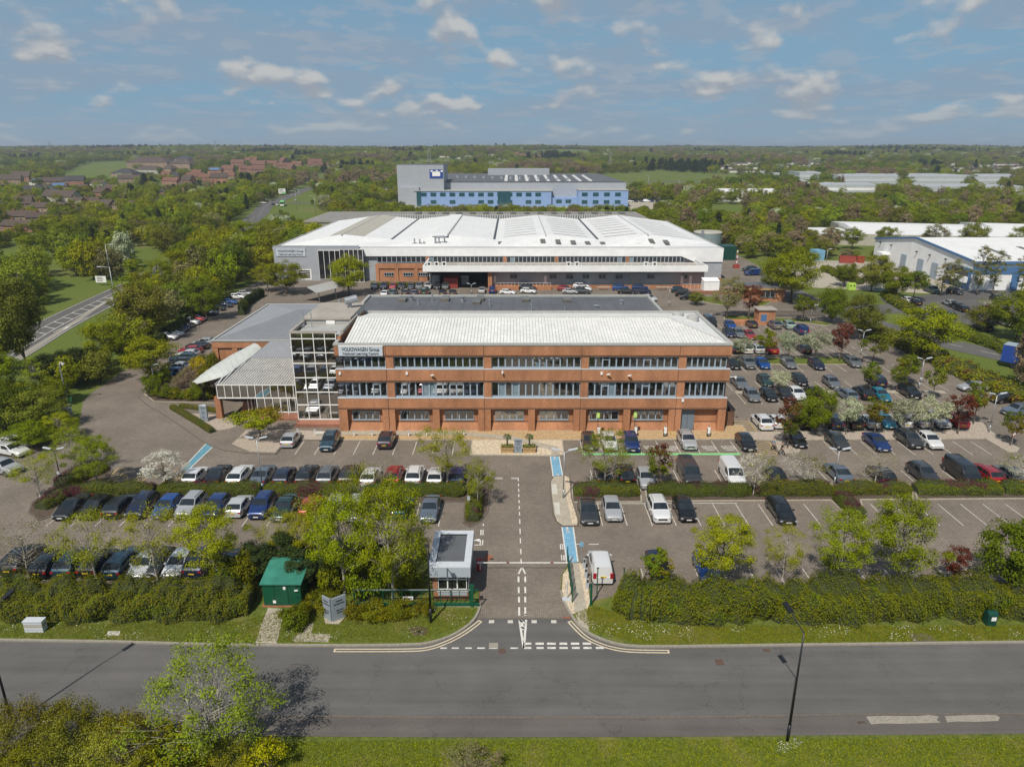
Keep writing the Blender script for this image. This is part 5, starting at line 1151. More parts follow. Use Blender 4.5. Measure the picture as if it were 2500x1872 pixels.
def put_car(x, y, rz, k, colr, label, group, far=False, z=0.01):
    global nveh; nveh += 1
    kind = KL[k]; key = (kind, far); new = key not in first
    if new: first[key] = make_far(kind) if far else make_car(kind)
    src = first[key]
    if new: r = src
    else: r = dup(src)
    r.location = (x, y, z); r.rotation_euler = (0, 0, rz); c = (*PAL[colr], 1); r.color = c
    for ch in r.children: ch.color = c
    r['label'] = label; r['group'] = group; return r
def row(name, group, cars, far=False, jit=.02):
    """cars: (px, py of the near end, kind, colour, F or R)"""
    cars = sorted(cars)
    for i, (px, py, k, colr, d) in enumerate(cars):
        x, y = G(px, py); L = CT[KL[k]][0]; rz = 0 if d == 'F' else math.pi
        lab = '%s %s, %s, %s from left %s' % (colr, KL[k], 'nose out' if d == 'F' else 'tail out', ordn(i), name)
        put_car(x, y + L / 2, rz + random.uniform(-jit, jit), k, colr, lab, group, far)
row('just behind the left front hedge', 'cars in the row behind the left front hedge', [(20,1412,'s','black','R'),(92,1418,'h','near-black','R'),(150,1420,'s','dark teal','R'),(212,1416,'h','black','R'),(270,1420,'e','dark teal','R'),(330,1424,'h','pale grey','F'),(362,1418,'h','dark grey','F'),(415,1422,'h','white','F'),(470,1418,'s','navy','R'),(548,1416,'h','deep blue','R')])
row('in the row below the left island', 'cars in the left row below the island', [(148,1275,'c','near-black','F'),(208,1274,'h','black','F'),(268,1271,'e','near-black','R'),(325,1272,'s','navy','F'),(388,1272,'h','bright blue','F'),(446,1272,'s','silver','F'),(510,1271,'h','deep blue','F'),(568,1269,'h','pale grey','R'),(625,1272,'s','deep blue','F'),(680,1278,'l','dark green','F'),(748,1270,'h','red','R'),(807,1274,'h','silver','F'),(859,1280,'e','silver','F'),(917,1272,'h','navy','F'),(975,1272,'h','teal','R'),(1045,1281,'l','blue-grey','F')])
row('backing onto the left planted island', 'cars backing onto the left island', [(461,1191,'h','white','R'),(515,1191,'l','near-black','R'),(570,1192,'e','white','R'),(628,1192,'l','blue-grey','R'),(683,1191,'h','navy','R'),(738,1191,'e','near-black','R'),(790,1193,'s','mid grey','R'),(845,1192,'s','brown','R'),(897,1193,'h','white','R'),(955,1194,'s','red','R'),(1007,1193,'s','white','R'),(1060,1193,'h','white','R'),(1112,1191,'h','deep blue','R')])
row('in the bays left of the palms', 'cars in front of the brick offices, left part', [(700,1097,'h','silver','R'),(796,1106,'s','dark teal','F'),(938,1100,'s','dark plum','R')])
row('in the bays right of the palms', 'cars in front of the brick offices, right part', [(1442,1103,'h','brown','F'),(1492,1104,'h','white','F'),(1546,1108,'s','deep blue','F'),(1686,1103,'s','silver','F'),(1832,1106,'h','black','F'),(1956,1098,'h','black','F'),(2060,1103,'h','dark grey','F'),(2161,1107,'l','deep blue','F'),(2240,1100,'s','dark grey','F'),(2290,1101,'h','white','F')])
row('behind the right planted island', 'vehicles behind the right island', [(1477,1189,'h','near-black','R'),(1532,1189,'s','black','R'),(1584,1199,'h','silver','F'),(1694,1192,'v','dark grey','F'),(1802,1195,'v','white','F'),(1903,1188,'h','black','R'),(2066,1187,'l','blue-grey','R'),(2171,1188,'h','near-black','R'),(2277,1189,'s','dark grey','F'),(2380,1190,'v','near-black','F'),(2436,1188,'e','red','R'),(2490,1187,'h','mid grey','R')])
row('in the open row right of the drive', 'cars in the open row right of the drive', [(1441,1287,'l','dark grey','F'),(1500,1278,'h','silver','F'),(1617,1282,'s','white','F'),(1681,1279,'h','black','F'),(1925,1286,'e','black','F')])
x, y = G(1472, 1431); put_car(x, y + 2.25, math.pi, 'w', 'white', 'white small van with its rear towards the camera, standing alone beside the entrance path', 'lone vehicles'); 
a = MB()
row('half hidden behind the right front hedge', 'cars behind the right front hedge', [(1617,1428,'h','navy','F'),(1738,1430,'h','bright blue','F')])
row('in the row behind the gravel island', 'cars behind the gravel island', [(1872,1054,'s','white','R'),(1906,1050,'h','white','R'),(1968,1051,'s','black','R'),(2045,1052,'s','navy','R'),(2095,1052,'s','black','R'),(2134,1050,'h','pale grey','R'),(2176,1051,'h','teal','F'),(2215,1049,'h','white','R'),(2263,1049,'h','silver','R'),(2308,1050,'s','silver','F'),(2352,1050,'s','red','R')])
row('in the second lot row, nose out', 'cars in the second row of the right lot', [(1845,985,'h','mid grey','F'),(1887,984,'h','black','F'),(1925,980,'l','near-black','F'),(1957,981,'h','white','F'),(2000,981,'s','black','R'),(2083,984,'e','blue-grey','R'),(2122,980,'s','near-black','R'),(2164,984,'h','teal','F'),(2237,978,'s','black','F')])
row('in the third lot row', 'cars in the third row of the right lot', [(1815,954,'l','mid grey','F'),(1878,948,'h','dark green','F'),(1962,945,'h','black','F'),(2043,952,'h','mid grey','F'),(2153,949,'s','navy','R')])
row('in the row below the grass island', 'cars below the grass island', [(1798,905,'c','black','F'),(1834,904,'s','mid grey','F'),(1870,904,'h','bright blue','F'),(1935,903,'h','mid grey','F'),(2004,906,'h','navy','F'),(2094,900,'h','mid grey','F')])
row('backing onto the grass island', 'cars above the grass island', [(1801,866,'h','near-black','R'),(1828,866,'h','white','R'),(1857,866,'e','pale grey','R'),(1891,867,'h','red','R'),(1972,866,'h','near-black','R')])
row('in the short row by the roof corner', 'cars in the short row by the roof corner', [(1785,826,'h','navy','F'),(1810,827,'h','mid grey','F'),(1837,832,'h','red','F')])
row('in the farthest row of the lot', 'cars in the back row of the right lot', [(1740,800,'v','near-black','F'),(1789,806,'h','bright blue','F'),(1841,803,'h','brown','R'),(1899,806,'s','mid grey','R'),(1932,806,'s','pale green','R'),(1965,820,'w','deep blue','R')])
row('in the row against the warehouse', 'cars parked against the warehouse', [(912,708,'h','navy','F'),(935,708,'s','navy','F'),(957,708,'h','red','F'),(979,708,'s','black','F'),(1002,708,'h','navy','F'),(1022,708,'s','mid grey','F'),(1044,708,'s','pale grey','F'),(1066,708,'s','dark grey','F'),(1087,708,'s','mid grey','F'),(1176,718,'e','silver','R'),(1202,718,'w','deep blue','R')])
row('peeping over the low workshop roof', 'cars just visible over the low roof', [(937,726,'h','white','R'),(957,724,'s','dark teal','R'),(988,724,'s','near-black','R'),(1010,724,'h','navy','R'),(1035,724,'v','dark green','R'),(1079,724,'h','black','R'),(1104,724,'h','near-black','R')])
def side_cars(spec, group, where, rz0):
    for i, (px, py, k, colr, flip) in enumerate(spec):
        x, y = G(px, py); put_car(x, y, rz0 + (math.pi if flip else 0) + random.uniform(-.02, .02), k, colr, '%s %s broadside %s, %s nearest' % (colr, KL[k], where, ordn(i)), group)
side_cars([(408,829,'h','white',0),(418,821,'e','white',0),(428,812,'h','navy',0),(437,806,'h','deep blue',0),(450,799,'h','near-black',0),(462,793,'s','white',0),(478,785,'h','red',0),(507,769,'e','blue-grey',0),(528,758,'h','black',0),(546,750,'h','navy',0),(560,743,'h','bright blue',0),(580,730,'h','white',0),(600,722,'h','silver',0)], 'cars along the left side lane', 'on the outer side of the left lane', R(90))
side_cars([(424,917,'h','bright blue',1),(434,904,'h','white',1),(441,892,'h','near-black',1),(450,881,'e','dark teal',1),(460,872,'h','pale grey',1),(466,862,'h','red',1),(482,852,'h','near-black',1),(500,842,'h','silver',1)], 'cars by the low left wing', 'between the left lane and the planting', R(90))
side_cars([(12,1152,'s','silver',0),(30,1108,'e','white',0),(38,1092,'h','white',0)], 'cars at the left edge', 'at the left edge under trees', R(70))
side_cars([(1290,716,'h','white',0),(1288,709,'s','near-black',0),(1284,704,'s','dark grey',0),(1240,719,'h','white',0)], 'cars by the red compactor', 'beside the loading dock steps', R(75))
side_cars([(1392,717,'h','silver',0),(1380,710,'h','red',0),(1420,717,'s','dark grey',0),(1424,711,'s','white',0),(1419,704,'s','white',0)], 'cars by the loading dock', 'in the cluster by the loading dock', R(78))
side_cars([(1570,717,'h','navy',0),(1530,717,'e','near-black',0),(1515,709,'s','bright blue',0),(1562,709,'s','deep blue',0)], 'cars at the dock corner', 'in the blue cluster by the dock', R(82))
side_cars([(1682,731,'l','near-black',0),(1669,723,'s','black',0),(1659,714,'s','dark teal',0)], 'cars by the brick steps', 'in the row of three by the brick dock steps', R(85))
side_cars([(1838,672,'v','deep blue',1),(1830,662,'s','black',1)], 'vehicles by the rear gate', 'by the rear gate', R(100))
x, y = G(1585, 734); put_car(x, y, R(40), 'h', 'pale grey', 'pale grey hatchback half hidden behind the right end of the low roof', 'lone vehicles')
for px, py, k, c, rz, l in ((2373,953,'h','silver',R(-88),'silver hatchback parked broadside near the right edge of the lot'),(2450,981,'h','black',R(-80),'black hatchback parked broadside under a bronze tree at the right edge'),(2484,1012,'s','blue-grey',R(-80),'blue-grey SUV parked broadside at the right edge behind the lamp'),(2330,717,'s','dark grey',R(10),'dark grey SUV outside the trade unit')):
    x, y = G(px, py); put_car(x, y, rz, k, c, l, 'lone vehicles')
row('outside the white trade unit', 'cars outside the trade unit', [(2223,742,'h','white','R'),(2244,748,'h','black','R'),(2261,705,'s','mid grey','F'),(2287,719,'v','dark green','F'),(2329,750,'h','silver','R'),(2345,757,'h','near-black','R'),(2359,764,'h','black','R'),(2326,782,'s','near-black','R'),(2416,812,'e','navy','R'),(2438,762,'h','red','R'),(2460,770,'h','pale grey','R'),(2470,800,'h','white','R'),(2450,742,'s','near-black','F')])
# moving traffic on the main road
for px, py, k, c, rz, l in ((643,498,'h','white',R(100),'white car waiting at the junction on the far main road'),(667,501,'h','near-black',R(193),'dark car left of the green bus on the far main road'),(677,503,'h','pale grey',R(193),'pale car close behind the green bus on the far main road'),(722,491,'h','silver',R(193),'silver car right of the green bus on the far main road')):
    X_, Y_, Z_ = GT(px, py); put_car(X_, Y_, rz, k, c, l, 'traffic on the main road', True, Z_ + .05)
X_, Y_, Z_ = GT(690, 503); t = thing('bus', 'lime green single-deck bus on the far main road', 'bus', (X_, Y_, Z_ + .05), R(14))
a = MB(); a.box(-1.25, 1.25, -5.5, 5.5, .35, 3.0, 0); a.box(-1.2, 1.2, -5.4, 5.4, 3.0, 3.15, 0); a.build('body', M['green_path'], t)
a = MB(); a.box(-1.27, 1.27, -5.2, 5.2, 1.5, 2.5); a.box(-1.1, 1.1, -5.52, -5.45, 1.4, 2.7); a.build('window_band', M['car_glass'], t); a = MB(); a.box(-1.2, 1.2, -5.54, -5.46, .4, 1.35); a.build('front_panel', M['white_frame'], t)
for sx in (-1, 1):
    for yy in (-3.6, 3.2): a = MB(); a.cyl((sx*1.0, yy, .5), (sx*1.28, yy, .5), .5, n=12); a.build('wheel', M['tyre'], t)
# factory car park
fc = [('white','h'),('near-black','s'),('blue-grey','h'),('white','v'),('deep blue','h'),('black','h'),('silver','e'),('red','h'),('mid grey','s'),('white','h'),('navy','s'),('silver','h')]
for i, (c, k) in enumerate(fc):
    px = 1540 + (i % 6) * 13 + (i // 6) * 5; py = 494 - (i // 6) * 6
    X_, Y_, Z_ = GT(px, py); put_car(X_, Y_, R(10 + 70 * (i % 3 == 0)), k, c, '%s %s %s from left in the %s row beside the factory' % (c, KL[k], ordn(i % 6), 'back' if i >= 6 else 'front'), 'cars in the factory car park', True, Z_ + .06)
# blue lorry trailer at the right edge
t = thing('lorry', 'dark blue curtain-sided lorry trailer cut off by the right edge', 'lorry', (89.6, 113.6, 0), R(40))
a = MB(); a.box(-1.25, 1.25, -6.6, 6.6, 1.0, 3.9); a.build('trailer', M['blue'], t); a = MB(); a.box(-1.27, 1.27, -6.62, 6.62, 3.9, 4.0); a.build('roof', M['frame'], t)
a = MB(); a.box(-.5, .5, -6.2, 6.2, .8, 1.0); a.build('chassis', M['black'], t)
for yy in (-5, -3.8, -2.6, 4.5):
    for sx in (-1, 1): a = MB(); a.cyl((sx*.9, yy, .5), (sx*1.22, yy, .5), .5, n=14); a.build('wheel', M['tyre'], t)
# ================================================================ TREES
def np_mesh(name, verts, quads, mats, mi=None, smooth=False, shape=4):
    me = bpy.data.meshes.new(name); nv = len(verts); nf = len(quads)
    me.vertices.add(nv); me.vertices.foreach_set('co', np.asarray(verts, dtype=np.float32).ravel())
    me.loops.add(nf * shape); me.loops.foreach_set('vertex_index', np.asarray(quads, dtype=np.int32).ravel())
    me.polygons.add(nf); me.polygons.foreach_set('loop_start', np.arange(0, nf * shape, shape, dtype=np.int32)); me.polygons.foreach_set('loop_total', np.full(nf, shape, dtype=np.int32))
    for m in mats: me.materials.append(m)
    if mi is not None: me.polygons.foreach_set('material_index', np.asarray(mi, dtype=np.int32))
    if smooth: me.polygons.foreach_set('use_smooth', np.ones(nf, dtype=bool))
    me.update(calc_edges=True); return me
def leaf_quads(cen, out, size, rg, outw=.8):
    """one small irregular leaf face at each centre, turned partly outwards"""
    n = len(cen); nr = out * outw + rg.normal(size=(n, 3)) * .55 + np.array([0, 0, .35]); nr /= np.linalg.norm(nr, axis=1)[:, None] + 1e-9
    t = rg.normal(size=(n, 3)); a = np.cross(nr, t); a /= np.linalg.norm(a, axis=1)[:, None] + 1e-9; b = np.cross(nr, a)
    s = (size * rg.uniform(.6, 1.4, n))[:, None]; s2 = s * rg.uniform(.55, 1.0, n)[:, None]
    v = np.stack([cen - a * s, cen - b * s2 * .8 + a * s * .1, cen + a * s, cen + b * s2], 1).reshape(-1, 3)
    return v, np.arange(n * 4).reshape(n, 4)
def make_tree(seed, H, Rr, base, nclump, nleaf, lsize, leafs, bark='bark', shape='round', multi=1, sparse=.16, tw=.03, under=.0, twig=True):
    """tapered trunk, limbs out to each clump, leaf faces gathered round the limb ends. returns (trunk mesh, crown mesh) at unit scale in metres"""
    rg = np.random.default_rng(seed); tr = MB()
    cz = (H + base) / 2; hz = (H - base) / 2
    cl = []
    while len(cl) < nclump:
        p = rg.normal(size=3); p /= np.linalg.norm(p); r = rg.uniform(.35, 1.0) ** .6
        if shape == 'cone': z = rg.uniform(-1, 1); rad = (1 - (z + 1) / 2) ** .8 * rg.uniform(.3, 1); a = rg.uniform(0, 6.283); q = np.array([rad * math.cos(a), rad * math.sin(a), z])
        elif shape == 'column': z = rg.uniform(-1, 1); rad = (1 - abs(z) ** 3) * rg.uniform(.3, 1); a = rg.uniform(0, 6.283); q = np.array([rad * math.cos(a), rad * math.sin(a), z])
        elif shape == 'vase': z = p[2] * r; q = p * r; f = .55 + .45 * (z + 1) / 2 + .15; q[:2] *= f
        elif shape == 'umbrella': q = p * r; q[2] = q[2] * .8
        else: q = p * r
        lob = 1 + .14 * math.sin(3 * math.atan2(q[1], q[0]) + seed) + .1 * math.sin(5 * math.atan2(q[1], q[0]) + 2 * q[2] * 2 + seed * 2)
        c = np.array([q[0] * Rr * lob, q[1] * Rr * lob, cz + q[2] * hz * .93]); cl.append(c)
    # trunk(s)
    heads = []; r0 = max(H * tw, .05)
    for k in range(multi):
        a = rg.uniform(0, 6.28); d = (.25 + .1 * k) * (multi > 1); lean = Rr * .25 * (multi > 1)
        pts = []; rs = []; top = base + (H - base) * .62
        for i in range(7):
            t = i / 6; pts.append(Vector((math.cos(a) * (d + lean * t) + .06 * Rr * math.sin(t * 5 + seed) * t, math.sin(a) * (d + lean * t) + .05 * Rr * math.cos(t * 4 + seed) * t, top * t))); rs.append(r0 * (1 - .72 * t) * (1.25 if i == 0 else 1) / (1 + .35 * (multi > 1)))
        tr.tube(pts, rs, 7); heads.append((pts, rs))
    tw_ends = []
    for j, c in enumerate(cl):
        pts, rs = heads[j % multi]; c = Vector(c)
        hz_ = min(max((c.z - (c.xy - pts[3].xy).length * .7), base * .7), pts[-1].z); t = hz_ / pts[-1].z * 6; i = min(int(t), 5); st = pts[i].lerp(pts[i + 1], t - i); rr = rs[i] * .38
        if twig:
            mid = st.lerp(c, .5) + Vector((rg.normal() * .05 * Rr, rg.normal() * .05 * Rr, .06 * Rr))
            tr.tube([st, mid, c], [rr, rr * .6, rr * .22], 4)
            for _ in range(2):
                e = c + Vector(rg.normal(size=3)) * Rr * sparse * .9; tr.tube([mid.lerp(c, .5), e], [rr * .4, rr * .12], 3)
    cl = np.array(cl); wts = rg.uniform(.4, 1.6, len(cl)); idx = rg.choice(len(cl), nleaf, p=wts / wts.sum())
    off = rg.normal(size=(nleaf, 3)); off /= np.linalg.norm(off, axis=1)[:, None]; off *= (rg.uniform(0, 1, nleaf) ** .45)[:, None]
    csz = rg.uniform(.65, 1.35, len(cl)); off = off * (csz[idx] * sparse * Rr * 1.35)[:, None]; off[:, 2] *= .7
    cen = cl[idx] + off
    out = off / (np.linalg.norm(off, axis=1)[:, None] + 1e-6) * .7 + (cen - np.array([0, 0, cz])) / (Rr * 1.4)
    v, q = leaf_quads(cen, out, lsize, rg)
    mats = [LM[l] for l in leafs]
    if len(mats) == 1: mi = None
    else:
        side = (cl[idx][:, 0] * .8 + cl[idx][:, 2] * .6 - cz * .6) / Rr + rg.normal(size=nleaf) * .3; mi = (side > .1).astype(int)
    crown = np_mesh('crown', v, q, mats, mi)
    o = tr.build('trunk', M[bark], None, True); trunk = o.data; bpy.data.objects.remove(o)
    return trunk, crown
# prototypes: kind -> list of (trunk mesh, crown mesh, height, radius)
TP = {}
def proto(kind, cat_label, *a, n=2, **k):
    H, Rr = a[0], a[1]
    TP[kind] = [(*make_tree(hash_(kind) + i * 17, *a, **k), H, Rr) for i in range(n)]
def hash_(s): return sum((i + 3) * ord(c) for i, c in enumerate(s)) % 9973
proto('ash', '', 9, 3.1, 2.0, 85, 17000, .062, ['ash'], 'bark_pale', n=3, sparse=.165, tw=.016)
proto('ash_sparse', '', 8, 3.0, 2.2, 56, 6800, .056, ['ash'], 'bark_pale', n=3, sparse=.17, tw=.013)
proto('bare', '', 7.5, 2.8, 1.8, 60, 1100, .06, ['grey'], 'bark_pale', n=2, sparse=.2, tw=.013)
proto('lime', '', 9, 3.6, 1.4, 90, 16000, .09, ['lime'], n=3, sparse=.19, tw=.016)
proto('birch', '', 9, 4.0, 1.6, 120, 11000, .062, ['birch'], 'bark_pale', n=2, sparse=.13, tw=.016, multi=3)
proto('birch_thin', '', 11, 2.2, 2, 50, 2600, .09, ['birch'], 'bark_pale', n=2, sparse=.2, tw=.010, shape='column')
proto('maple', '', 7, 3.3, 1.1, 90, 15000, .095, ['maple'], n=3, sparse=.2, tw=.018)
proto('oak', '', 10, 4.2, 1.4, 90, 15000, .115, ['oak'], n=3, sparse=.19, tw=.018)
proto('dark', '', 9, 2.6, .8, 80, 13000, .10, ['dark'], n=2, sparse=.2, tw=.016)
proto('copper', '', 6, 1.7, 1.8, 45, 3200, .085, ['copper'], n=2, sparse=.22, tw=.014)
proto('mixed', '', 5.5, 1.7, 1.8, 45, 3200, .09, ['mixed', 'maple'], n=3, sparse=.22, tw=.015)
proto('mixed_copper', '', 5.5, 1.7, 1.6, 45, 3200, .09, ['maple', 'copper'], n=2, sparse=.22, tw=.015)
proto('green_small', '', 5.5, 1.8, 1.9, 40, 3000, .10, ['oak', 'maple'], n=2, sparse=.22, tw=.014)
proto('blossom', '', 5, 2.0, 1.5, 70, 6500, .052, ['blossom'], n=2, sparse=.15, tw=.014)
proto('blossom_thin', '', 5, 2.3, 1.5, 70, 3200, .046, ['blossom', 'oak'], 'bark_pale', n=2, sparse=.13, tw=.011)
proto('blossom_green', '', 5, 2.1, 1.5, 50, 3600, .085, ['blossom_green'], n=2, sparse=.2, tw=.014)
proto('grey', '', 9, 3.0, 1.8, 80, 9000, .085, ['grey'], n=2, sparse=.18, tw=.012)
proto('poplar', '', 13, 2.4, 2, 70, 4200, .11, ['oak', 'grey'], n=2, sparse=.2, tw=.010, shape='column')
proto('umbrella', '', 4.2, 2.7, 2.0, 60, 6000, .085, ['lime', 'mixed'], n=1, sparse=.17, tw=.02, shape='umbrella')
proto('bush', '', 2.2, 1.6, .1, 40, 3600, .075, ['hedge_light', 'hedge'], n=2, sparse=.24, tw=.012)
proto('bush_green', '', 2.2, 1.6, .1, 40, 3600, .08, ['maple', 'hedge'], n=2, sparse=.24, tw=.012)
proto('bush_willow', '', 3.4, 2.6, .1, 110, 17000, .045, ['willow', 'hedge_light'], 'bark_pale', n=2, sparse=.17, tw=.010, multi=3)
proto('bush_tan', '', 2.4, 1.8, .2, 60, 4200, .05, ['twig', 'grey'], 'bark_pale', n=1, sparse=.2, tw=.01, multi=3)
proto('bush_yellow', '', 2.2, 1.5, .1, 40, 3600, .06, ['yellowbush'], n=1, sparse=.22, tw=.01)
# mid-distance trees with bigger leaf faces
for kd, base_, H, Rr, b, lf, sh in (('m_lime','lime',11,5,1,'lime','round'),('m_ash','ash',10,4.5,1,'ash','round'),('m_oak','oak',12,5.2,.8,'oak','round'),('m_maple','maple',10,4.8,.8,'maple','round'),('m_grey','grey',10,4.4,1,'grey','round'),('m_birch','birch',12,4.0,1.4,'birch','round'),('m_dark','dark',12,3.4,.6,'dark','cone'),('m_twig','twig',12,4,1.5,'twig','round'),('m_blossom','blossom_green',8,4,1,'blossom_green','round')):
    proto(kd, '', H, Rr, b, 70, 4200, .21, [lf], 'bark_pale' if kd in ('m_birch','m_twig') else 'bark', n=2, sparse=.21, tw=.013, shape=sh)
CATL = {'ash': 'yellow-green tree', 'ash_sparse': 'thin-leaved yellow-green tree', 'bare': 'nearly bare tree', 'lime': 'light green tree', 'birch': 'silver-limbed birch', 'birch_thin': 'slender pale-stemmed birch', 'maple': 'dense green tree', 'oak': 'olive-green tree', 'dark': 'dark evergreen tree', 'copper': 'copper-leaved tree', 'mixed': 'bronze-green tree', 'mixed_copper': 'copper and green tree', 'green_small': 'small green tree', 'blossom': 'white-blossomed tree', 'blossom_thin': 'thin white-blossomed tree', 'blossom_green': 'greenish-white blossomed tree', 'grey': 'grey-green tree', 'poplar': 'tall narrow poplar', 'umbrella': 'flat-topped tree', 'bush': 'yellowish bush', 'bush_green': 'green bush', 'bush_willow': 'feathery willow bush', 'bush_tan': 'tan twiggy bush', 'bush_yellow': 'bright yellow-green bush',
 'm_lime': 'light green tree', 'm_ash': 'yellow-green tree', 'm_oak': 'olive-green tree', 'm_maple': 'mid green tree', 'm_grey': 'grey-green tree', 'm_birch': 'pale-stemmed birch', 'm_dark': 'dark conifer', 'm_twig': 'brownish tree hardly in leaf', 'm_blossom': 'whitish blossoming tree'}
ntree = 0
def put_tree(kind, x, y, H, Rr, label, group=None, z=None, var=None, rz=None):
    global ntree; ntree += 1
    lst = TP[kind]; tk, cr, h0, r0 = lst[(ntree if var is None else var) % len(lst)]
    nm = 'bush' if 'bush' in kind else ('conifer' if 'dark' in kind else 'tree')
    t = thing(nm, label, nm if nm != 'conifer' else 'tree', (x, y, TH(x, y) if z is None else z), random.uniform(0, 6.28) if rz is None else rz, group)
    t.scale = (Rr / r0, Rr / r0, H / h0)
    link('stems' if nm == 'bush' else 'trunk', tk, t); link('foliage' if nm == 'bush' else 'crown', cr, t)
    return t
def tree_px(kind, px, py, top, wpx, where, group=None, z=.05):
    """base point in the photo, top row and crown width"""
    x, y = G(px, py); H = max(HT(top, y) * 1.0, 1.2); Rr = wpx / 2 / SC(y, H * .6) / 1.02
    art = '%s %s' % (CATL[kind], where)
    return put_tree(kind, x, y, H, Rr, art, group, z)
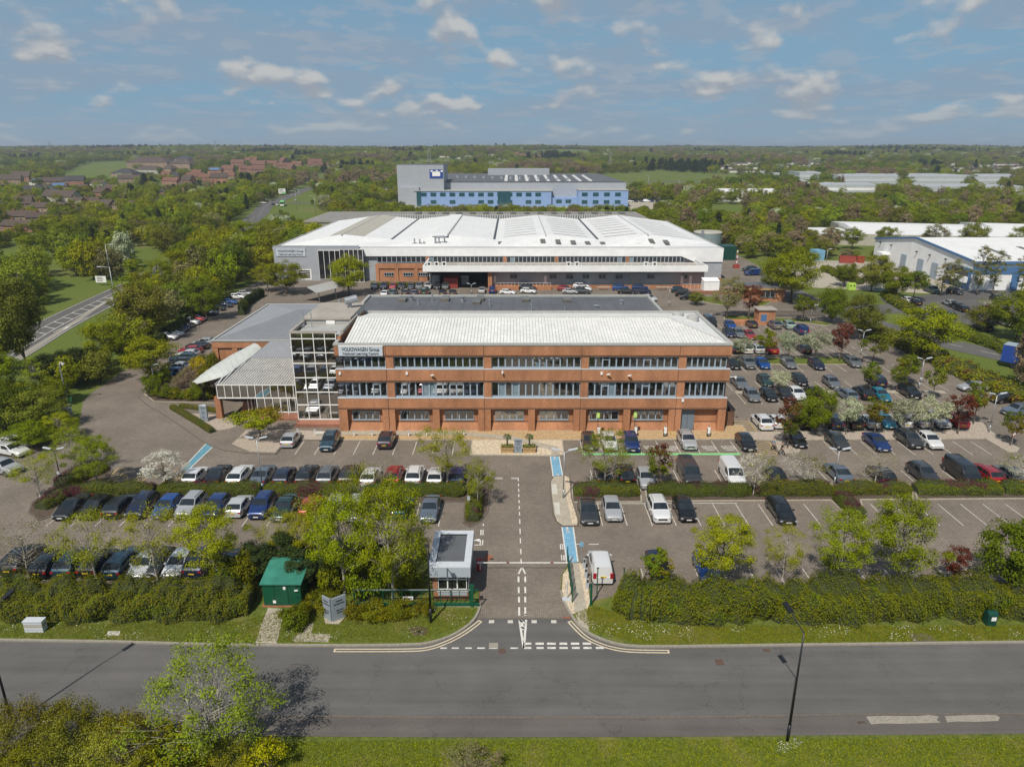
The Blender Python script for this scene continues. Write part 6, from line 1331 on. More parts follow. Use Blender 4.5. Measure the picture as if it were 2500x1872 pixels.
T_ = [
 ('birch', 529, 1853, 1578, 355, 'arching over the near edge of the front road, bottom left'),
 ('bush_willow', 60, 1862, 1725, 190, 'at the bottom left corner'), ('bush_willow', 185, 1850, 1720, 180, 'second from the left at the bottom'), ('bush_willow', 300, 1893, 1760, 190, 'at the bottom left, below the white slab'),
 ('bush_tan', 338, 1835, 1745, 130, 'among the bushes at the bottom left'), ('bush', 430, 1900, 1800, 190, 'at the bottom under the birch'), ('bush_yellow', 650, 1895, 1815, 110, 'at the bottom edge, right of the birch'), ('bush_willow', 560, 1905, 1820, 150, 'at the bottom edge beneath the birch trunk'),
 ('bush_tan', 1150, 1895, 1838, 150, 'peeping in at the middle of the bottom edge'), ('bush_willow', 120, 1905, 1800, 200, 'cut off by the bottom left edge'),
 ('bare', 76, 1428, 1262, 170, 'in the left end of the front hedge'), ('ash_sparse', 238, 1428, 1248, 175, 'in the front hedge, second tree from the left'), ('ash_sparse', 387, 1428, 1222, 165, 'in the front hedge, third tree from the left'), ('ash', 528, 1430, 1232, 170, 'in the front hedge, left of the green box'),
 ('ash_sparse', 690, 1385, 1238, 115, 'above the green box'), ('ash', 843, 1455, 1196, 178, 'behind the V-shaped sign'), ('ash', 961, 1478, 1160, 178, 'just left of the gatehouse, in front of the green gate'), ('ash_sparse', 900, 1395, 1128, 130, 'between the two big trees by the gatehouse'), ('ash', 780, 1400, 1205, 130, 'at the left of the clump by the gatehouse'), ('ash_sparse', 1010, 1430, 1268, 100, 'squeezed between the gatehouse and the big tree'),
 ('ash_sparse', 101, 1222, 1098, 118, 'at the left tip of the planted island'), ('ash_sparse', 190, 1155, 1035, 125, 'on the upper left corner of the island'), ('ash', 241, 1189, 1062, 110, 'on the island beside the yellow hatched bays'), ('blossom', 407, 1190, 1104, 115, 'on the island right of the yellow hatched bays'),
 ('lime', 80, 1093, 1030, 110, 'behind the white cars at the left edge'), ('ash', 150, 1075, 1010, 95, 'at the kerb left of the bend in the drive'),
 ('umbrella', 636, 1074, 1000, 135, 'on grey gravel in front of the lobby'),
 ('ash_sparse', 1093, 1190, 1030, 150, 'between the two white cars and the drive'), ('ash_sparse', 1167, 1242, 1114, 90, 'on the rounded end of the island beside the drive'), ('bare', 937, 1192, 1106, 70, 'behind the red car on the island'),
 ('ash_sparse', 1475, 1194, 1045, 145, 'behind the first right hedge by the blue walkway'), ('mixed_copper', 1606, 1198, 1083, 72, 'between the silver car and the grey van'),
 ('blossom_thin', 1838, 1212, 1098, 105, 'right of the white van'), ('blossom_thin', 1955, 1190, 1100, 120, 'second to the right of the white van'), ('bare', 2135, 1187, 1095, 125, 'above the right island beside a dark car'), ('blossom_thin', 2482, 1189, 1104, 95, 'at the right edge above the island'),
 ('mixed', 1604, 1440, 1338, 76, 'at the left end of the right front hedge'), ('ash', 1757, 1432, 1256, 165, 'in front of the bright blue car'), ('ash_sparse', 1908, 1428, 1282, 115, 'in the right front hedge, in the middle'), ('ash', 2043, 1434, 1243, 155, 'in the right front hedge, fourth from the left'), ('ash', 2181, 1442, 1208, 182, 'the biggest in the right front hedge'), ('copper', 2325, 1430, 1332, 70, 'a small one in the right front hedge'), ('maple', 2462, 1440, 1275, 180, 'at the right edge of the front hedge'), 
 ('mixed_copper', 1922, 1094, 970, 75, 'beside the two walkers'), ('maple', 1990, 1062, 943, 88, 'the big one on the gravel island'), ('blossom_green', 2064, 1062, 965, 62, 'on the gravel island, first of three'), ('mixed', 2134, 1062, 967, 62, 'in the middle of the gravel island'), ('blossom_green', 2205, 1060, 970, 78, 'on the gravel island, second of three'), ('blossom_green', 2269, 1060, 966, 78, 'on the gravel island, third of three'), ('copper', 2337, 1060, 955, 68, 'near the right end of the gravel island'), ('mixed', 2376, 1036, 930, 58, 'just behind the right end of the gravel island'), ('mixed', 2466, 1088, 1002, 50, 'on the right tip of the gravel island'),
 ('green_small', 2275, 976, 893, 48, 'by the lamp at the end of the kerb island'), ('green_small', 2188, 957, 893, 42, 'on the kerb island'), ('mixed', 2208, 942, 872, 52, 'behind the kerb island'), ('green_small', 2122, 956, 884, 46, 'on the kerb island left of the others'), ('blossom_green', 1900, 957, 903, 56, 'on the kerb island beside the brick block'),
 ('mixed', 1868, 882, 800, 58, 'on the grass island among white trees'), ('blossom_green', 1812, 882, 822, 52, 'nearest the roof corner on the grass island'), ('blossom_green', 1924, 882, 806, 58, 'in the middle of the grass island'), ('blossom_green', 1989, 882, 806, 80, 'the widest on the grass island'), ('copper', 2049, 882, 782, 56, 'at the right end of the grass island'), ('green_small', 2129, 890, 814, 66, 'right of the grass island, behind the lamp'),
 ('green_small', 1960, 786, 720, 58, 'on the grass strip above the lot'), ('maple', 2029, 790, 698, 72, 'on the right end of the grass strip'), ('oak', 2098, 830, 712, 92, 'by the side road, left of the big yellow-green tree'), ('lime', 2255, 880, 745, 150, 'the largest beside the side road'), ('green_small', 2210, 938, 862, 58, 'at the edge of the lot below the largest one'),
 ('grey', 1774, 778, 666, 74, 'by the rear gate kiosk'), ('copper', 1827, 778, 688, 64, 'by the rear gate kiosk'), ('oak', 2127, 712, 616, 84, 'by the yard with the red skip'), ('maple', 2186, 730, 648, 78, 'between the side road and the trade unit'), ('green_small', 2228, 736, 660, 62, 'in front of the trade unit doors'),
 ('poplar', 2296, 722, 640, 45, 'first from the left before the trade unit'), ('poplar', 2322, 720, 628, 50, 'second from the left before the trade unit'), ('poplar', 2384, 720, 598, 52, 'third from the left before the trade unit'), ('poplar', 2422, 720, 606, 48, 'fourth from the left before the trade unit'), ('poplar', 2490, 722, 618, 52, 'at the right edge before the trade unit'),
 ('oak', 2398, 808, 742, 84, 'in the right lot beside the dark hedge'), ('maple', 2480, 830, 698, 118, 'the big dark one at the right edge'), ('blossom_thin', 2420, 758, 728, 70, 'behind the parked cars on the right'),
 ('lime', 1930, 738, 602, 132, 'the large rounded one beside the rear gate road'), ('lime', 1890, 720, 630, 80, 'left of the large rounded one by the rear gate'), ('maple', 2060, 700, 640, 60, 'by the green bottle bank'),
 ('lime', 853, 722, 622, 92, 'before the glass corner of the warehouse'), ('blossom_thin', 840, 712, 668, 50, 'before the glass corner of the warehouse'), ('lime', 700, 718, 632, 100, 'left of the warehouse front'), ('ash', 655, 712, 640, 80, 'at the left corner of the warehouse'),
 ('oak', 66, 900, 662, 120, 'towering at the left edge beside the main road'), ('oak', 20, 905, 690, 130, 'at the far left edge beside the main road'), ('oak', 353, 830, 678, 130, 'the large one between the main road and the side lane'), ('lime', 506, 782, 672, 88, 'at the end of the side lane row'), ('lime', 262, 897, 770, 98, 'leaning yellow over the verge left of the lane'), ('lime', 370, 930, 822, 128, 'over the bend of the side lane beside a lamp'),
 ('birch_thin', 54, 992, 872, 70, 'first of two at the left edge'), ('birch_thin', 97, 990, 872, 76, 'second of two at the left edge'), ('maple', 140, 985, 915, 80, 'behind the grey pole at the left'), ('maple', 15, 1050, 930, 130, 'massed at the left edge above the white cars'), ('oak', 95, 1050, 950, 140, 'massed behind the information board'), ('lime', 5, 1000, 850, 110, 'at the left edge beside the thin birches'),
 ('dark', 128, 950, 862, 90, 'first in the dark clump left of the bend'), ('dark', 168, 940, 850, 90, 'second in the dark clump left of the bend'), ('dark', 205, 925, 845, 90, 'third in the dark clump left of the bend'), ('dark', 240, 915, 862, 70, 'last in the dark clump left of the bend'),
 ('lime', 350, 735, 655, 70, 'on the road bank above the side lane, first from the left'), ('ash', 395, 722, 628, 84, 'on the road bank above the side lane, second from the left'), ('lime', 440, 704, 606, 92, 'on the road bank above the side lane, third from the left'), ('lime', 490, 690, 580, 96, 'on the road bank above the side lane, fourth from the left'), ('ash', 545, 676, 566, 96, 'on the road bank above the side lane, fifth from the left'), ('lime', 600, 668, 570, 90, 'on the road bank above the side lane, sixth from the left'), ('oak', 455, 668, 590, 70, 'on the road bank behind the others, left one'), ('oak', 530, 640, 550, 80, 'on the road bank behind the others, middle one'), ('lime', 600, 622, 535, 80, 'on the road bank behind the others, right one'), ('oak', 655, 610, 535, 70, 'just left of the warehouse roof'),
 ('oak', 1700, 745, 712, 40, 'small twiggy one beyond the low workshop roof'),
]
for k, px, py, top, w_, where in T_: tree_px(k, px, py, top, w_, where)
for i, (x, y, H, Rr, kd) in enumerate(((109,264,8,4,'lime'),(118,266,8.5,4.2,'oak'),(127,268,8,3.8,'lime'),(134,256,10,4.4,'oak'),(148,252,11.5,4.6,'grey'),(164,256,11.5,5,'oak'),(176,250,10.5,3.6,'lime'),(198,254,11.5,4.6,'grey'),(212,250,11,4.4,'oak'))): put_tree(kd, x, y, H, Rr, '%s in the row behind the trade unit roof, %s from left' % (CATL[kd], ordn(i)), z=0)
# shrubs round the beds
S_ = [('bush_green',378,968,930,40),('bush_green',402,972,940,45),('bush',425,975,948,40),('bush_green',375,945,915,45),('bush_green',400,935,900,45),('bush',448,975,955,32),('bush',470,978,950,40),('bush_tan',440,950,915,40),('bush_tan',462,935,895,42),('bush_green',495,978,930,45),('bush',505,940,890,48),('bush',515,975,955,30),('bush_yellow',490,920,870,48),('bush',530,965,940,28),('bush_green',520,915,860,40),('bush_tan',478,955,925,30)]
for i, (k, px, py, top, w_) in enumerate(S_): tree_px(k, px, py, top, w_, 'in the planting bed left of the lobby, %s from the left' % ordn(sorted(s[1] for s in S_).index(px)), 'shrubs in the planting bed', .16)
S2 = [('bush_green',600,1440,1345,90),('dark',640,1420,1318,100),('dark',700,1405,1300,110),('dark',760,1430,1330,110),('bush_green',820,1450,1370,90),('bush_green',900,1455,1380,100),('bush',990,1450,1380,80),('bush_green',560,1445,1370,80),('dark',850,1400,1320,100),('dark',930,1410,1320,90)]
for i, (k, px, py, top, w_) in enumerate(S2): tree_px(k, px, py, top, w_, 'in the shrubbery right of the green box, %s from left' % ordn(sorted(s[1] for s in S2).index(px)), 'shrubbery by the gatehouse', .1)
S3 = [('bush_green',722,1532,1482,75),('bush',775,1495,1452,70),('bush',870,1505,1480,70),('bush',920,1508,1484,80),('bush',980,1505,1482,80),('bush',1035,1500,1482,50),('bush_green',800,1480,1440,60)]
for i, (k, px, py, top, w_) in enumerate(S3): tree_px(k, px, py, top, w_, 'on the verge near the V-shaped sign, %s from the left' % ordn(sorted(s[1] for s in S3).index(px)), 'low bushes on the left verge', .1)

# ================================================================ HEDGES
def hedge(name, label, path, width, h, leafs, dens=70, lsize=.07, wts=None, z0=.08, cat='hedge', group=None, seed=1, lumpy=.3, patch=.55, px=True, far=False):
    """leafy hedge along a ground line: dark twiggy core under a skin of small leaves"""
    rg = np.random.default_rng(seed); pts = [Vector(p) for p in smooth([Vector(G(*p)) if px else Vector(p) for p in path], 4 if len(path) > 2 else 1)]
    L = [0]; [L.append(L[-1] + (b - a).length) for a, b in zip(pts[:-1], pts[1:])]; T = L[-1]; c0 = pts[0]
    def at(s):
        for i in range(len(pts) - 1):
            if s <= L[i + 1] or i == len(pts) - 2:
                t = (s - L[i]) / max(L[i + 1] - L[i], 1e-6); p = pts[i].lerp(pts[i + 1], t); d = (pts[i + 1] - pts[i]).normalized(); return p, Vector((-d.y, d.x))
    t = thing(name, label, cat, (c0.x, c0.y, z0), group=group)
    ns = max(int(T / .5), 2); na = 12; core = MB()
    def radius(s, a):
        return 1 + lumpy * (mnoise.noise(Vector((s * .55, a * .8, seed))) + .5 * mnoise.noise(Vector((s * 1.7, a * 2, seed + 5))))
    def surf(s, a, k=1.0):
        p, n = at(s); rr = radius(s, a); e = min(1, (min(s, T - s) + .12) / (width * .5)); e = math.sqrt(max(1 - (1 - e) ** 2, .02))
        ca, sa = math.cos(a), math.sin(a); ca = math.copysign(abs(ca) ** .7, ca); sa = max(sa, 0) ** .6
        o = n * (ca * width / 2 * rr * k * (.5 + .5 * e)); return Vector((p.x + o.x - c0.x, p.y + o.y - c0.y, sa * h * rr * k * (.4 + .6 * e)))
    V = [[surf(T * i / ns, math.pi * j / na, .86) for j in range(na + 1)] for i in range(ns + 1)]
    vs = [v for r in V for v in r]; fs = [(i * (na + 1) + j, (i + 1) * (na + 1) + j, (i + 1) * (na + 1) + j + 1, i * (na + 1) + j + 1) for i in range(ns) for j in range(na)]
    core.add(vs, fs); core.add([tuple(v) for v in V[0]], [tuple(range(na + 1))]); core.add([tuple(v) for v in V[-1]], [tuple(range(na, -1, -1))]); core.build('stems', M['hedge_core'], t)
    area = T * (width * .9 + h * 1.9); n = int(area * dens); ss = rg.uniform(0, T, n); aa = rg.uniform(0, math.pi, n); kk = rg.uniform(.84, 1.04, n) + (rg.uniform(0, 1, n) > .93) * rg.uniform(0, .13, n)
    cen = np.array([surf(s, a, k) for s, a, k in zip(ss, aa, kk)]); out = []
    for s, a in zip(ss, aa):
        p, nn = at(s); out.append((nn.x * math.cos(a), nn.y * math.cos(a), math.sin(a)))
    v, q = leaf_quads(cen, np.array(out), lsize, rg, 1.1)
    if len(leafs) > 1:
        nz = np.array([mnoise.noise(Vector((c[0] * patch + seed * 7, c[1] * patch, c[2] * .5))) for c in cen]) + rg.normal(size=n) * .12 + (.2 * np.cos(aa) if 'purple' in leafs else 0)
        cuts = wts or [0.0]; mi = np.zeros(n, dtype=int)
        for i, cut in enumerate(cuts): mi[nz > cut] = i + 1
    else: mi = None
    link('foliage', np_mesh('foliage', v, q, [LM[l] for l in leafs], mi), t); return t
hedge('hedge','tall wild leafy hedge along the left front verge', [(-80,1484),(150,1487),(400,1488),(618,1482)], 4.1, 2.25, ['hedge','hedge_light','maple'], 170, .058, [.12,.32], .1, seed=3, lumpy=.55)
hedge('hedge','tall wild leafy hedge along the right front verge', [(1505,1470),(1590,1492),(1900,1490),(2250,1486),(2650,1482)], 4.2, 2.25, ['hedge','hedge_light','maple'], 170, .058, [.12,.32], .1, seed=4, lumpy=.55)
IG = ['hedge','maple','purple']; IW = [-.05, .12]
hedge('hedge','low green and purple hedge on the left island under the blossom tree', [(390,1204),(640,1205)], 2.0, 1.25, IG, 150, .05, IW, seed=5, group='island hedges')
hedge('hedge','low green and purple hedge on the left island in the middle', [(648,1205),(880,1205)], 2.0, 1.25, IG, 150, .05, IW, seed=6, group='island hedges')
hedge('hedge','low green hedge on the left island behind the two white cars', [(888,1205),(1135,1206)], 2.0, 1.25, IG, 150, .05, [-.05,.3], seed=7, group='island hedges')
hedge('hedge','green hedge running down the rounded end of the island beside the drive', [(1165,1168),(1160,1220),(1155,1275)], 1.7, 1.2, IG, 150, .05, [-.1,.3], seed=8, group='island hedges')
hedge('hedge','bushy green and purple planting at the left part of the island', [(100,1245),(170,1205),(260,1203),(378,1204)], 2.4, 1.2, IG, 130, .055, [-.05,.1], seed=9, group='island hedges')
hedge('hedge','bushy planting on the upper left arm of the island beside the yellow bays', [(150,1190),(200,1160),(255,1142)], 3.4, 1.1, IG, 120, .055, [-.05,.12], seed=10, group='island hedges')
hedge('hedge','short clipped hedge beside the gravel path island right of the drive', [(1400,1204),(1560,1205)], 2.1, 1.2, IG, 150, .05, [-.1,.33], seed=11, group='island hedges')
hedge('hedge','long clipped hedge in front of the grey and white vans', [(1580,1204),(1830,1205)], 2.1, 1.2, IG, 150, .05, [-.1,.2], seed=12, group='island hedges')
hedge('hedge','clipped hedge under the two thin blossom trees', [(1836,1205),(2030,1204)], 2.1, 1.4, IG, 150, .05, [-.1,.3], seed=13, group='island hedges')
hedge('hedge','hedge spur running down between two groups of bays on the right', [(2036,1204),(2065,1235),(2098,1268)], 1.9, 1.2, IG, 150, .05, [-.1,.25], seed=14, group='island hedges')
hedge('hedge','clipped hedge behind the spur, under the nearly bare tree', [(2042,1202),(2216,1201)], 2.1, 1.2, IG, 150, .05, [-.1,.28], seed=15, group='island hedges')
hedge('hedge','clipped hedge with purple patches in front of the black van and red car', [(2232,1201),(2438,1200)], 2.2, 1.25, IG, 150, .05, [-.1,.08], seed=16, group='island hedges')
hedge('hedge','clipped hedge running off the right edge', [(2446,1200),(2650,1199)], 2.1, 1.2, IG, 140, .05, [-.1,.24], seed=17, group='island hedges')
hedge('hedge','clipped box hedge arm slanting down to the walkway by the lobby', [(420,998),(470,1026),(519,1058)], .95, .75, ['hedge_light','hedge'], 150, .045, [.1], .1, seed=18, lumpy=.08)
hedge('hedge','clipped box hedge arm behind the information board by the lobby', [(440,996),(490,1001),(532,1008)], .8, .7, ['hedge_light','hedge'], 140, .045, [.1], .1, seed=19, lumpy=.08)
hedge('hedge','wild hedge belt along the right edge of the car park, near part', [(2560,1010),(2440,955),(2300,890)], 5.0, 1.9, ['oak','hedge_light','copper'], 34, .13, [0,.36], 0, seed=20, lumpy=.4)
hedge('hedge','wild hedge belt between the lot and the side road, far part', [(2300,890),(2200,842),(2110,806)], 4.6, 2.1, ['oak','maple','hedge_light'], 30, .14, [0,.3], 0, seed=21, lumpy=.4)
hedge('hedge','rounded hedge on the corner of the side turning', [(2165,722),(2190,745),(2240,770)], 3.6, 1.5, ['hedge','hedge_light'], 30, .13, [.1], 0, seed=22)
hedge('hedge','long hedge between the side road and the trade unit car park', [(2345,820),(2430,850),(2520,885)], 3.2, 1.5, ['hedge','maple'], 30, .13, [.1], 0, seed=23)
hedge('hedge','hedge between the yard and the side road', [(2010,660),(2060,680),(2100,695)], 2.6, 1.8, ['hedge','maple'], 26, .15, [.1], 0, seed=24)
hedge('hedge','dark shaded hedge along the side lane behind the parked cars', [(340,870),(420,815),(500,765),(560,735)], 2.2, 1.9, ['dark','hedge'], 40, .12, [.15], 0, seed=25)
hedge('hedge','dark hedge behind the low left wing', [(590,770),(600,745),(640,722)], 1.8, 2.2, ['dark','hedge'], 36, .12, [.2], 0, seed=26)
hedge('hedge','hedge in front of the warehouse brick wall', [(905,699),(1030,698)], 1.4, 1.1, ['hedge','maple'], 34, .12, [.1], 0, seed=27)
# ================================================================ STREET FURNITURE
def lamp_black(x, y, h, rz, lab, arm=1.6, z=.1):
    t = thing('street_lamp', lab, 'street lamp', (x, y, z), rz, 'black street lamps on the front road')
    a = MB(); a.cyl((0,0,0), (0,0,1.3), .11, .11, 12); a.cyl((0,0,1.3), (0,0,h), .085, .05, 12); a.build('pole', M['black'], t, True)
    a = MB(); a.cyl((0,0,h), (0, arm * .75, h + .55), .04, .035, 8); a.build('arm', M['black'], t)
    a = MB(); a.obox((0, arm, h + .72), (.34, .75, .13), 0, 0, R(20)); a.obox((0, arm, h + .645), (.26, .55, .03), 0, 1, R(20)); a.build('lamp_head', [M['black'], M['lamp_clear']], t)
x, y = G(1922, 1809); lamp_black(x, y, 8.2, R(18), 'tall black street lamp on the grass at the bottom right', z=.05)
x, y = G(30, 1766); lamp_black(x, y, 8.2, R(-30), 'tall black street lamp cut off at the left edge', z=.05)
x, y = G(1052, 1521); lamp_black(x, y, 6.9, R(185), 'black street lamp on the verge in front of the gatehouse', arm=1.1)
def lamp_twin(px, py, ptop, lab, w=1.05, board=False, z=.08, col='grey_metal', rz=0, n=2):
    x, y = G(px, py); h = HT(ptop, y)
    t = thing('car_park_lamp', lab, 'lamp post', (x, y, z), rz, 'twin-headed car park lamps')
    a = MB(); a.cyl((0,0,0), (0,0,1.0), .09, .09, 10); a.cyl((0,0,1.0), (0,0,h), .06, .045, 10); a.build('pole', M[col], t, True)
    for s in ((-1, 1) if n == 2 else (1,)):
        a = MB(); a.cyl((0,0,h), (s * w * .45, 0, h + .18), .03, .03, 6)
        m_ = a.build('arm', M[col], t)
        a = MB(); a.obox((s * w * .72, 0, h + .16), (w * .78, .26, .1)); vs = a.v
        a.v = [(p[0], p[1], p[2] + abs(p[0]) * .22) for p in vs]; a.build('lamp_head', M['frame_light'], m_)
    if board: a = MB(); a.cyl((0, -.1, h * .36), (0, -.14, h * .36), .2, .2, 14); a.build('round_sign', M['frame_light'], t)
    return t
lamp_twin(642,1201,1076,'grey twin lamp standing in the left island hedge'); lamp_twin(1375,1217,1106,'grey twin lamp on the gravel path island right of the drive', w=1.25)
lamp_twin(151,1184,1102,'twin lamp on a dark pole at the upper left arm of the island', col='black', board=True); lamp_twin(2036,1185,1103,'twin lamp in the right island hedge below the walkers')
lamp_twin(2414,1056,967,'twin lamp at the right end of the gravel island'); lamp_twin(2243,949,880,'twin lamp with a round disc on the kerb island', board=True)
lamp_twin(2101,866,811,'twin lamp right of the grass island'); lamp_twin(1978,790,750,'twin lamp on the grass strip above the lot'); lamp_twin(378,944,895,'twin lamp with a round disc in the planting bed by the lane', board=True)
lamp_twin(1151,718,696,'small twin lamp in the yard behind the low roof'); lamp_twin(1633,745,705,'thin lamp by the road right of the low roof', w=.5)
def pole_lamp(px, py, ptop, lab, arm=-1.4, terr=False, grp='tall grey lamps along the main road'):
    x, y, z = GT(px, py) if terr else (*G(px, py), 0); h = HT(ptop, y) - z
    t = thing('street_lamp', lab, 'street lamp', (x, y, z), 0, grp)
    a = MB(); a.cyl((0,0,0), (0,0,h), .11, .06, 8); a.build('pole', M['grey_metal'], t, True); a = MB(); a.cyl((0,0,h - .05), (arm, 0, h + .05), .04); a.obox((arm * 1.2, 0, h + .06), (.9, .3, .16)); a.build('lamp_head', M['frame_light'], t)
pole_lamp(286,760,652,'nearest tall grey lamp beside the main road, by the hatched lane', -1.9); pole_lamp(273,689,597,'second tall grey lamp, behind the white direction board', 1.5)
pole_lamp(466,570,528,'tall grey lamp on the left of the main road beyond the bushes', 1.5, True); pole_lamp(575,523,478,'tall grey lamp beyond the bend of the main road', 1.5, True)
pole_lamp(704,475,438,'lamp right of the big direction sign on the far junction', -2, True); pole_lamp(732,500,461,'left lamp of the pair on the junction island', -2, True); pole_lamp(725,512,467,'front lamp at the junction island tip', -2, True); pole_lamp(771,521,479,'lamp on the mown grass right of the junction', -2, True); pole_lamp(661,506,487,'lamp beside the green bus', -2, True); pole_lamp(752,452,431,'farthest lamp up the road past the junction', -2, True)
pole_lamp(1813,610,578,'lamp by the red and white pole at the rear gate', 1.6, True, 'lamps among the right-hand trees'); pole_lamp(1923,620,586,'lamp between the trees left of the yard', 0.1, True, 'lamps among the right-hand trees'); pole_lamp(2017,640,608,'lamp in the yard by the blue container', .8, True, 'lamps among the right-hand trees')
for i, (px, py, pt) in enumerate(((1450,436,420),(1582,477,428),(1610,480,462),(1657,465,440),(1745,478,450),(1553,478,452),(1405,415,398),(1727,490,465))): pole_lamp(px, py, pt, 'distant lamp right of the light blue factory, %s from the left' % ordn([1405,1450,1553,1582,1610,1657,1727,1745].index(px)), -2, True, 'distant lamps by the factory car park')
# CCTV pole
x, y = G(165, 985); t = thing('camera_pole', 'grey pole with a white dome camera left of the drive bend', 'camera pole', (x, y, 0)); h = HT(889, y)
a = MB(); a.cyl((0,0,0), (0,0,h), .12, .08, 10); a.build('pole', M['grey_metal'], t); a = MB(); a.tube([(0,0,h), (.12,0,h + .25), (.4,0,h + .3), (.5,0,h + .1)], [.05]*4, 6); a.cyl((.5,0,h + .12), (.5,0,h - .15), .2, .14, 12); a.build('dome_camera', M['white_frame'], t)
a = MB(); a.obox((.25, 0, 2.6), (.4, .3, .9)); a.obox((.3, 0, 1.9), (.6, .2, .15)); a.build('box', M['green_dark'], t)
x, y = G(170, 980); t = thing('litter_bin', 'small bright green bin at the foot of the camera pole', 'bin', (x + .3, y - .3, 0)); a = MB(); a.cyl((0,0,0), (0,0,.9), .25, .3, 12); a.build('drum', M['green_path'], t); a = MB(); a.cyl((0,0,.9), (0,0,1.0), .32, .2, 12); a.build('lid', M['green_dark'], t)
# information totems
def totem(px, py, ptop, w, lab, rz=0, lines=(), z=.1, th=.22):
    x, y = G(px, py); h = HT(ptop, y) - z; t = thing('information_board', lab, 'sign', (x, y, z), rz)
    a = MB(); a.box(-w/2, w/2, -th/2, th/2, .05, h); a.box(-w/2 + .1, w/2 - .1, -th/2 + .03, th/2 - .03, 0, .05); a.build('panel', M['totem_grey'], t)
    for (txt, sz, zz) in lines: put_text(txt, sz, M['sign_dark'], t, (0, -th/2 - .012, h * zz), bold=.006)
    return t, h
T1, h = totem(500, 1029, 990, 1.15, 'grey information board with dark lettering on gravel by the lobby', R(-12), (('National Learning', .13, .88), ('Centre', .13, .78), ('Reception', .11, .6), ('Visitors', .11, .5), ('Deliveries', .11, .25)))
a = MB(); a.prism([(-.6, -.13), (.6, -.13), (0, .55)], h, h + .04); a.build('cap', M['frame_light'], T1)
totem(166, 1018, 987, 1.25, 'grey information board beside the drive bend at the left', R(22), (('National Learning', .13, .85), ('Centre', .13, .72), ('Car Park', .12, .5), ('Deliveries', .12, .3)), 0)
T3, h = totem(1265, 1107, 1072, .98, 'grey information board between the two palm planters', 0, (('National Learning', .1, .9), ('Centre', .1, .81), ('Reception', .1, .66), ('Car Park  Visitors', .08, .42), ('Deliveries', .08, .2)))
a = MB(); a.box(-.16, .12, -.125, -.112, h * .3, h * .315); a.add([(-.22, -.125, h * .307), (-.1, -.125, h * .34), (-.1, -.125, h * .275)], [(0, 2, 1)]); a.build('arrow', M['sign_dark'], T3)
x, y = G(812, 1520); t = thing('entrance_sign', 'V-shaped grey entrance sign on the verge left of the gatehouse', 'sign', (x, y, .1)); h = HT(1462, y) - .1
for s, w_ in ((-1, .9), (1, 1.2)):
    pn = MB(); pn.box(0, w_, -.07, .07, .08, h)
    pn.v = [(p[0] * (1 - .1 * (p[2] < .5)) * s, p[1], p[2]) for p in pn.v]
    if s < 0: pn.f = [f[::-1] for f in pn.f]
    o = pn.build('panel', M['totem_grey'], t); o.rotation_euler = (0, 0, R(35) * s); o.location = (s * .04, 0, 0)
    for (txt, sz, zz) in (('National', .15, .85), ('Learning Centre', .13, .73), ('Visitors and', .12, .45), ('Deliveries', .12, .35)):
        l = put_text(txt, sz, M['sign_dark'], o, (s * w_ / 2, -.082, h * zz), bold=.008); 
a = MB(); a.prism([(-.5, -.25), (.6, -.3), (.9, .6), (-.8, .5)], 0, .06); a.build('base', M['slab'], t)
# planters with palms
def palm_planter(px, py, w, lab, grp='palm planters'):
    x, y = G(px, py); t = thing('planter', lab.replace('palm in ', ''), 'planter', (x, y + .55, .1), group=grp)
    a = MB(); a.box(-w/2, w/2, -.55, .55, 0, .62, 0); a.box(-w/2 - .04, w/2 + .04, -.6, -.55, .5, .66, 0); a.box(-w/2 - .04, w/2 + .04, .55, .6, .5, .66, 0); a.box(-w/2 - .04, -w/2, -.55, .55, .5, .66, 0); a.box(w/2, w/2 + .04, -.55, .55, .5, .66, 0)
    for z in (.2, .4): a.box(-w/2 - .01, w/2 + .01, -.56, -.551, z, z + .015, 1)
    a.build('box', [M['orange_wood'], M['soil']], t)
    rg = np.random.default_rng(int(px)); c = rg.uniform(-1, 1, (420, 3)) * np.array([w/2 * .92, .5, .12]) + np.array([0, 0, .78]); v, q = leaf_quads(c, np.tile([0, 0, 1.0], (420, 1)), .07, rg); link('planting', np_mesh('planting', v, q, [LM['grey'], LM['maple']], (rg.uniform(size=420) > .6).astype(int)), t)
    p = thing('palm', 'young fan palm growing out of the ' + lab, 'palm', (x, y + .55, .72), group='palms in planters'); H = 1.25
    a = MB(); a.tube([(0,0,0), (.03,0,H*.5), (0,.02,H)], [.11, .09, .1], 8); a.build('trunk', M['bark'], p)
    f = MB()
    for i in range(26):
        an = i * 2.4; el = -.5 + 1.5 * ((i * 7) % 26) / 26; L_ = .45 + .12 * math.sin(i); d = Vector((math.cos(an) * math.cos(el), math.sin(an) * math.cos(el), math.sin(el))); s = Vector((-math.sin(an), math.cos(an), 0)); b = Vector((0, 0, H)) + d * L_ * .6
        f.cyl((0, 0, H), b, .012, .008, 3)
        for k in range(9):
            aa = (k - 4) * .3; dd = (d * math.cos(aa) + s * math.sin(aa)); e = b + dd * .34 + Vector((0, 0, -.05 * abs(k - 4) * .5)); n_ = s * .025 * math.cos(aa) + Vector((0, 0, .01))
            f.add([b, b + dd * .2 + n_, e, b + dd * .2 - n_], [(0, 1, 2, 3)])
    f.build('fronds', LM['palm'], p)
palm_planter(1238, 1107.5, 1.55, 'left timber planter beside the grey information board'); palm_planter(1292, 1107.5, 1.55, 'right timber planter beside the grey information board')
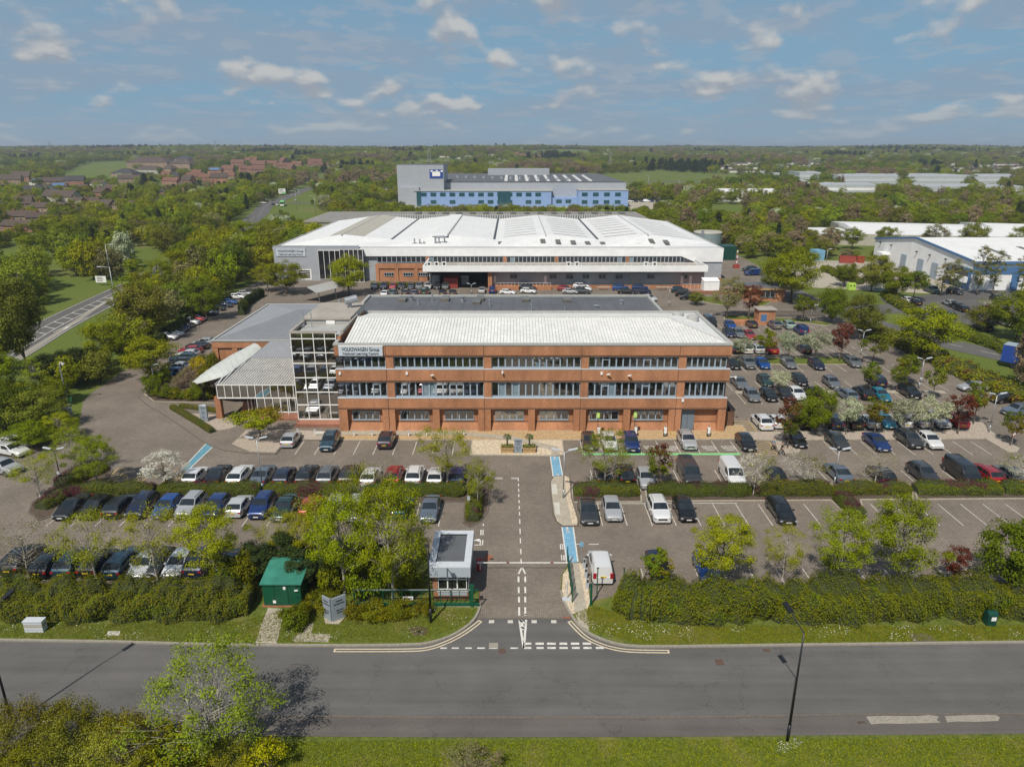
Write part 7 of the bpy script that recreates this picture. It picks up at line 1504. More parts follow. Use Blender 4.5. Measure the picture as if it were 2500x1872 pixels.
# chargers
def charger(px, py, sign, i):
    x, y = G(px, py); t = thing('charging_post', 'black and white charging post, %s from left%s' % (ordn(i), ', with a lime oval sign behind' if sign else ''), 'charging post', (x, y, .07), group='car charging posts')
    a = MB(); a.box(-.2, .2, -.12, .12, 0, 1.0); a.build('pedestal', M['plastic'], t); a = MB(); a.box(-.17, .17, -.16, .13, .45, 1.25); a.build('charger_body', M['white_frame'], t)
    a = MB(); a.box(-.12, .12, -.2, -.161, .2, .42); a.cyl((0, 0, 1.25), (0, 0, 1.55), .07); a.build('screen', M['grey_metal'], t); a = MB(); a.tube([(.2, -.1, .9), (.32, -.15, .45), (.26, -.12, .2)], [.03] * 3, 5); a.build('cable', M['black'], t)
    if sign:
        s = thing('charging_sign', 'lime green oval charging sign on a thin pole, %s of two' % ('left' if i == 0 else 'right'), 'sign', (x - .1, y + .35, .07), group='lime charging signs'); a = MB(); a.cyl((0,0,0), (0,0,2.5), .035); a.build('pole', M['black'], s)
        a = MB(); n = 12; pt = [(.23 * math.cos(u), .23 * math.sin(u) + .17) for u in [math.pi * k / n for k in range(n + 1)]] + [(.23 * math.cos(u), .23 * math.sin(u) - .17) for u in [math.pi + math.pi * k / n for k in range(n + 1)]]
        vs = [(p[0], -.05, p[1] + 2.85) for p in pt] + [(p[0], .0, p[1] + 2.85) for p in pt]; m_ = len(pt); a.add(vs, [tuple(range(m_)), tuple(range(2 * m_ - 1, m_ - 1, -1))] + [(i_, i_ + m_, (i_ + 1) % m_ + m_, (i_ + 1) % m_) for i_ in range(m_)]); a.build('sign_face', M['lime'], s)
        a = MB(); a.add([(0, -.056, 3.1), (-.1, -.056, 2.84), (0, -.056, 2.86), (-.03, -.056, 2.62), (.1, -.056, 2.9), (.01, -.056, 2.9)], [(0, 1, 2, 3, 4, 5)]); a.build('bolt_symbol', M['white_frame'], s)
for i, (px, py, s) in enumerate(((1461,1067,True),(1551,1066,True),(1623,1066,False),(1729,1066,False))): charger(px, py, s, i)
x, y = G(1631, 1060); t = thing('charging_cable', 'yellow charging cable lying between the third post and the silver car', 'cable', (x, y, .08)); a = MB(); a.tube([(0,.1,1.0), (.25,0,.4), (.5,-.3,.03), (.8,-.35,.03), (1.1,-.2,.03), (1.7,.1,.1), (2.1, .2, .5)], [.03] * 7, 5); a.build('cable', M['plate_yellow'], t)
# downpipe-like white rods leaning on the plinth, skip; path lights
for i, (px, py) in enumerate(((728,1061),(770,1063),(865,1066),(909,1066),(954,1065),(998,1066),(1042,1066),(1133,1065))):
    x, y = G(px, py); t = thing('path_light', 'short white path light along the brick front, %s from the left' % ordn(i), 'bollard light', (x, y, .1), group='path lights'); a = MB(); a.cyl((0,0,0), (0,0,.62), .07, .07, 8); a.build('post', M['white_frame'], t); a = MB(); a.obox((0,0,.68), (.3,.22,.09)); a.build('lamp_head', M['pale_grey'], t)
x, y = G(782, 1066); t = thing('grit_bin', 'small cream grit bin behind the dark teal car', 'bin', (x, y, .1)); a = MB(); a.box(-.5,.5,-.3,.3,0,.4); a.build('bin', M['roof_beige'], t); a = MB(); a.box(-.55,.55,-.35,.35,.4,.52); a.build('lid', M['slab_pale'], t)
# barrier
x, y = G(1170, 1391); t = thing('barrier', 'red and white entrance barrier lowered across the drive', 'barrier', (x, y, 0)); xe = G(1386, 1391)[0] - x
a = MB(); a.box(-.2, .2, -.2, .2, 0, 1.05); a.box(-.23, .23, -.23, .23, 1.05, 1.15); a.build('cabinet', M['red'], t); a = MB(); a.box(.06, .14, -.215, -.2, .15, .95); a.build('stripe', M['white_frame'], t)
a = MB(); seg_ = 12
for i in range(seg_):
    x0 = .1 + (xe - .1) * i / seg_; x1 = .1 + (xe - .1) * (i + 1) / seg_; a.box(x0, x1 - .28, -.29, -.25, .89, .97, 0); a.box(x1 - .28, x1, -.29, -.25, .89, .97, 1 if i in (3, 9) else 0)
a.build('arm', [M['white_frame'], M['red_skip']], t); a = MB(); a.box(-.15, .3, -.31, -.2, .84, 1.02); a.build('hub', M['white_frame'], t)
a = MB(); a.cyl((xe + .05, -.27, 0), (xe + .05, -.27, .95), .04); a.build('rest_post', M['green_paint'], t)
# sliding gate
gx0_, gy_ = G(868, 1478)[0], G(1100, 1482)[1]; gx1_ = G(1170, 1480)[0]
t = thing('sliding_gate', 'dark green steel sliding gate drawn back in front of the gatehouse', 'gate', (gx1_, gy_, .1)); Lg = gx1_ - gx0_
a = MB(); a.box(-Lg, 0, -.08, .08, .1, .3); a.box(-Lg, -.0, -.05, .05, 1.5, 1.58)
for i in range(14): xx = -Lg + i * Lg / 13; a.box(xx - .03, xx + .03, -.03, .03, .3, 1.5)
a.build('frame', M['green_paint'], t)
a = MB(); [a.box(-Lg + .05 + i * .12, -Lg + .06 + i * .12, -.006, .006, .3, 1.5) for i in range(int(Lg / .12))]; a.build('mesh', M['green_dark'], t)
a = MB(); a.box(-.7, -.45, -.12, .12, -.05, 1.75); a.cyl((-.57, -.1, 1.9), (-.57, .1, 1.9), .19, n=14); a.build('gate_post', M['green_paint'], t)
a = MB(); a.box(-Lg, -.7, -.055, .055, 1.58, 1.6); a.build('top_rail', M['grey_metal'], t)
x, y = G(1005, 1450); s = thing('oval_notice', 'small white oval notice with lettering on the green gate', 'sign', (x, gy_ - .1, .95)); a = MB(); a.box(-.42, .42, -.015, .015, -.16, .16); a.build('panel', M['white_frame'], s); put_text('KEEP CLEAR', .13, M['sign_dark'], s, (0, -.03, 0), bold=.005)
# warning stripes at the end
a = MB(); [a.box(.02, .08, -.04, .04, .35 + k * .2, .45 + k * .2) for k in range(6)]; o = a.build('stripe', M['red_skip'], t)
# fence along the entrance path
x0, y0 = G(1397, 1472); x1, y1 = G(1385, 1378); t = thing('mesh_fence', 'green mesh fence seen end-on between the drive and the path', 'fence', (x0, y0, .1)); a = MB(); n = 6
for i in range(n): f = i / (n - 1); a.box((x1 - x0) * f - .04, (x1 - x0) * f + .04, (y1 - y0) * f - .04, (y1 - y0) * f + .04, 0, 1.5 + .3 * (i in (0, 5)))
a.build('posts', M['green_paint'], t)
a = MB(); [a.bar((0, 0), ((x1 - x0), (y1 - y0)), .02, .15 + k * .16, .17 + k * .16) for k in range(9)]; [a.box((x1 - x0) * f - .006, (x1 - x0) * f + .006, (y1 - y0) * f - .006, (y1 - y0) * f + .006, .1, 1.5) for f in [j / 50 for j in range(51)]]; a.build('mesh', M['green_dark'], t)
for px, py, h, l in ((1442,1479,2.0,'stout green post right of the entrance path'),(1457,1452,2.5,'thin dark green post in front of the white small van'),(1523,1412,.9,'short green post at the corner of the right hedge')):
    x, y = G(px, py); t = thing('gate_post', l, 'post', (x, y, .1)); a = MB(); a.box(-.09 if h == 2.0 else -.04, .09 if h == 2.0 else .04, -.05, .05, 0, h); a.build('post', M['green_paint'], t); a = MB(); a.box(-.1, .1, -.06, .06, h, h + .05); a.build('cap', M['green_dark'], t)
for i, (px, py) in enumerate(((1426,1388),(1430,1412),(1434,1438))): x, y = G(px, py); t = thing('bollard', 'grey flat bollard on the gravel beside the entrance path, %s from the back' % ordn(i), 'bollard', (x, y, .1), group='bollards by the entrance path'); a = MB(); a.box(-.12, .12, -.05, .05, 0, .95); a.build('post', M['pale_grey'], t); a = MB(); a.box(-.09, .09, -.056, -.05, .6, .88); a.build('reflector', M['sign_dark'], t)
x, y = G(1418, 1380); t = thing('signpost', 'thin signpost with a small blue sign at the top of the entrance path', 'sign', (x, y, .1)); a = MB(); a.cyl((0,0,0), (0,0,2.3), .03); a.build('post', M['grey_metal'], t); a = MB(); a.obox((0,-.04,2.1), (.35,.02,.45)); a.build('plate', M['blue_path'], t)
x, y = G(1383, 1466); t = thing('keep_left_sign', 'fallen white sign pole leaning at the left edge of the path gravel', 'sign', (x, y, .1)); a = MB(); a.cyl((0,0,0), (.1,.3,1.6), .04); a.build('post', M['pale_grey'], t); a = MB(); a.box(-.35,.35,-.2,.2,0,.12); a.build('base', M['frame_light'], t)
x, y = G(1145, 1255); t = thing('signpost', 'short grey signpost in the rounded island hedge by the drive', 'sign', (x, y, .08)); a = MB(); a.cyl((0,0,0), (0,0,1.9), .035); a.build('post', M['grey_metal'], t); a = MB(); a.obox((0,-.03,1.8), (.3,.02,.5)); a.build('plate', M['pale_grey'], t)
def tri_sign(px, py, hh, lab, inv=True):
    x, y = G(px, py); t = thing('road_sign', lab, 'road sign', (x, y, .1)); a = MB(); a.cyl((0,0,0), (0,0,hh), .035); a.build('post', M['grey_metal'], t)
    for nm, s, mm, dy in (('border', .42, 'red', 0), ('face', .28, 'white_frame', -.012)): a = MB(); v = [(-s, -.045 + dy, hh + s * .58), (s, -.045 + dy, hh + s * .58), (0, -.045 + dy, hh - s * 1.1)]; v = v if inv else [(p[0], p[1], 2 * hh - p[2]) for p in v][::-1]; a.add(v, [(0, 2, 1)]); a.add([(p[0], p[1] + .01, p[2]) for p in v], [(0, 1, 2)]); a.build(nm, M[mm], t)
tri_sign(1175, 1187, 2.1, 'red and white triangular give-way sign beside the island tree'); tri_sign(2468, 1090, 1.6, 'triangular give-way sign at the right tip of the gravel island')
# utility boxes
x, y = G(84, 1547); t = thing('utility_cabinet', 'pale utility cabinet with horizontal grooves on the left verge', 'utility cabinet', (x, y + .3, .1)); a = MB(); [a.box(-.72, .72, -.28, .28, .02 + k * .23, .21 + k * .23, k == 2) for k in range(4)]; a.box(-.68, .68, -.24, .24, 0, .92, 2); a.build('casing', [M['frame_light'], M['roof_beige'], M['black']], t); a = MB(); a.box(-.76, .76, -.32, .32, .93, 1.02); a.build('lid', M['frame_light'], t)
x, y = G(2419, 1531); t = thing('green_cabinet', 'dark green roadside cabinet with a white notice at the right hedge', 'utility cabinet', (x, y + .3, .1)); a = MB(); a.box(-.36, .36, -.3, .3, 0, .95); a.build('casing', M['green_dark'], t); a = MB(); a.cyl((-.38, 0, .93), (.38, 0, .93), .33, n=16); a.build('lid', M['green_dark'], t); a = MB(); a.box(-.1, .28, -.315, -.305, .5, .85); a.build('notice', M['white_frame'], t)
x, y = G(2, 1510); t = thing('van_roof', 'pale low object at the very left edge beside the hedge', 'box', (x, y, .1)) if False else None
# signs on the main road
def board(px, py, ptop, w, h, lab, terr=True, face='white_frame', band=None, rz=0):
    x, y, z = GT(px, py); zt = HT(ptop, y) - z; t = thing('direction_sign', lab, 'road sign', (x, y, z), rz)
    for s in (-1, 1): a = MB(); a.cyl((s * w * .38, 0.05, 0), (s * w * .38, 0.05, zt), .06); a.build('post', M['grey_metal'], t)
    a = MB(); a.box(-w/2, w/2, -.05, .03, zt - h, zt); a.build('panel', M[face], t); a = MB()
    for k in range(3): a.box(-w * .36, w * (.15 + .1 * (k % 2)), -.07, -.051, zt - h * (.22 + .25 * k) - h * .05, zt - h * (.22 + .25 * k) + h * .05)
    a.build('lettering', M['sign_dark'], t)
    if band: a = MB(); a.box(0, w/2 - .1, -.075, -.052, zt - h + .1, zt - h * .62); a.build('coloured_patch', M[band], t)
board(249, 697, 674, 2.9, 1.75, 'white direction board on the grass left of the main road'); board(690, 482, 461, 5.2, 3.6, 'big white direction sign with a green patch at the far junction', band='green_path'); board(428, 603, 594, 1.4, 1.3, 'small blue and white sign hidden in bushes by the main road', face='blue_path')
# skips, containers, recycling
def skip(px, py, w, d, h, m, lab, rz=0):
    x, y = G(px, py); t = thing('skip', lab, 'skip', (x, y, .02), rz); a = MB(); b_ = .15
    a.add([(-w/2+b_,-d/2+b_,0),(w/2-b_,-d/2+b_,0),(w/2-b_,d/2-b_,0),(-w/2+b_,d/2-b_,0),(-w/2,-d/2,h),(w/2,-d/2,h),(w/2,d/2,h),(-w/2,d/2,h)], [(0,1,5,4),(1,2,6,5),(2,3,7,6),(3,0,4,7),(0,3,2,1)]); a.add([(-w/2+.1,-d/2+.1,h*.8),(w/2-.1,-d/2+.1,h*.8),(w/2-.1,d/2-.1,h*.8),(-w/2+.1,d/2-.1,h*.8)], [(0,1,2,3)])
    a.build('body', M[m], t); a = MB(); [a.box(-w/2 + i * w/5 - .05, -w/2 + i * w/5 + .05, -d/2 - .06, -d/2 + .1, .1, h) for i in range(1, 5)]; a.box(-w/2-.05, w/2+.05, -d/2-.06, -d/2+.04, h-.12, h); a.box(-w/2-.05, w/2+.05, d/2-.04, d/2+.06, h-.12, h); a.build('ribs', M[m], t)
skip(2067, 643, 4.8, 2.4, 2.3, 'red_skip', 'large rusty red skip at the back of the yard', R(-18)); skip(2099, 641, 2.3, 2.0, 1.9, 'red', 'small bright red skip in the yard right of the large one', 0)
skip(1103, 700, 3.8, 5, 2.8, 'red_skip', 'tall red waste compactor under the loading terrace')
def container(px, py, w, d, h, m, lab, rz=0, terr=False):
    x, y, z = GT(px, py); t = thing('shipping_container', lab, 'container', (x, y, z), rz); a = MB(); a.box(-w/2, w/2, 0, d, 0, h); a.build('body', M[m], t); a = MB(); [a.box(-w/2 + i * .3, -w/2 + i * .3 + .12, -.05, 0, .1, h - .1) for i in range(int(w / .3))]; a.build('corrugation', M[m], t)
container(1778, 636, 4.8, 6, 4.6, 'green_dark', 'dark green stacked containers beside the right warehouse corner'); container(2001, 637, 3.2, 4, 3.4, 'blue_path', 'blue container at the left edge of the yard', R(8)); container(1825, 607, 5.5, 3, 2.6, 'white', 'white cabin among trees right of the round tank', R(-30))
for i in range(5): container(938 + i * 9, 478, 5, 5, 6, 'blue_trim', 'stack of blue crates left of the factory, %s from the left' % ordn(i)) if i < 4 else None
container(934, 483, 13, 6, 6, 'orange_wood', 'stack of brown pallets left of the blue crates'); 
x, y = G(2077, 707); t = thing('bottle_bank', 'lime green bottle bank beside the side road', 'recycling bin', (x, y, 0)); a = MB(); a.box(-.95, .95, -.8, .8, 0, 1.6); a.build('body', M['lime'], t); a = MB(); a.obox((0, 0, 1.68), (1.8, 1.3, .24)); [a.cyl((s * .45, -.8, 1.2), (s * .45, -.85, 1.2), .2, n=12, m=1) for s in (-1, 1)]; a.build('top', [M['lime'], M['black']], t)
x, y = G(1694, 712); t = thing('white_cabinet', 'white plant cabinet on the brick dock steps', 'cabinet', (51.5, 183.3, .9)); a = MB(); a.box(-2, 2, -1.4, 1.4, 0, 2.4); a.build('body', M['white'], t); a = MB(); a.add([(-2.1,-1.5,2.4),(2.1,-1.5,2.4),(2.1,1.5,2.9),(-2.1,1.5,2.9)], [(0,1,2,3)]); a.build('lid', M['white'], t)
a = MB(); a.box(46, 60, 181.5, 187, 0, .9); o = a.build('dock_steps', M['brick_red']); tag(o, 'low brick walled platform at the right end of the loading dock', 'platform')
for i in range(6):
    x = 14 + i * 5.2; t = thing('picnic_bench', 'cream bench against the dock wall, %s from the left' % ordn(i), 'bench', (x, 187.6, 0), group='cream benches by the dock'); a = MB(); a.box(-1.7, 1.7, -.4, .4, .7, .8); a.build('top', M['roof_beige'], t)
    for s in (-1, 1): a = MB(); a.box(s*1.4-.05, s*1.4+.05, -.35, .35, 0, .7); a.build('leg', M['roof_beige'], t)
# open dock contents
for i, x in enumerate((-21, -17, -13)): t = thing('machine', 'pale machine standing in the dark loading bay, %s from the left' % ordn(i), 'machine', (x, 196, 0), group='machines in the loading bay'); a = MB(); a.box(-1, 1, -.8, .8, 0, 2.4); a.build('casing', M['frame_light'], t); a = MB(); a.box(-.7, .7, -.86, -.81, 1.3, 2.0); a.build('panel', M['pale_grey'], t)
for x in (-23, -14.8, -6.6): pass
t = thing('height_barrier', 'white height barrier across the rear gate road', 'barrier', (*G(1862, 705), 0)); w_ = G(1913, 705)[0] - G(1862, 705)[0]; a = MB(); a.box(0, w_, -.06, .06, 2.0, 2.16); a.build('bar', M['white_frame'], t)
for s in (0, w_): a = MB(); a.box(s-.06, s+.06, -.06, .06, 0, 2.0); a.build('post', M['white_frame'], t)
x0, y0 = G(1770, 772); x1, y1 = G(2015, 772); t = thing('fence', 'dark railing fence along the road above the lot', 'fence', (x0, y0, 0)); a = MB(); [a.box((x1-x0)*f-.02, (x1-x0)*f+.02, -.02, .02, 0, 1.2) for f in [j/160 for j in range(161)]]; a.box(0, x1-x0, -.02, .02, 1.1, 1.16); a.box(0, x1-x0, -.02, .02, .15, .2); a.build('rails', M['black'], t)
x, y = G(2146, 712); t = thing('site_sign', 'white and blue site sign at the side turning', 'sign', (x, y, 0), R(-40)); a = MB(); a.box(-1.2, 1.2, -.1, .1, .5, 3.2); a.build('panel', M['white_frame'], t); a = MB(); a.box(-1.2, 1.2, -.12, -.101, .5, .9); a.build('blue_band', M['blue_path'], t)
t = thing('striped_pole', 'red and white striped pole by the rear gate', 'pole', (*G(1797, 655), 0)); a = MB(); [a.box(-.12, .12, -.12, .12, i * .8, i * .8 + .8, i % 2) for i in range(7)]; a.build('pole', [M['white_frame'], M['red_skip']], t); a = MB(); a.box(-1, 1, -.3, .3, 0, 1.2); a.build('base', M['red_skip'], t)
t = thing('yard_gate', 'open steel mesh gate at the yard mouth', 'gate', (*G(2008, 656), 0), R(-15)); a = MB(); a.box(0, 9, -.04, .04, 1.9, 2.0); [a.box(i * 1.5 - .04, i * 1.5 + .04, -.04, .04, 0, 2) for i in range(7)]; a.build('frame', M['grey_metal'], t)
t = thing('covered_walkway', 'grey tented walkway roof left of the warehouse yard', 'canopy', (*G(800, 728), 0), R(-28)); a = MB(); a.add([(-3,-7,2.8),(0,-7,4),(3,-7,2.8),(-3,7,2.8),(0,7,4),(3,7,2.8)], [(0,1,4,3),(1,2,5,4)]); a.build('roof', M['coping'], t)
for s in (-1, 1):
    for yy in (-6, 0, 6): a = MB(); a.cyl((s*2.8, yy, 0), (s*2.8, yy, 2.8), .08); a.build('post', M['grey_metal'], t)
# pylons and masts on the skyline
def pylon(px, py, ptop, lab):
    x, y, z = GT(px, py); h = HT(ptop, y) - z; t = thing('pylon', lab, 'pylon', (x, y, z), group='electricity pylons'); a = MB(); r = .16 * (y / 500) ** .5
    for sx in (-1, 1):
        for sy in (-1, 1): a.tube([(sx*h*.1, sy*h*.1, 0), (sx*h*.035, sy*h*.035, h*.6), (0, 0, h)], [r, r*.8, r*.5], 4)
    for k in range(6):
        z0, z1 = h*.1*k, h*.1*(k+1); w0, w1 = h*(.1-.0108*k), h*(.1-.0108*(k+1)); a.cyl((-w0,-w0,z0), (w1,-w1,z1), r*.5, n=3); a.cyl((w0,-w0,z0), (-w1,-w1,z1), r*.5, n=3)
    a.build('tower', M['grey_metal'], t); a = MB(); [a.tube([(-h*w_, 0, h*q), (0, 0, h*(q+.03)), (h*w_, 0, h*q)], [r*.5, r, r*.5], 3) for q, w_ in ((.68,.14),(.79,.18),(.9,.12))]; a.build('arms', M['grey_metal'], t)
pylon(1489, 414, 368, 'tall lattice pylon right of the factory roof'); pylon(1973, 424, 381, 'lattice pylon before the long white units'); pylon(1048, 402, 346, 'lattice pylon above the billboard tower'); pylon(528, 375, 340, 'lattice pylon on the left skyline above the red roofs'); pylon(124, 372, 344, 'small lattice pylon on the far left skyline')
pylon(2405, 372, 352, 'far mast at the right skyline')
# ================================================================ PEOPLE
M['skin'] = mat('skin', (.45,.26,.18), .6, var=.05); M['cloth_dark'] = mat('dark_trousers', (.012,.013,.018), .85); M['cloth_blue'] = mat('pale_blue_shirt', (.22,.30,.42), .8); M['cloth_black'] = mat('black_coat', (.01,.01,.012), .8); M['hair'] = mat('dark_hair', (.02,.014,.01), .8); M['cap'] = mat('brown_hair', (.10,.05,.03), .8)
def skin_obj(name, vs, es, rs, m, parent):
    me = bpy.data.meshes.new(name); me.from_pydata(vs, es, []); me.materials.append(m); o = link(name, me, parent)
    sm = o.modifiers.new('Skin', 'SKIN'); sm.use_smooth_shade = True
    if not me.skin_vertices: 
        bm = __import__('bmesh').new(); bm.from_mesh(me); bm.verts.layers.skin.verify(); bm.to_mesh(me); bm.free()
    for i, r in enumerate(rs): me.skin_vertices[0].data[i].radius = r if isinstance(r, tuple) else (r, r)
    me.skin_vertices[0].data[0].use_root = True
    s = o.modifiers.new('Sub', 'SUBSURF'); s.levels = 1; s.render_levels = 2; return o
def person(px, py, lab, rz, top, legs, stride=.3, hair='hair', H=1.76):
    x, y = G(px, py); t = thing('person', lab, 'person', (x, y, .01), rz, 'two people walking'); k = H / 1.76; st = stride
    V = [(0,0,.93),(0,0,1.1),(0,0,1.28),(0,.0,1.42),(0,-.01,1.50),(0,-.03,1.58),(0,-.035,1.66),(0,-.03,1.73)]
    Rr = [(.15,.11),(.13,.095),(.155,.105),(.15,.09),.052,(.075,.09),(.08,.095),(.05,.06)]; E = [(i, i+1) for i in range(7)]
    def limb(root, pts, rr):
        p = root
        for q, r in zip(pts, rr): V.append(q); Rr.append(r); E.append((p, len(V)-1)); p = len(V)-1
        return p
    for s, d in ((-1, st), (1, -st)):
        limb(0, [(s*.10,-d*.1,.85),(s*.11,-d*.55-.03,.49),(s*.11,-d*.95,.1),(s*.11,-d*.95-.12,.04),(s*.11,-d*.95-.19,.03)], [.09,.06,.042,.035,.025])
        h = limb(3, [(s*.19,0,1.4),(s*.23,d*.35,1.14),(s*.235,d*.6-.08,.92),(s*.235,d*.7-.1,.85)], [.055,.042,.03,.028])
        for f in range(4): limb(h, [(s*.235, d*.7-.13+f*.018, .79), (s*.225, d*.7-.135+f*.018, .755 - .004*f)], [.009,.008])
        limb(h, [(s*.215, d*.7-.14, .83), (s*.205, d*.7-.15, .80)], [.01,.008])
    skin_obj('body', V, E, Rr, M['skin'], t)
    # clothing shells follow the same bones
    V2 = [V[0], V[1], V[2], V[3]]; R2 = [(.165,.125),(.15,.115),(.175,.125),(.16,.105)]; E2 = [(0,1),(1,2),(2,3)]
    for s, d in ((-1, st), (1, -st)): n0 = len(V2); V2 += [(s*.195,0,1.4),(s*.235,d*.35,1.14),(s*.238,d*.58-.075,.94)]; R2 += [.068,.056,.046]; E2 += [(3,n0),(n0,n0+1),(n0+1,n0+2)]
    skin_obj('jacket', V2, E2, R2, M[top], t)
    V3 = [(0,0,.95),(0,0,.88)]; R3 = [(.168,.125),(.15,.12)]; E3 = [(0,1)]
    for s, d in ((-1, st), (1, -st)): n0 = len(V3); V3 += [(s*.10,-d*.12,.8),(s*.11,-d*.55-.03,.49),(s*.11,-d*.93,.12)]; R3 += [.1,.075,.06]; E3 += [(1,n0),(n0,n0+1),(n0+1,n0+2)]
    skin_obj('trousers', V3, E3, R3, M[legs], t)
    for s, d in ((-1, st), (1, -st)): a = MB(); a.obox((s*.11, -d*.95-.09, .035), (.1, .28, .07)); a.build('shoe', M['black'], t)
    skin_obj('hair', [(0,.0,1.66),(0,-.01,1.72),(0,-.03,1.75)], [(0,1),(1,2)], [(.085,.085),(.088,.09),(.05,.06)], M[hair], t)
    a = MB(); [a.obox((s*.03, -.125, 1.655), (.022, .012, .012), 0, 0) for s in (-1, 1)]; a.obox((0, -.135, 1.63), (.02, .03, .035), 0, 1); a.obox((0, -.122, 1.595), (.045, .01, .01), 0, 2); a.build('face', [M['hair'], M['skin'], M['red']], t)
person(1887, 1100, 'person in a pale blue top and dark trousers walking across the yellow hatching', R(70), 'cloth_blue', 'cloth_dark', hair='cap')
person(1907, 1111, 'person dressed all in black striding right beside the gravel island', R(80), 'cloth_black', 'cloth_black', .42)
# ================================================================ HOUSES
def house(px, py, wpx, hpx, roof, wall, lab, rz=0, d=8.5, hip=False, cat='house', storeys=2, kind='house', extra=None, gable=False, far=False):
    x, y, z = GT(px, py); s = SC(y); w = wpx / s; h = hpx / s; eave = h * ((.66 if far else .55) if not gable else .52); rid = h
    if gable: w, d = d, w
    t = thing(kind, lab, cat, (x, y + d / 2, z - .3), rz); a = MB()
    a.box(-w/2, w/2, -d/2, d/2, -1, eave)
    if not hip: a.add([(-w/2, -d/2, eave), (-w/2, d/2, eave), (-w/2, 0, rid-.1), (w/2, -d/2, eave), (w/2, d/2, eave), (w/2, 0, rid-.1)], [(0,2,1), (3,4,5)])
    a.build('wall', M[wall], t); e = .35; k = d / 2 if hip else -e
    a = MB(); A, B, C_, D = (-w/2-e, -d/2-e, eave-.1), (w/2+e, -d/2-e, eave-.1), (w/2+e, d/2+e, eave-.1), (-w/2-e, d/2+e, eave-.1); P1, P2 = (-w/2 + k, 0, rid), (w/2 - k, 0, rid)
    a.add([A, B, C_, D, P1, P2], [(0,1,5,4), (2,3,4,5), (0,4,3), (1,2,5)] if hip else [(0,1,5,4), (2,3,4,5)]); 
    a.add([(p[0], p[1], p[2] - .15) for p in (A, B, C_, D, P1, P2)], [(4,5,1,0), (5,4,3,2)])
    r = a.build('roof', M[roof], t)
    if not hip and w > 3: a = MB(); a.box(-w*.3, -w*.3+.9, -.3, .3, rid - .5, rid + .8); a.build('chimney', M['brick_red'], r)
    if far: return t
    n = max(int(w / 3.2), 2)
    for st in range(storeys if eave > 3.8 else 1):
        for i in range(n):
            xx = -w/2 + (i + .5) * w / n; zz = eave * (.12 + .5 * st) + .5 if storeys > 1 and eave > 3.8 else eave * .35
            f = MB(); f.box(xx - .65, xx + .65, -d/2 - .04, -d/2 - .005, zz, zz + min(1.1, eave * .35)); fo = f.build('window', M['white_frame'], t); f = MB(); f.box(xx - .55, xx + .55, -d/2 - .06, -d/2 - .041, zz + .1, zz + min(1.0, eave * .32)); f.build('pane', M['glass_plain'], fo)
    if gable:
        for yy in (-d*.2, d*.2): f = MB(); f.box(-w/2 - .05, -w/2 - .005, yy - .5, yy + .5, eave * .5, eave * .5 + 1.1); f.build('window', M['white_frame'], t)
    if extra == 'solar': a = MB(); sl = (rid - eave + .1) / (d/2 + e); a.add([(-w*.35, -d*.42, eave - .1 + sl*(d*.08+e) + .12), (w*.35, -d*.42, eave - .1 + sl*(d*.08+e) + .12), (w*.35, -d*.12, eave - .1 + sl*(d*.38+e) + .12), (-w*.35, -d*.12, eave - .1 + sl*(d*.38+e) + .12)], [(0,1,2,3)]); a.build('solar_panels', M['blue_trim'], r)
    return t
def zc(x, y, ox=0, oy=330, s=.28933): return (ox + x * s, oy + y * s)
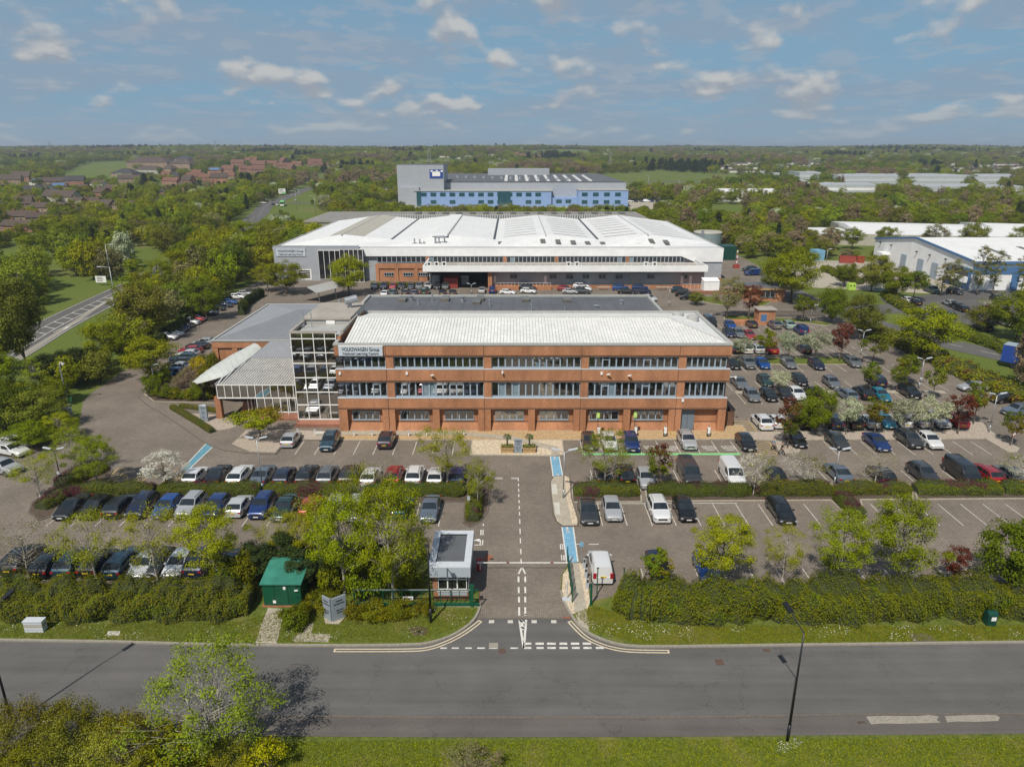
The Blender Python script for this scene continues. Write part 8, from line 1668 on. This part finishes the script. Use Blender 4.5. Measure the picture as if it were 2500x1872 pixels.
HS = [ # zoom coords cx, bottom, width, height ; roof, wall, opts
 (75,420,170,75,'tile_brown','brick_pale',{}),(175,400,160,80,'tile_brown','brick_red',{}),(300,428,110,55,'tile_brown','render',{'extra':'solar'}),(455,425,230,60,'tile_brown','brick_pale',{}),(622,430,150,75,'tile_dark','brick_red',{}),(262,512,120,75,'tile_dark','render',{}),(372,505,110,75,'tile_dark','render',{'gable':1}),(482,470,120,60,'tile_brown','brick_pale',{'extra':'solar'}),
 (500,575,370,95,'tile_brown','roof_beige',{}),(170,640,150,105,'tile_brown','brick_pale',{'gable':1}),(285,585,120,60,'tile_dark','brick_pale',{}),(392,655,300,75,'tile_brown','brick_pale',{}),(150,730,215,80,'tile_brown','brick_pale',{}),(372,730,300,70,'tile_brown','brick_pale',{}),(150,815,330,85,'tile_brown','brick_red',{}),
 (640,632,120,90,'tile_brown','brick',{'gable':1}),(745,620,150,80,'tile_brown','brick_pale',{}),(850,628,190,72,'tile_brown','brick_pale',{}),(1045,632,215,70,'tile_brown','brick_pale',{}),(700,650,110,45,'tile_dark','brick_red',{}),(690,475,110,50,'tile_brown','brick_red',{}),(840,520,120,65,'tile_brown','brick_red',{'gable':1}),(820,440,110,50,'tile_brown','render',{}),(930,475,110,50,'tile_brown','brick_red',{}),(1085,405,170,60,'tile_brown','brick_pale',{}),(20,620,150,60,'tile_dark','brick_pale',{}),
 (1245,285,330,85,'tile_brown','brick_pale',{'hip':1,'d':30}),(1250,325,240,55,'tile_brown','roof_beige',{'hip':1,'d':16}),(1040,365,190,70,'tile_dark','brick_pale',{'hip':1,'d':18}),(1425,325,110,65,'tile_brown','brick_pale',{'hip':1,'d':14}),(1530,290,200,75,'tile_brown','brick_pale',{'hip':1,'d':22}),(1550,235,170,50,'tile_dark','brick_pale',{'hip':1,'d':22}),
 (1390,390,80,70,'tile_red','house_red',{'gable':1}),(1452,385,100,60,'tile_dark','brick',{}),(1440,420,150,55,'tile_red','house_red',{}),(1568,425,120,75,'tile_brown','brick',{'gable':1}),(1640,385,130,60,'tile_red','house_red',{}),(1560,465,140,60,'tile_brown','brick_red',{}),(1735,435,130,55,'tile_red','house_red',{'gable':1}),(1715,385,110,50,'tile_red','house_red',{}),(1810,330,110,50,'tile_brown','brick',{'extra':'solar'}),(1845,405,130,75,'tile_brown','brick',{}),(1920,325,100,60,'tile_red','house_red',{}),(1920,375,110,50,'tile_red','house_red',{}),(2000,265,100,50,'tile_red','house_red',{}),(2030,315,110,55,'tile_red','house_red',{'gable':1}),(2120,245,100,50,'tile_red','house_red',{}),(2160,325,110,55,'tile_red','house_red',{}),(1425,505,150,50,'tile_dark','brick_red',{}),(2180,280,100,50,'tile_red','house_red',{}),(1655,345,80,45,'tile_red','house_red',{}),
]
HB = []   # photo boxes of the houses, kept free of trees in front
for i, (cx, by, w_, h_, rf_, wl_, o_) in enumerate(HS):
    px, py = zc(cx, by); colr = {'tile_brown': 'brown', 'tile_dark': 'dark', 'tile_red': 'red'}[rf_]
    side = 'in the left estate' if cx < 1200 else 'in the estate above the road'
    lab = '%s-roofed %s%s %s, %s from left' % (colr, 'care-home wing' if o_.get('hip') else ('terrace' if w_ > 180 else 'house'), ' with solar panels' if o_.get('extra') else (' gable-on' if o_.get('gable') else ''), side, ordn(sorted(range(len(HS)), key=lambda q: HS[q][0]).index(i)))
    house(px, py, w_ * .30, h_ * .33, rf_, wl_, lab, random.uniform(-.5, .5), o_.get('d', 8.5), bool(o_.get('hip')), extra=o_.get('extra'), gable=bool(o_.get('gable')))
    HB.append((px - w_ * .145, py - h_ * .29, px + w_ * .145, py - 2))
HS2 = [(60,262,90,55),(125,268,95,50),(215,268,120,50),(310,255,110,65),(330,285,130,50),(70,320,120,60),(375,295,80,50),(430,268,100,45),(580,258,110,55),(540,265,60,35),(640,262,90,30),(725,268,70,30),(20,250,60,55)]
for i, (cx, by, w_, h_) in enumerate(HS2):
    px, py = 600 + cx * .28933, 330 + by * .28933; house(px, py, w_ * .28933, h_ * .28933, 'tile_red', 'house_red', 'red-roofed house beyond the junction left of the factory, %s from left' % ordn(sorted(range(len(HS2)), key=lambda q: HS2[q][0]).index(i)), random.uniform(-.4, .4), gable=i % 3 == 0); HB.append((px - w_ * .145, py - h_ * .29, px + w_ * .145, py - 2))
HR = [(60,228,80),(150,225,90),(50,250,90),(140,250,90),(225,250,80),(230,215,90),(540,218,130),(600,228,110),(690,215,60),(1680,222,60),(1740,248,70),(1690,268,100),(1850,245,70),(1880,268,60),(2050,228,80),(2035,250,80),(2115,250,80),(2060,272,100),(2190,245,70),(2150,228,50),(800,198,80),(350,270,100),(200,275,90),(1930,232,60),(1990,260,60),(100,275,70),(480,240,70)]
for i, (cx, by, w_) in enumerate(HR):
    px, py = 1760 + cx * .3345, 330 + by * .3345; house(px, py, w_ * .3345, 9.0, 'tile_brown', 'render', 'white brown-roofed terrace on the right skyline, %s from left' % ordn(sorted(range(len(HR)), key=lambda q: HR[q][0]).index(i)), random.uniform(-.15, .15), 10, far=True); HB.append((px - w_ * .165, py - 9, px + w_ * .165, py - 1))
HC = [(1260,376,30),(1285,380,40),(1318,383,34),(1540,372,12),(1655,385,38),(1850,398,30),(1085,385,24),(1120,388,22),(1140,381,30),(1205,381,22),(1230,390,26)]
for i, (px, py, w_) in enumerate(HC): house(px, py, w_, 6, 'tile_red' if i in (4, 3) else 'tile_brown', 'brick' if i < 5 else 'render', 'distant terrace above the factory and woods, %s from the left' % ordn(sorted(range(len(HC)), key=lambda q: HC[q][0]).index(i)), random.uniform(-.2, .2), 10, far=True); HB.append((px - w_ / 2, py - 6, px + w_ / 2, py - 1))
# ================================================================ WOODS
def inside(p, poly):
    x, y = p; c = False; j = len(poly) - 1
    for i in range(len(poly)):
        xi, yi = poly[i]; xj, yj = poly[j]
        if (yi > y) != (yj > y) and x < (xj - xi) * (y - yi) / (yj - yi) + xi: c = not c
        j = i
    return c
VIS = [ # (photo outline that stays open, ground depth of what shows there)
 ([(85,880),(0,905),(0,840),(60,800),(130,770),(120,705),(130,655),(190,655),(245,685),(285,700),(280,745),(225,790),(225,830),(120,860)], None),
 ([(318,590),(345,590),(400,615),(420,640),(395,660),(345,640)], None),
 ([(585,560),(602,556),(650,520),(780,478),(755,458),(690,472),(615,500),(575,545)], None),
 ([(700,512),(745,492),(810,522),(800,535),(730,530)], None),
 ([(975,404),(1085,404),(1085,440),(1195,410),(1345,410),(1530,450),(1530,494),(1380,496),(1030,496),(955,485),(930,484),(930,462),(975,462)], 460),
 ([(668,680),(668,600),(820,530),(1615,530),(1770,605),(1770,700),(900,700),(900,660)], 201),
 ([(815,519),(1000,519),(1530,519),(1530,530),(815,530)], 335),
 ([(2147,578),(2500,578),(2500,640),(2330,674),(2243,674),(2147,620)], 187), ([(2000,632),(2177,650),(2110,682),(2000,655)], None),
 ([(2040,560),(2152,540),(2500,570),(2500,578),(2150,578),(2100,578)], 250),
 ([(2213,725),(2286,712),(2500,735),(2500,775),(2243,750)], None),
 ([(2000,680),(2090,713),(2060,760),(2010,700)], None), ([(2150,755),(2190,765),(2500,905),(2500,930),(2150,770)], None),
 ([(1738,490),(1818,487),(1805,512),(1740,508)], 500), ([(1650,552),(1722,552),(1722,590),(1650,590)], 250), ([(1815,570),(1860,590),(1850,610),(1815,595)], 240),
 ([(1955,425),(2000,425),(2000,436),(1955,436)], 850), ([(2065,430),(2190,430),(2190,444),(2065,444)], 800), ([(2230,431),(2350,431),(2350,446),(2230,446)], 800), ([(2390,431),(2440,431),(2440,444),(2390,444)], 800), ([(2000,454),(2135,454),(2135,468),(2000,466)], 640), ([(2260,457),(2340,457),(2340,466),(2260,466)], 650), ([(2400,457),(2500,457),(2500,467),(2400,467)], 650), ([(150,425),(215,395),(300,390),(315,402),(280,422),(180,432)], None),
 ([(200,392),(315,392),(315,420),(165,425)], 620), ([(1520,480),(1590,478),(1600,500),(1530,500)], 470), ([(675,458),(702,458),(702,478),(675,478)], 560),
 ([(1768,640),(1862,655),(2030,745),(2010,765),(1768,765)], 150), ([(1768,600),(1800,610),(1862,660),(1768,640)], 195),
 ([(0,1040),(300,905),(520,742),(640,690),(640,715),(600,740),(450,850),(450,1060),(0,1100)], None), ([(1480,405),(1498,366),(1500,410)], 480), ([(2449,840),(2500,840),(2500,905),(2449,888)], 132),
]
NBASE = len(VIS)
for b in HB: VIS.append(([(b[0], b[1]), (b[2], b[1]), (b[2], b[3] - (b[3] - b[1]) * .15), (b[0], b[3] - (b[3] - b[1]) * .15)], GT((b[0] + b[2]) / 2, b[3])[1] - 3))
VB = [(min(p[0] for p in v), min(p[1] for p in v), max(p[0] for p in v), max(p[1] for p in v), v, d) for v, d in VIS]
def hides(x, y, z, H, Rr):
    s = SC(y, z); X = [x - Rr * .8, x, x + Rr * .8]
    lets = rs.random() < .12
    for k_, b in enumerate(VB):
        if lets and k_ >= NBASE and H < 9: continue
        if b[5] is not None and y > b[5]: continue
        p = PX(x, y, z + H)
        if p[0] + Rr * s < b[0] or p[0] - Rr * s > b[2] or p[1] > b[3]: continue
        if PX(x, y, z)[1] < b[1]: continue
        for xx in X:
            for f in (.25, .6, .97):
                q = PX(xx, y, z + H * f)
                if inside(q, b[4]) and (b[5] is not None or y < G(*q)[1] - 3): return True
    return False
site = P([(-150,1431),(1173,1440),(1164,1600),(1394,1600),(2700,1438),(2700,1090),(2500,985),(2293,895),(2174,838),(2090,798),(2068,765),(2030,745),(1925,693),(1862,655),(1800,622),(1770,605)]) + [(62, 285), (-70, 285), (-70, 200)] + P([(640,690),(640,678),(520,740),(380,832),(300,903),(261,933),(220,958),(190,985),(180,1050),(101,1088),(-150,1050)])
rects = [(-90,286,62,348),(-75,462,76,642),(119,185,187,242),(114,248,205,320),(182,248,262,314),(80,182,123,240),(86,135,172,188),(144,508,192,548),(-92,452,-56,482),(64,250,76,264),(-64,425,112,478),(74,480,112,520)]
def near_road(x, y, w=9):
    for q, hw in ((LR, 8.5), (SR, 5.5)):
        for a in q:
            if abs(a[1] - y) < 14 and (a[0] - x) ** 2 + (a[1] - y) ** 2 < (hw + w) ** 2: return True
    return False
def blocked(x, y, mrg=2.5):
    if y < 300 and inside((x, y), site): return True
    for x0, y0, x1, y1 in rects:
        if x0 - mrg < x < x1 + mrg and y0 - mrg < y < y1 + mrg: return True
    return y < 900 and near_road(x, y, mrg if y < 200 else 0)
rs = random.Random(11); pts = []
KM = {'left': [('m_lime',3),('m_ash',3),('m_oak',2.5),('m_maple',2),('m_grey',1.5),('m_birch',1),('m_blossom',.3),('m_dark',.25)], 'right': [('m_oak',3),('m_lime',2),('m_maple',2.5),('m_twig',.9),('m_grey',1.6),('m_birch',1),('m_dark',.2),('m_ash',1.3),('m_blossom',.4)]}
def pick(w):
    t = rs.uniform(0, sum(b for a, b in w))
    for a, b in w:
        t -= b
        if t <= 0: return a
    return w[0][0]
cells = {}
def spaced(x, y, d):
    k = (int(x // 12), int(y // 12))
    for i in (-1, 0, 1):
        for j in (-1, 0, 1):
            for (a, b) in cells.get((k[0] + i, k[1] + j), ()):
                if (a - x) ** 2 + (b - y) ** 2 < d * d: return False
    cells.setdefault(k, []).append((x, y)); return True
for _ in range(42000):
    y = rs.uniform(62, 620); x = rs.uniform(-.80, .80) * y + rs.uniform(-12, 12); f = mnoise.noise(Vector((x * .02, y * .02, 3)))
    if blocked(x, y) : continue
    kd = pick(KM['left' if x < 0 else 'right']); Rr = rs.uniform(2.6, 5.2); H = Rr * rs.uniform(1.7, 2.5)
    if kd == 'm_dark': Rr *= .75; H = rs.uniform(8, 13)
    if kd in ('m_birch', 'm_twig'): H = rs.uniform(9, 13); Rr *= .85
    if f < -.32 and y > 150 and not (-125 < x < -60 and y < 350): continue
    if 346 < y < 462 and -90 < x < 90: Rr = min(Rr, 3.6); H = min(H, rs.uniform(5, 9))
    z = TH(x, y)
    if -122 < x < -55 and 175 < y < 345: Rr = rs.uniform(3.6, 5.4); H = rs.uniform(9, 13)
    p = PX(x, y, z + H)
    if p[0] < -80 or p[0] > 2580 or p[1] > 1872: continue
    if hides(x, y, z, H, Rr):
        if y < 140 or rs.random() < .5: continue
        Rr *= .5; H *= .38
        if hides(x, y, z, H, Rr): continue
        kd = 'm_maple' if kd == 'm_dark' else kd
    if spaced(x, y, Rr * 1.25 + .6): pts.append((y, x, z, H, Rr, kd))
pts.sort()
NIND = 294 - len(T_)
zone = lambda x, y: ('in the belt between main road and side lane' if -100 < x < -40 and y < 230 else 'on the far side of the main road' if x < -95 and y < 330 else 'along the main road beyond the warehouse' if x < 0 else 'in the woods right of the warehouse' if x < 115 and y > 180 else 'beyond the side road on the right')
for (y, x, z, H, Rr, kd) in pts[:NIND]:
    zz = zone(x, y); put_tree(kd, x, y, H, Rr, '%s %s' % (CATL[kd], zz), '%ss %s' % (CATL[kd], zz), z)
rest = pts[NIND:]
# the far woods: one object, its trees scattered as instances
for _ in range(90000):
    y = 600 + (rs.random() ** .75) * 3600; x = rs.uniform(-.80, .80) * y
    sp = 1 + (y - 600) / 1400; f = mnoise.noise(Vector((x * .0035, y * .003, 8))) + .4 * mnoise.noise(Vector((x * .012, y * .01, 2)))
    if f < -.36: continue
    if blocked(x, y): continue
    g1 = mnoise.noise(Vector((x * .006, y * .0035, 21))); g2 = mnoise.noise(Vector((x * .006, y * .0035, 47)))
    kd = 'm_twig' if g1 > .22 and g2 > -.1 else 'm_dark' if g1 < -.27 and g2 > .05 else 'm_maple' if g2 < -.22 else 'm_oak' if g2 > .24 else pick(KM['left' if x < 0 else 'right'])
    if rs.random() < .22: kd = pick(KM['left' if x < 0 else 'right'])
    big = 1 + .5 * max(0, g2); Rr = rs.uniform(3.2, 6.8) * sp ** .5 * big; H = rs.uniform(7, 14) * (1 + .25 * g1) if kd != 'm_dark' else rs.uniform(10, 17)
    z = TH(x, y)
    if hides(x, y, z, H, Rr):
        if rs.random() < .6: continue
        H *= .4; Rr *= .6
        if hides(x, y, z, H, Rr): continue
    k = (int(x // 40), int(y // 40)); ok = True
    for i in (-1, 0, 1):
        for j in (-1, 0, 1):
            for (a, b) in cells.get(('f', k[0] + i, k[1] + j), ()):
                if (a - x) ** 2 + (b - y) ** 2 < (Rr * 1.35) ** 2: ok = False; break
    if not ok: continue
    cells.setdefault(('f', *k), []).append((x, y)); rest.append((y, x, z, H, Rr, kd))
print('TREES individual', len(pts[:NIND]), 'explicit', len(T_), 'wood', len(rest), 'vehicles', nveh)
kinds = ['m_lime','m_ash','m_oak','m_maple','m_grey','m_birch','m_dark','m_twig','m_blossom']
src = {}
for o in list(COL.objects):
    if o.type == 'MESH' and o.name.startswith('crown'):
        for kd in kinds:
            if kd not in src and any(o.data == q[1] for q in TP[kd]): src[kd] = (o, [q for q in TP[kd] if q[1] == o.data][0])
kinds = [k_ for k_ in kinds if k_ in src]; fb = kinds[0]
me = bpy.data.meshes.new('woodland'); me.from_pydata([(x, y, z - .1) for (y, x, z, H, Rr, kd) in rest], [], [])
at_i = me.attributes.new('kind_index', 'INT', 'POINT'); at_s = me.attributes.new('size3', 'FLOAT_VECTOR', 'POINT'); at_r = me.attributes.new('turn', 'FLOAT', 'POINT')
ii = []; ss = []; rr = []
for (y, x, z, H, Rr, kd) in rest:
    kd = kd if kd in src else fb; q = src[kd][1]; ii.append(kinds.index(kd)); ss += [Rr / q[3], Rr / q[3], H / q[2]]; rr.append(rs.uniform(0, 6.28))
me.attributes['kind_index'].data.foreach_set('value', ii); me.attributes['size3'].data.foreach_set('vector', ss); me.attributes['turn'].data.foreach_set('value', rr); me.update()
wood = link('woodland', me); stuff(wood, 'far-off mixed woodland stretching to the horizon', 'woodland')
ng = bpy.data.node_groups.new('scatter', 'GeometryNodeTree'); ng.interface.new_socket('Geometry', in_out='INPUT', socket_type='NodeSocketGeometry'); ng.interface.new_socket('Geometry', in_out='OUTPUT', socket_type='NodeSocketGeometry')
N = ng.nodes; L = ng.links; gi = N.new('NodeGroupInput'); go = N.new('NodeGroupOutput'); jn = N.new('GeometryNodeJoinGeometry')
def named(t, n): a = N.new('GeometryNodeInputNamedAttribute'); a.data_type = t; a.inputs['Name'].default_value = n; return a.outputs['Attribute']
cx_ = N.new('ShaderNodeCombineXYZ'); L.new(named('FLOAT', 'turn'), cx_.inputs[2]); ki = named('INT', 'kind_index'); sz = named('FLOAT_VECTOR', 'size3')
for i, kd in enumerate(kinds):
    ip = N.new('GeometryNodeInstanceOnPoints'); oi = N.new('GeometryNodeObjectInfo'); oi.transform_space = 'ORIGINAL'; oi.inputs['Object'].default_value = src[kd][0]; oi.inputs['As Instance'].default_value = True
    cp = N.new('FunctionNodeCompare'); cp.data_type = 'INT'; cp.operation = 'EQUAL'; L.new(ki, cp.inputs[2]); cp.inputs[3].default_value = i
    L.new(gi.outputs[0], ip.inputs['Points']); L.new(cp.outputs[0], ip.inputs['Selection']); L.new(oi.outputs['Geometry'], ip.inputs['Instance']); L.new(cx_.outputs[0], ip.inputs['Rotation']); L.new(sz, ip.inputs['Scale']); L.new(ip.outputs[0], jn.inputs[0])
L.new(jn.outputs[0], go.inputs[0])
wood.modifiers.new('scatter', 'NODES').node_group = ng
# undergrowth below the tree belts
def scatter_leaves(name, lab, cat, region, n, size, lf, z=.1, h=.15, flat=True, seed=5, patchy=0, cut=0, matl=None):
    rg = np.random.default_rng(seed); p = region; x0, x1 = min(q[0] for q in p), max(q[0] for q in p); y0, y1 = min(q[1] for q in p), max(q[1] for q in p); C_ = []
    while len(C_) < n:
        x, y = rg.uniform(x0, x1), rg.uniform(y0, y1)
        if not inside((x, y), p): continue
        if patchy and mnoise.noise(Vector((x * patchy, y * patchy, seed))) < cut: continue
        C_.append((x, y, z + rg.uniform(0, h)))
    c = np.array(C_); v, q = leaf_quads(c, np.tile([0, 0, 1.0 if flat else .2], (n, 1)), size, rg, 1.0)
    o = link(name, np_mesh(name, v, q, [LM[l] for l in lf], (rg.uniform(size=n) > .5).astype(int) if len(lf) > 1 else None)); return stuff(o, lab, cat)
gl = P([(-60,1557),(500,1570),(1020,1570),(1140,1526),(1165,1490),(700,1490),(580,1520),(-60,1530)])
gr = P([(1402,1500),(1450,1545),(1560,1575),(2560,1565),(2560,1530),(1600,1530),(1450,1480)])
gb = P([(650,1812),(2600,1802),(2600,1890),(650,1890)])
scatter_leaves('grass_tufts','short tufted grass on the left verge','grass', gl, 26000, .035, ['maple','hedge_light'], .1, .07, False, 31)
scatter_leaves('grass_tufts','short tufted grass on the right verge','grass', gr, 34000, .035, ['maple','hedge_light'], .1, .07, False, 32)
scatter_leaves('grass_tufts','tufted grass along the bottom edge','grass', gb, 42000, .04, ['maple','lime'], .05, .07, False, 33)
scatter_leaves('daisies','scattered daisies in the left verge','flowers', gl, 520, .032, ['daisy'], .16, .04, True, 34, .45, .12)
scatter_leaves('daisies','scattered daisies in the right verge','flowers', gr, 620, .032, ['daisy'], .16, .04, True, 35, .35, .15)
scatter_leaves('daisies','white flowers near the foot of the right lamp','flowers', P([(1900,1812),(1945,1805),(1965,1815),(1920,1840),(1895,1838)]), 110, .035, ['daisy'], .1, .05, True, 36)
ub = [(-100,96),(-62,72),(-60,92),(-58,120),(-62,150),(-75,200),(-95,240),(-100,180),(-93,120)]
# ================================================================ LIGHT, SKY, AIR, CAMERA
sunv = Vector((-.33, -.69, 1.0)).normalized(); elev = math.asin(sunv.z); az = math.atan2(sunv.x, sunv.y)
su = bpy.data.lights.new('sun', 'SUN'); su.energy = 5.0; su.angle = R(.53); su.color = (1, .94, .85); so = bpy.data.objects.new('sun', su); COL.objects.link(so); so.rotation_euler = (-sunv).to_track_quat('-Z', 'Y').to_euler()
wd = bpy.data.worlds.new('World'); scene.world = wd; wd.use_nodes = True; nt = wd.node_tree; N = nt.nodes; L = nt.links; bg = N['Background']
sky = N.new('ShaderNodeTexSky'); sky.sky_type = 'NISHITA'; sky.sun_disc = False; sky.sun_elevation = elev; sky.sun_rotation = az; sky.altitude = 50; sky.air_density = 1.0; sky.dust_density = .6; sky.ozone_density = 1.6
tc = N.new('ShaderNodeTexCoord'); sep = N.new('ShaderNodeSeparateXYZ'); L.new(tc.outputs['Generated'], sep.inputs[0])
def math_(op, a, b=None, c=None):
    n = N.new('ShaderNodeMath'); n.operation = op
    for i, v in enumerate((a, b, c)):
        if v is None: continue
        if isinstance(v, (int, float)): n.inputs[i].default_value = v
        else: L.new(v, n.inputs[i])
    return n.outputs[0]
zc_ = math_('MAXIMUM', sep.outputs[2], .004); zb = math_('ADD', zc_, .10)
px_ = math_('DIVIDE', sep.outputs[0], zb); py_ = math_('DIVIDE', sep.outputs[1], zb)
lz = math_('LOGARITHM', math_('ADD', zc_, .07), math.e)
ux = math_('MULTIPLY', math_('ARCTAN2', sep.outputs[0], sep.outputs[1]), 3.6)
def cloud_layer(scale, off, lo, hi, kv=1.6, detail=7, rough=.55, dv=0.0, warp=0.0):
    cb = N.new('ShaderNodeCombineXYZ'); L.new(ux, cb.inputs[0]); L.new(math_('MULTIPLY_ADD', lz, kv, dv), cb.inputs[1]); cb.inputs[2].default_value = off
    no = N.new('ShaderNodeTexNoise'); no.inputs['Scale'].default_value = scale; no.inputs['Detail'].default_value = detail; no.inputs['Roughness'].default_value = rough; L.new(cb.outputs[0], no.inputs['Vector'])
    mr = N.new('ShaderNodeMapRange'); mr.interpolation_type = 'SMOOTHSTEP'; mr.inputs[1].default_value = lo; mr.inputs[2].default_value = hi; L.new(no.outputs['Fac'], mr.inputs[0]); return mr.outputs[0], no.outputs['Fac']
c1, n1 = cloud_layer(3.9, 3.7, .515, .655, 1.05, 8, .45)
c1b, n1b = cloud_layer(3.9, 3.7, .515, .655, 1.05, 8, .45, dv=.07)
c2, n2 = cloud_layer(1.6, 9.1, .40, .62, 3.2, 6, .5)
c3, n3 = cloud_layer(6.5, 5.3, .50, .64, 2.4, 7, .5)
def mixc(f, a, b):
    n = N.new('ShaderNodeMix'); n.data_type = 'RGBA'
    if isinstance(f, float): n.inputs[0].default_value = f
    else: L.new(f, n.inputs[0])
    for i, v in ((6, a), (7, b)):
        if isinstance(v, tuple): n.inputs[i].default_value = v
        else: L.new(v, n.inputs[i])
    return n.outputs[2]
SKYS = .075
skyc = N.new('ShaderNodeVectorMath'); skyc.operation = 'SCALE'; L.new(sky.outputs[0], skyc.inputs[0]); skyc.inputs['Scale'].default_value = 1
hz = N.new('ShaderNodeMapRange'); hz.interpolation_type = 'SMOOTHSTEP'; hz.inputs[1].default_value = .0; hz.inputs[2].default_value = .55; hz.inputs[3].default_value = .92; hz.inputs[4].default_value = .1; L.new(sep.outputs[2], hz.inputs[0])
k = 1 / SKYS
base = mixc(hz.outputs[0], skyc.outputs[0], (.215*k, .385*k, .545*k, 1))                 # thin high veil
veil = mixc(math_('MULTIPLY', c2, .75), base, (.285*k, .37*k, .475*k, 1))
veil = mixc(math_('MULTIPLY', c3, .45), veil, (.38*k, .435*k, .51*k, 1))
lit = N.new('ShaderNodeMapRange'); lit.inputs[1].default_value = -.02; lit.inputs[2].default_value = .11; L.new(math_('SUBTRACT', n1, n1b), lit.inputs[0])
ccol = mixc(lit.outputs[0], (.35*k, .385*k, .44*k, 1), (.60*k, .60*k, .585*k, 1))
up = N.new('ShaderNodeMapRange'); up.interpolation_type = 'SMOOTHSTEP'; up.inputs[1].default_value = .2; up.inputs[2].default_value = .5; up.inputs[3].default_value = .85; up.inputs[4].default_value = .2; L.new(sep.outputs[2], up.inputs[0])  # clouds thinned overhead, out of view, to lower the fill light
cl = mixc(math_('MULTIPLY', c1, up.outputs[0]), veil, ccol)
hb2 = N.new('ShaderNodeMapRange'); hb2.interpolation_type = 'SMOOTHSTEP'; hb2.inputs[1].default_value = 0; hb2.inputs[2].default_value = .07; hb2.inputs[3].default_value = .7; hb2.inputs[4].default_value = 0; L.new(sep.outputs[2], hb2.inputs[0])
cl = mixc(hb2.outputs[0], cl, (.30*k, .40*k, .49*k, 1))
L.new(cl, bg.inputs[0]); bg.inputs[1].default_value = SKYS
# clear air with a little haze, one closed box over everything
hb = MB(); hb.box(-9500, 9500, -150, 11000, -4, 62); hz_o = hb.build('haze', bpy.data.materials.new('haze_air')); hm = hz_o.data.materials[0]; hm.use_nodes = True; hn = hm.node_tree.nodes; hn.remove(hn['Principled BSDF']); pv = hn.new('ShaderNodeVolumePrincipled'); pv.inputs['Color'].default_value = (.72, .82, .95, 1); pv.inputs['Density'].default_value = .00017; pv.inputs['Anisotropy'].default_value = .2; hm.node_tree.links.new(pv.outputs[0], hn['Material Output'].inputs['Volume']); hz_o['kind'] = 'stuff'
cam = bpy.data.cameras.new('camera'); co = bpy.data.objects.new('camera', cam); COL.objects.link(co); cam.sensor_width = 36; cam.sensor_fit = 'HORIZONTAL'; cam.lens = 36 * FL / 2500; cam.clip_start = .5; cam.clip_end = 20000; co.location = (0, 0, CAMH); co.rotation_euler = (math.pi / 2 - PITCH, 0, 0); scene.camera = co
scene.render.engine = 'CYCLES'; scene.view_settings.view_transform = 'Standard'; scene.view_settings.look = 'None'; scene.view_settings.gamma = 1; scene.view_settings.exposure = -0.1
for o in COL.objects:
    if 'label' in o and len(o['label'].split()) > 16: print('LONG', o['label'])
scene.cycles.max_bounces = 6; scene.cycles.diffuse_bounces = 2; scene.cycles.glossy_bounces = 3; scene.cycles.transmission_bounces = 3; scene.cycles.volume_bounces = 0; scene.cycles.transparent_max_bounces = 6
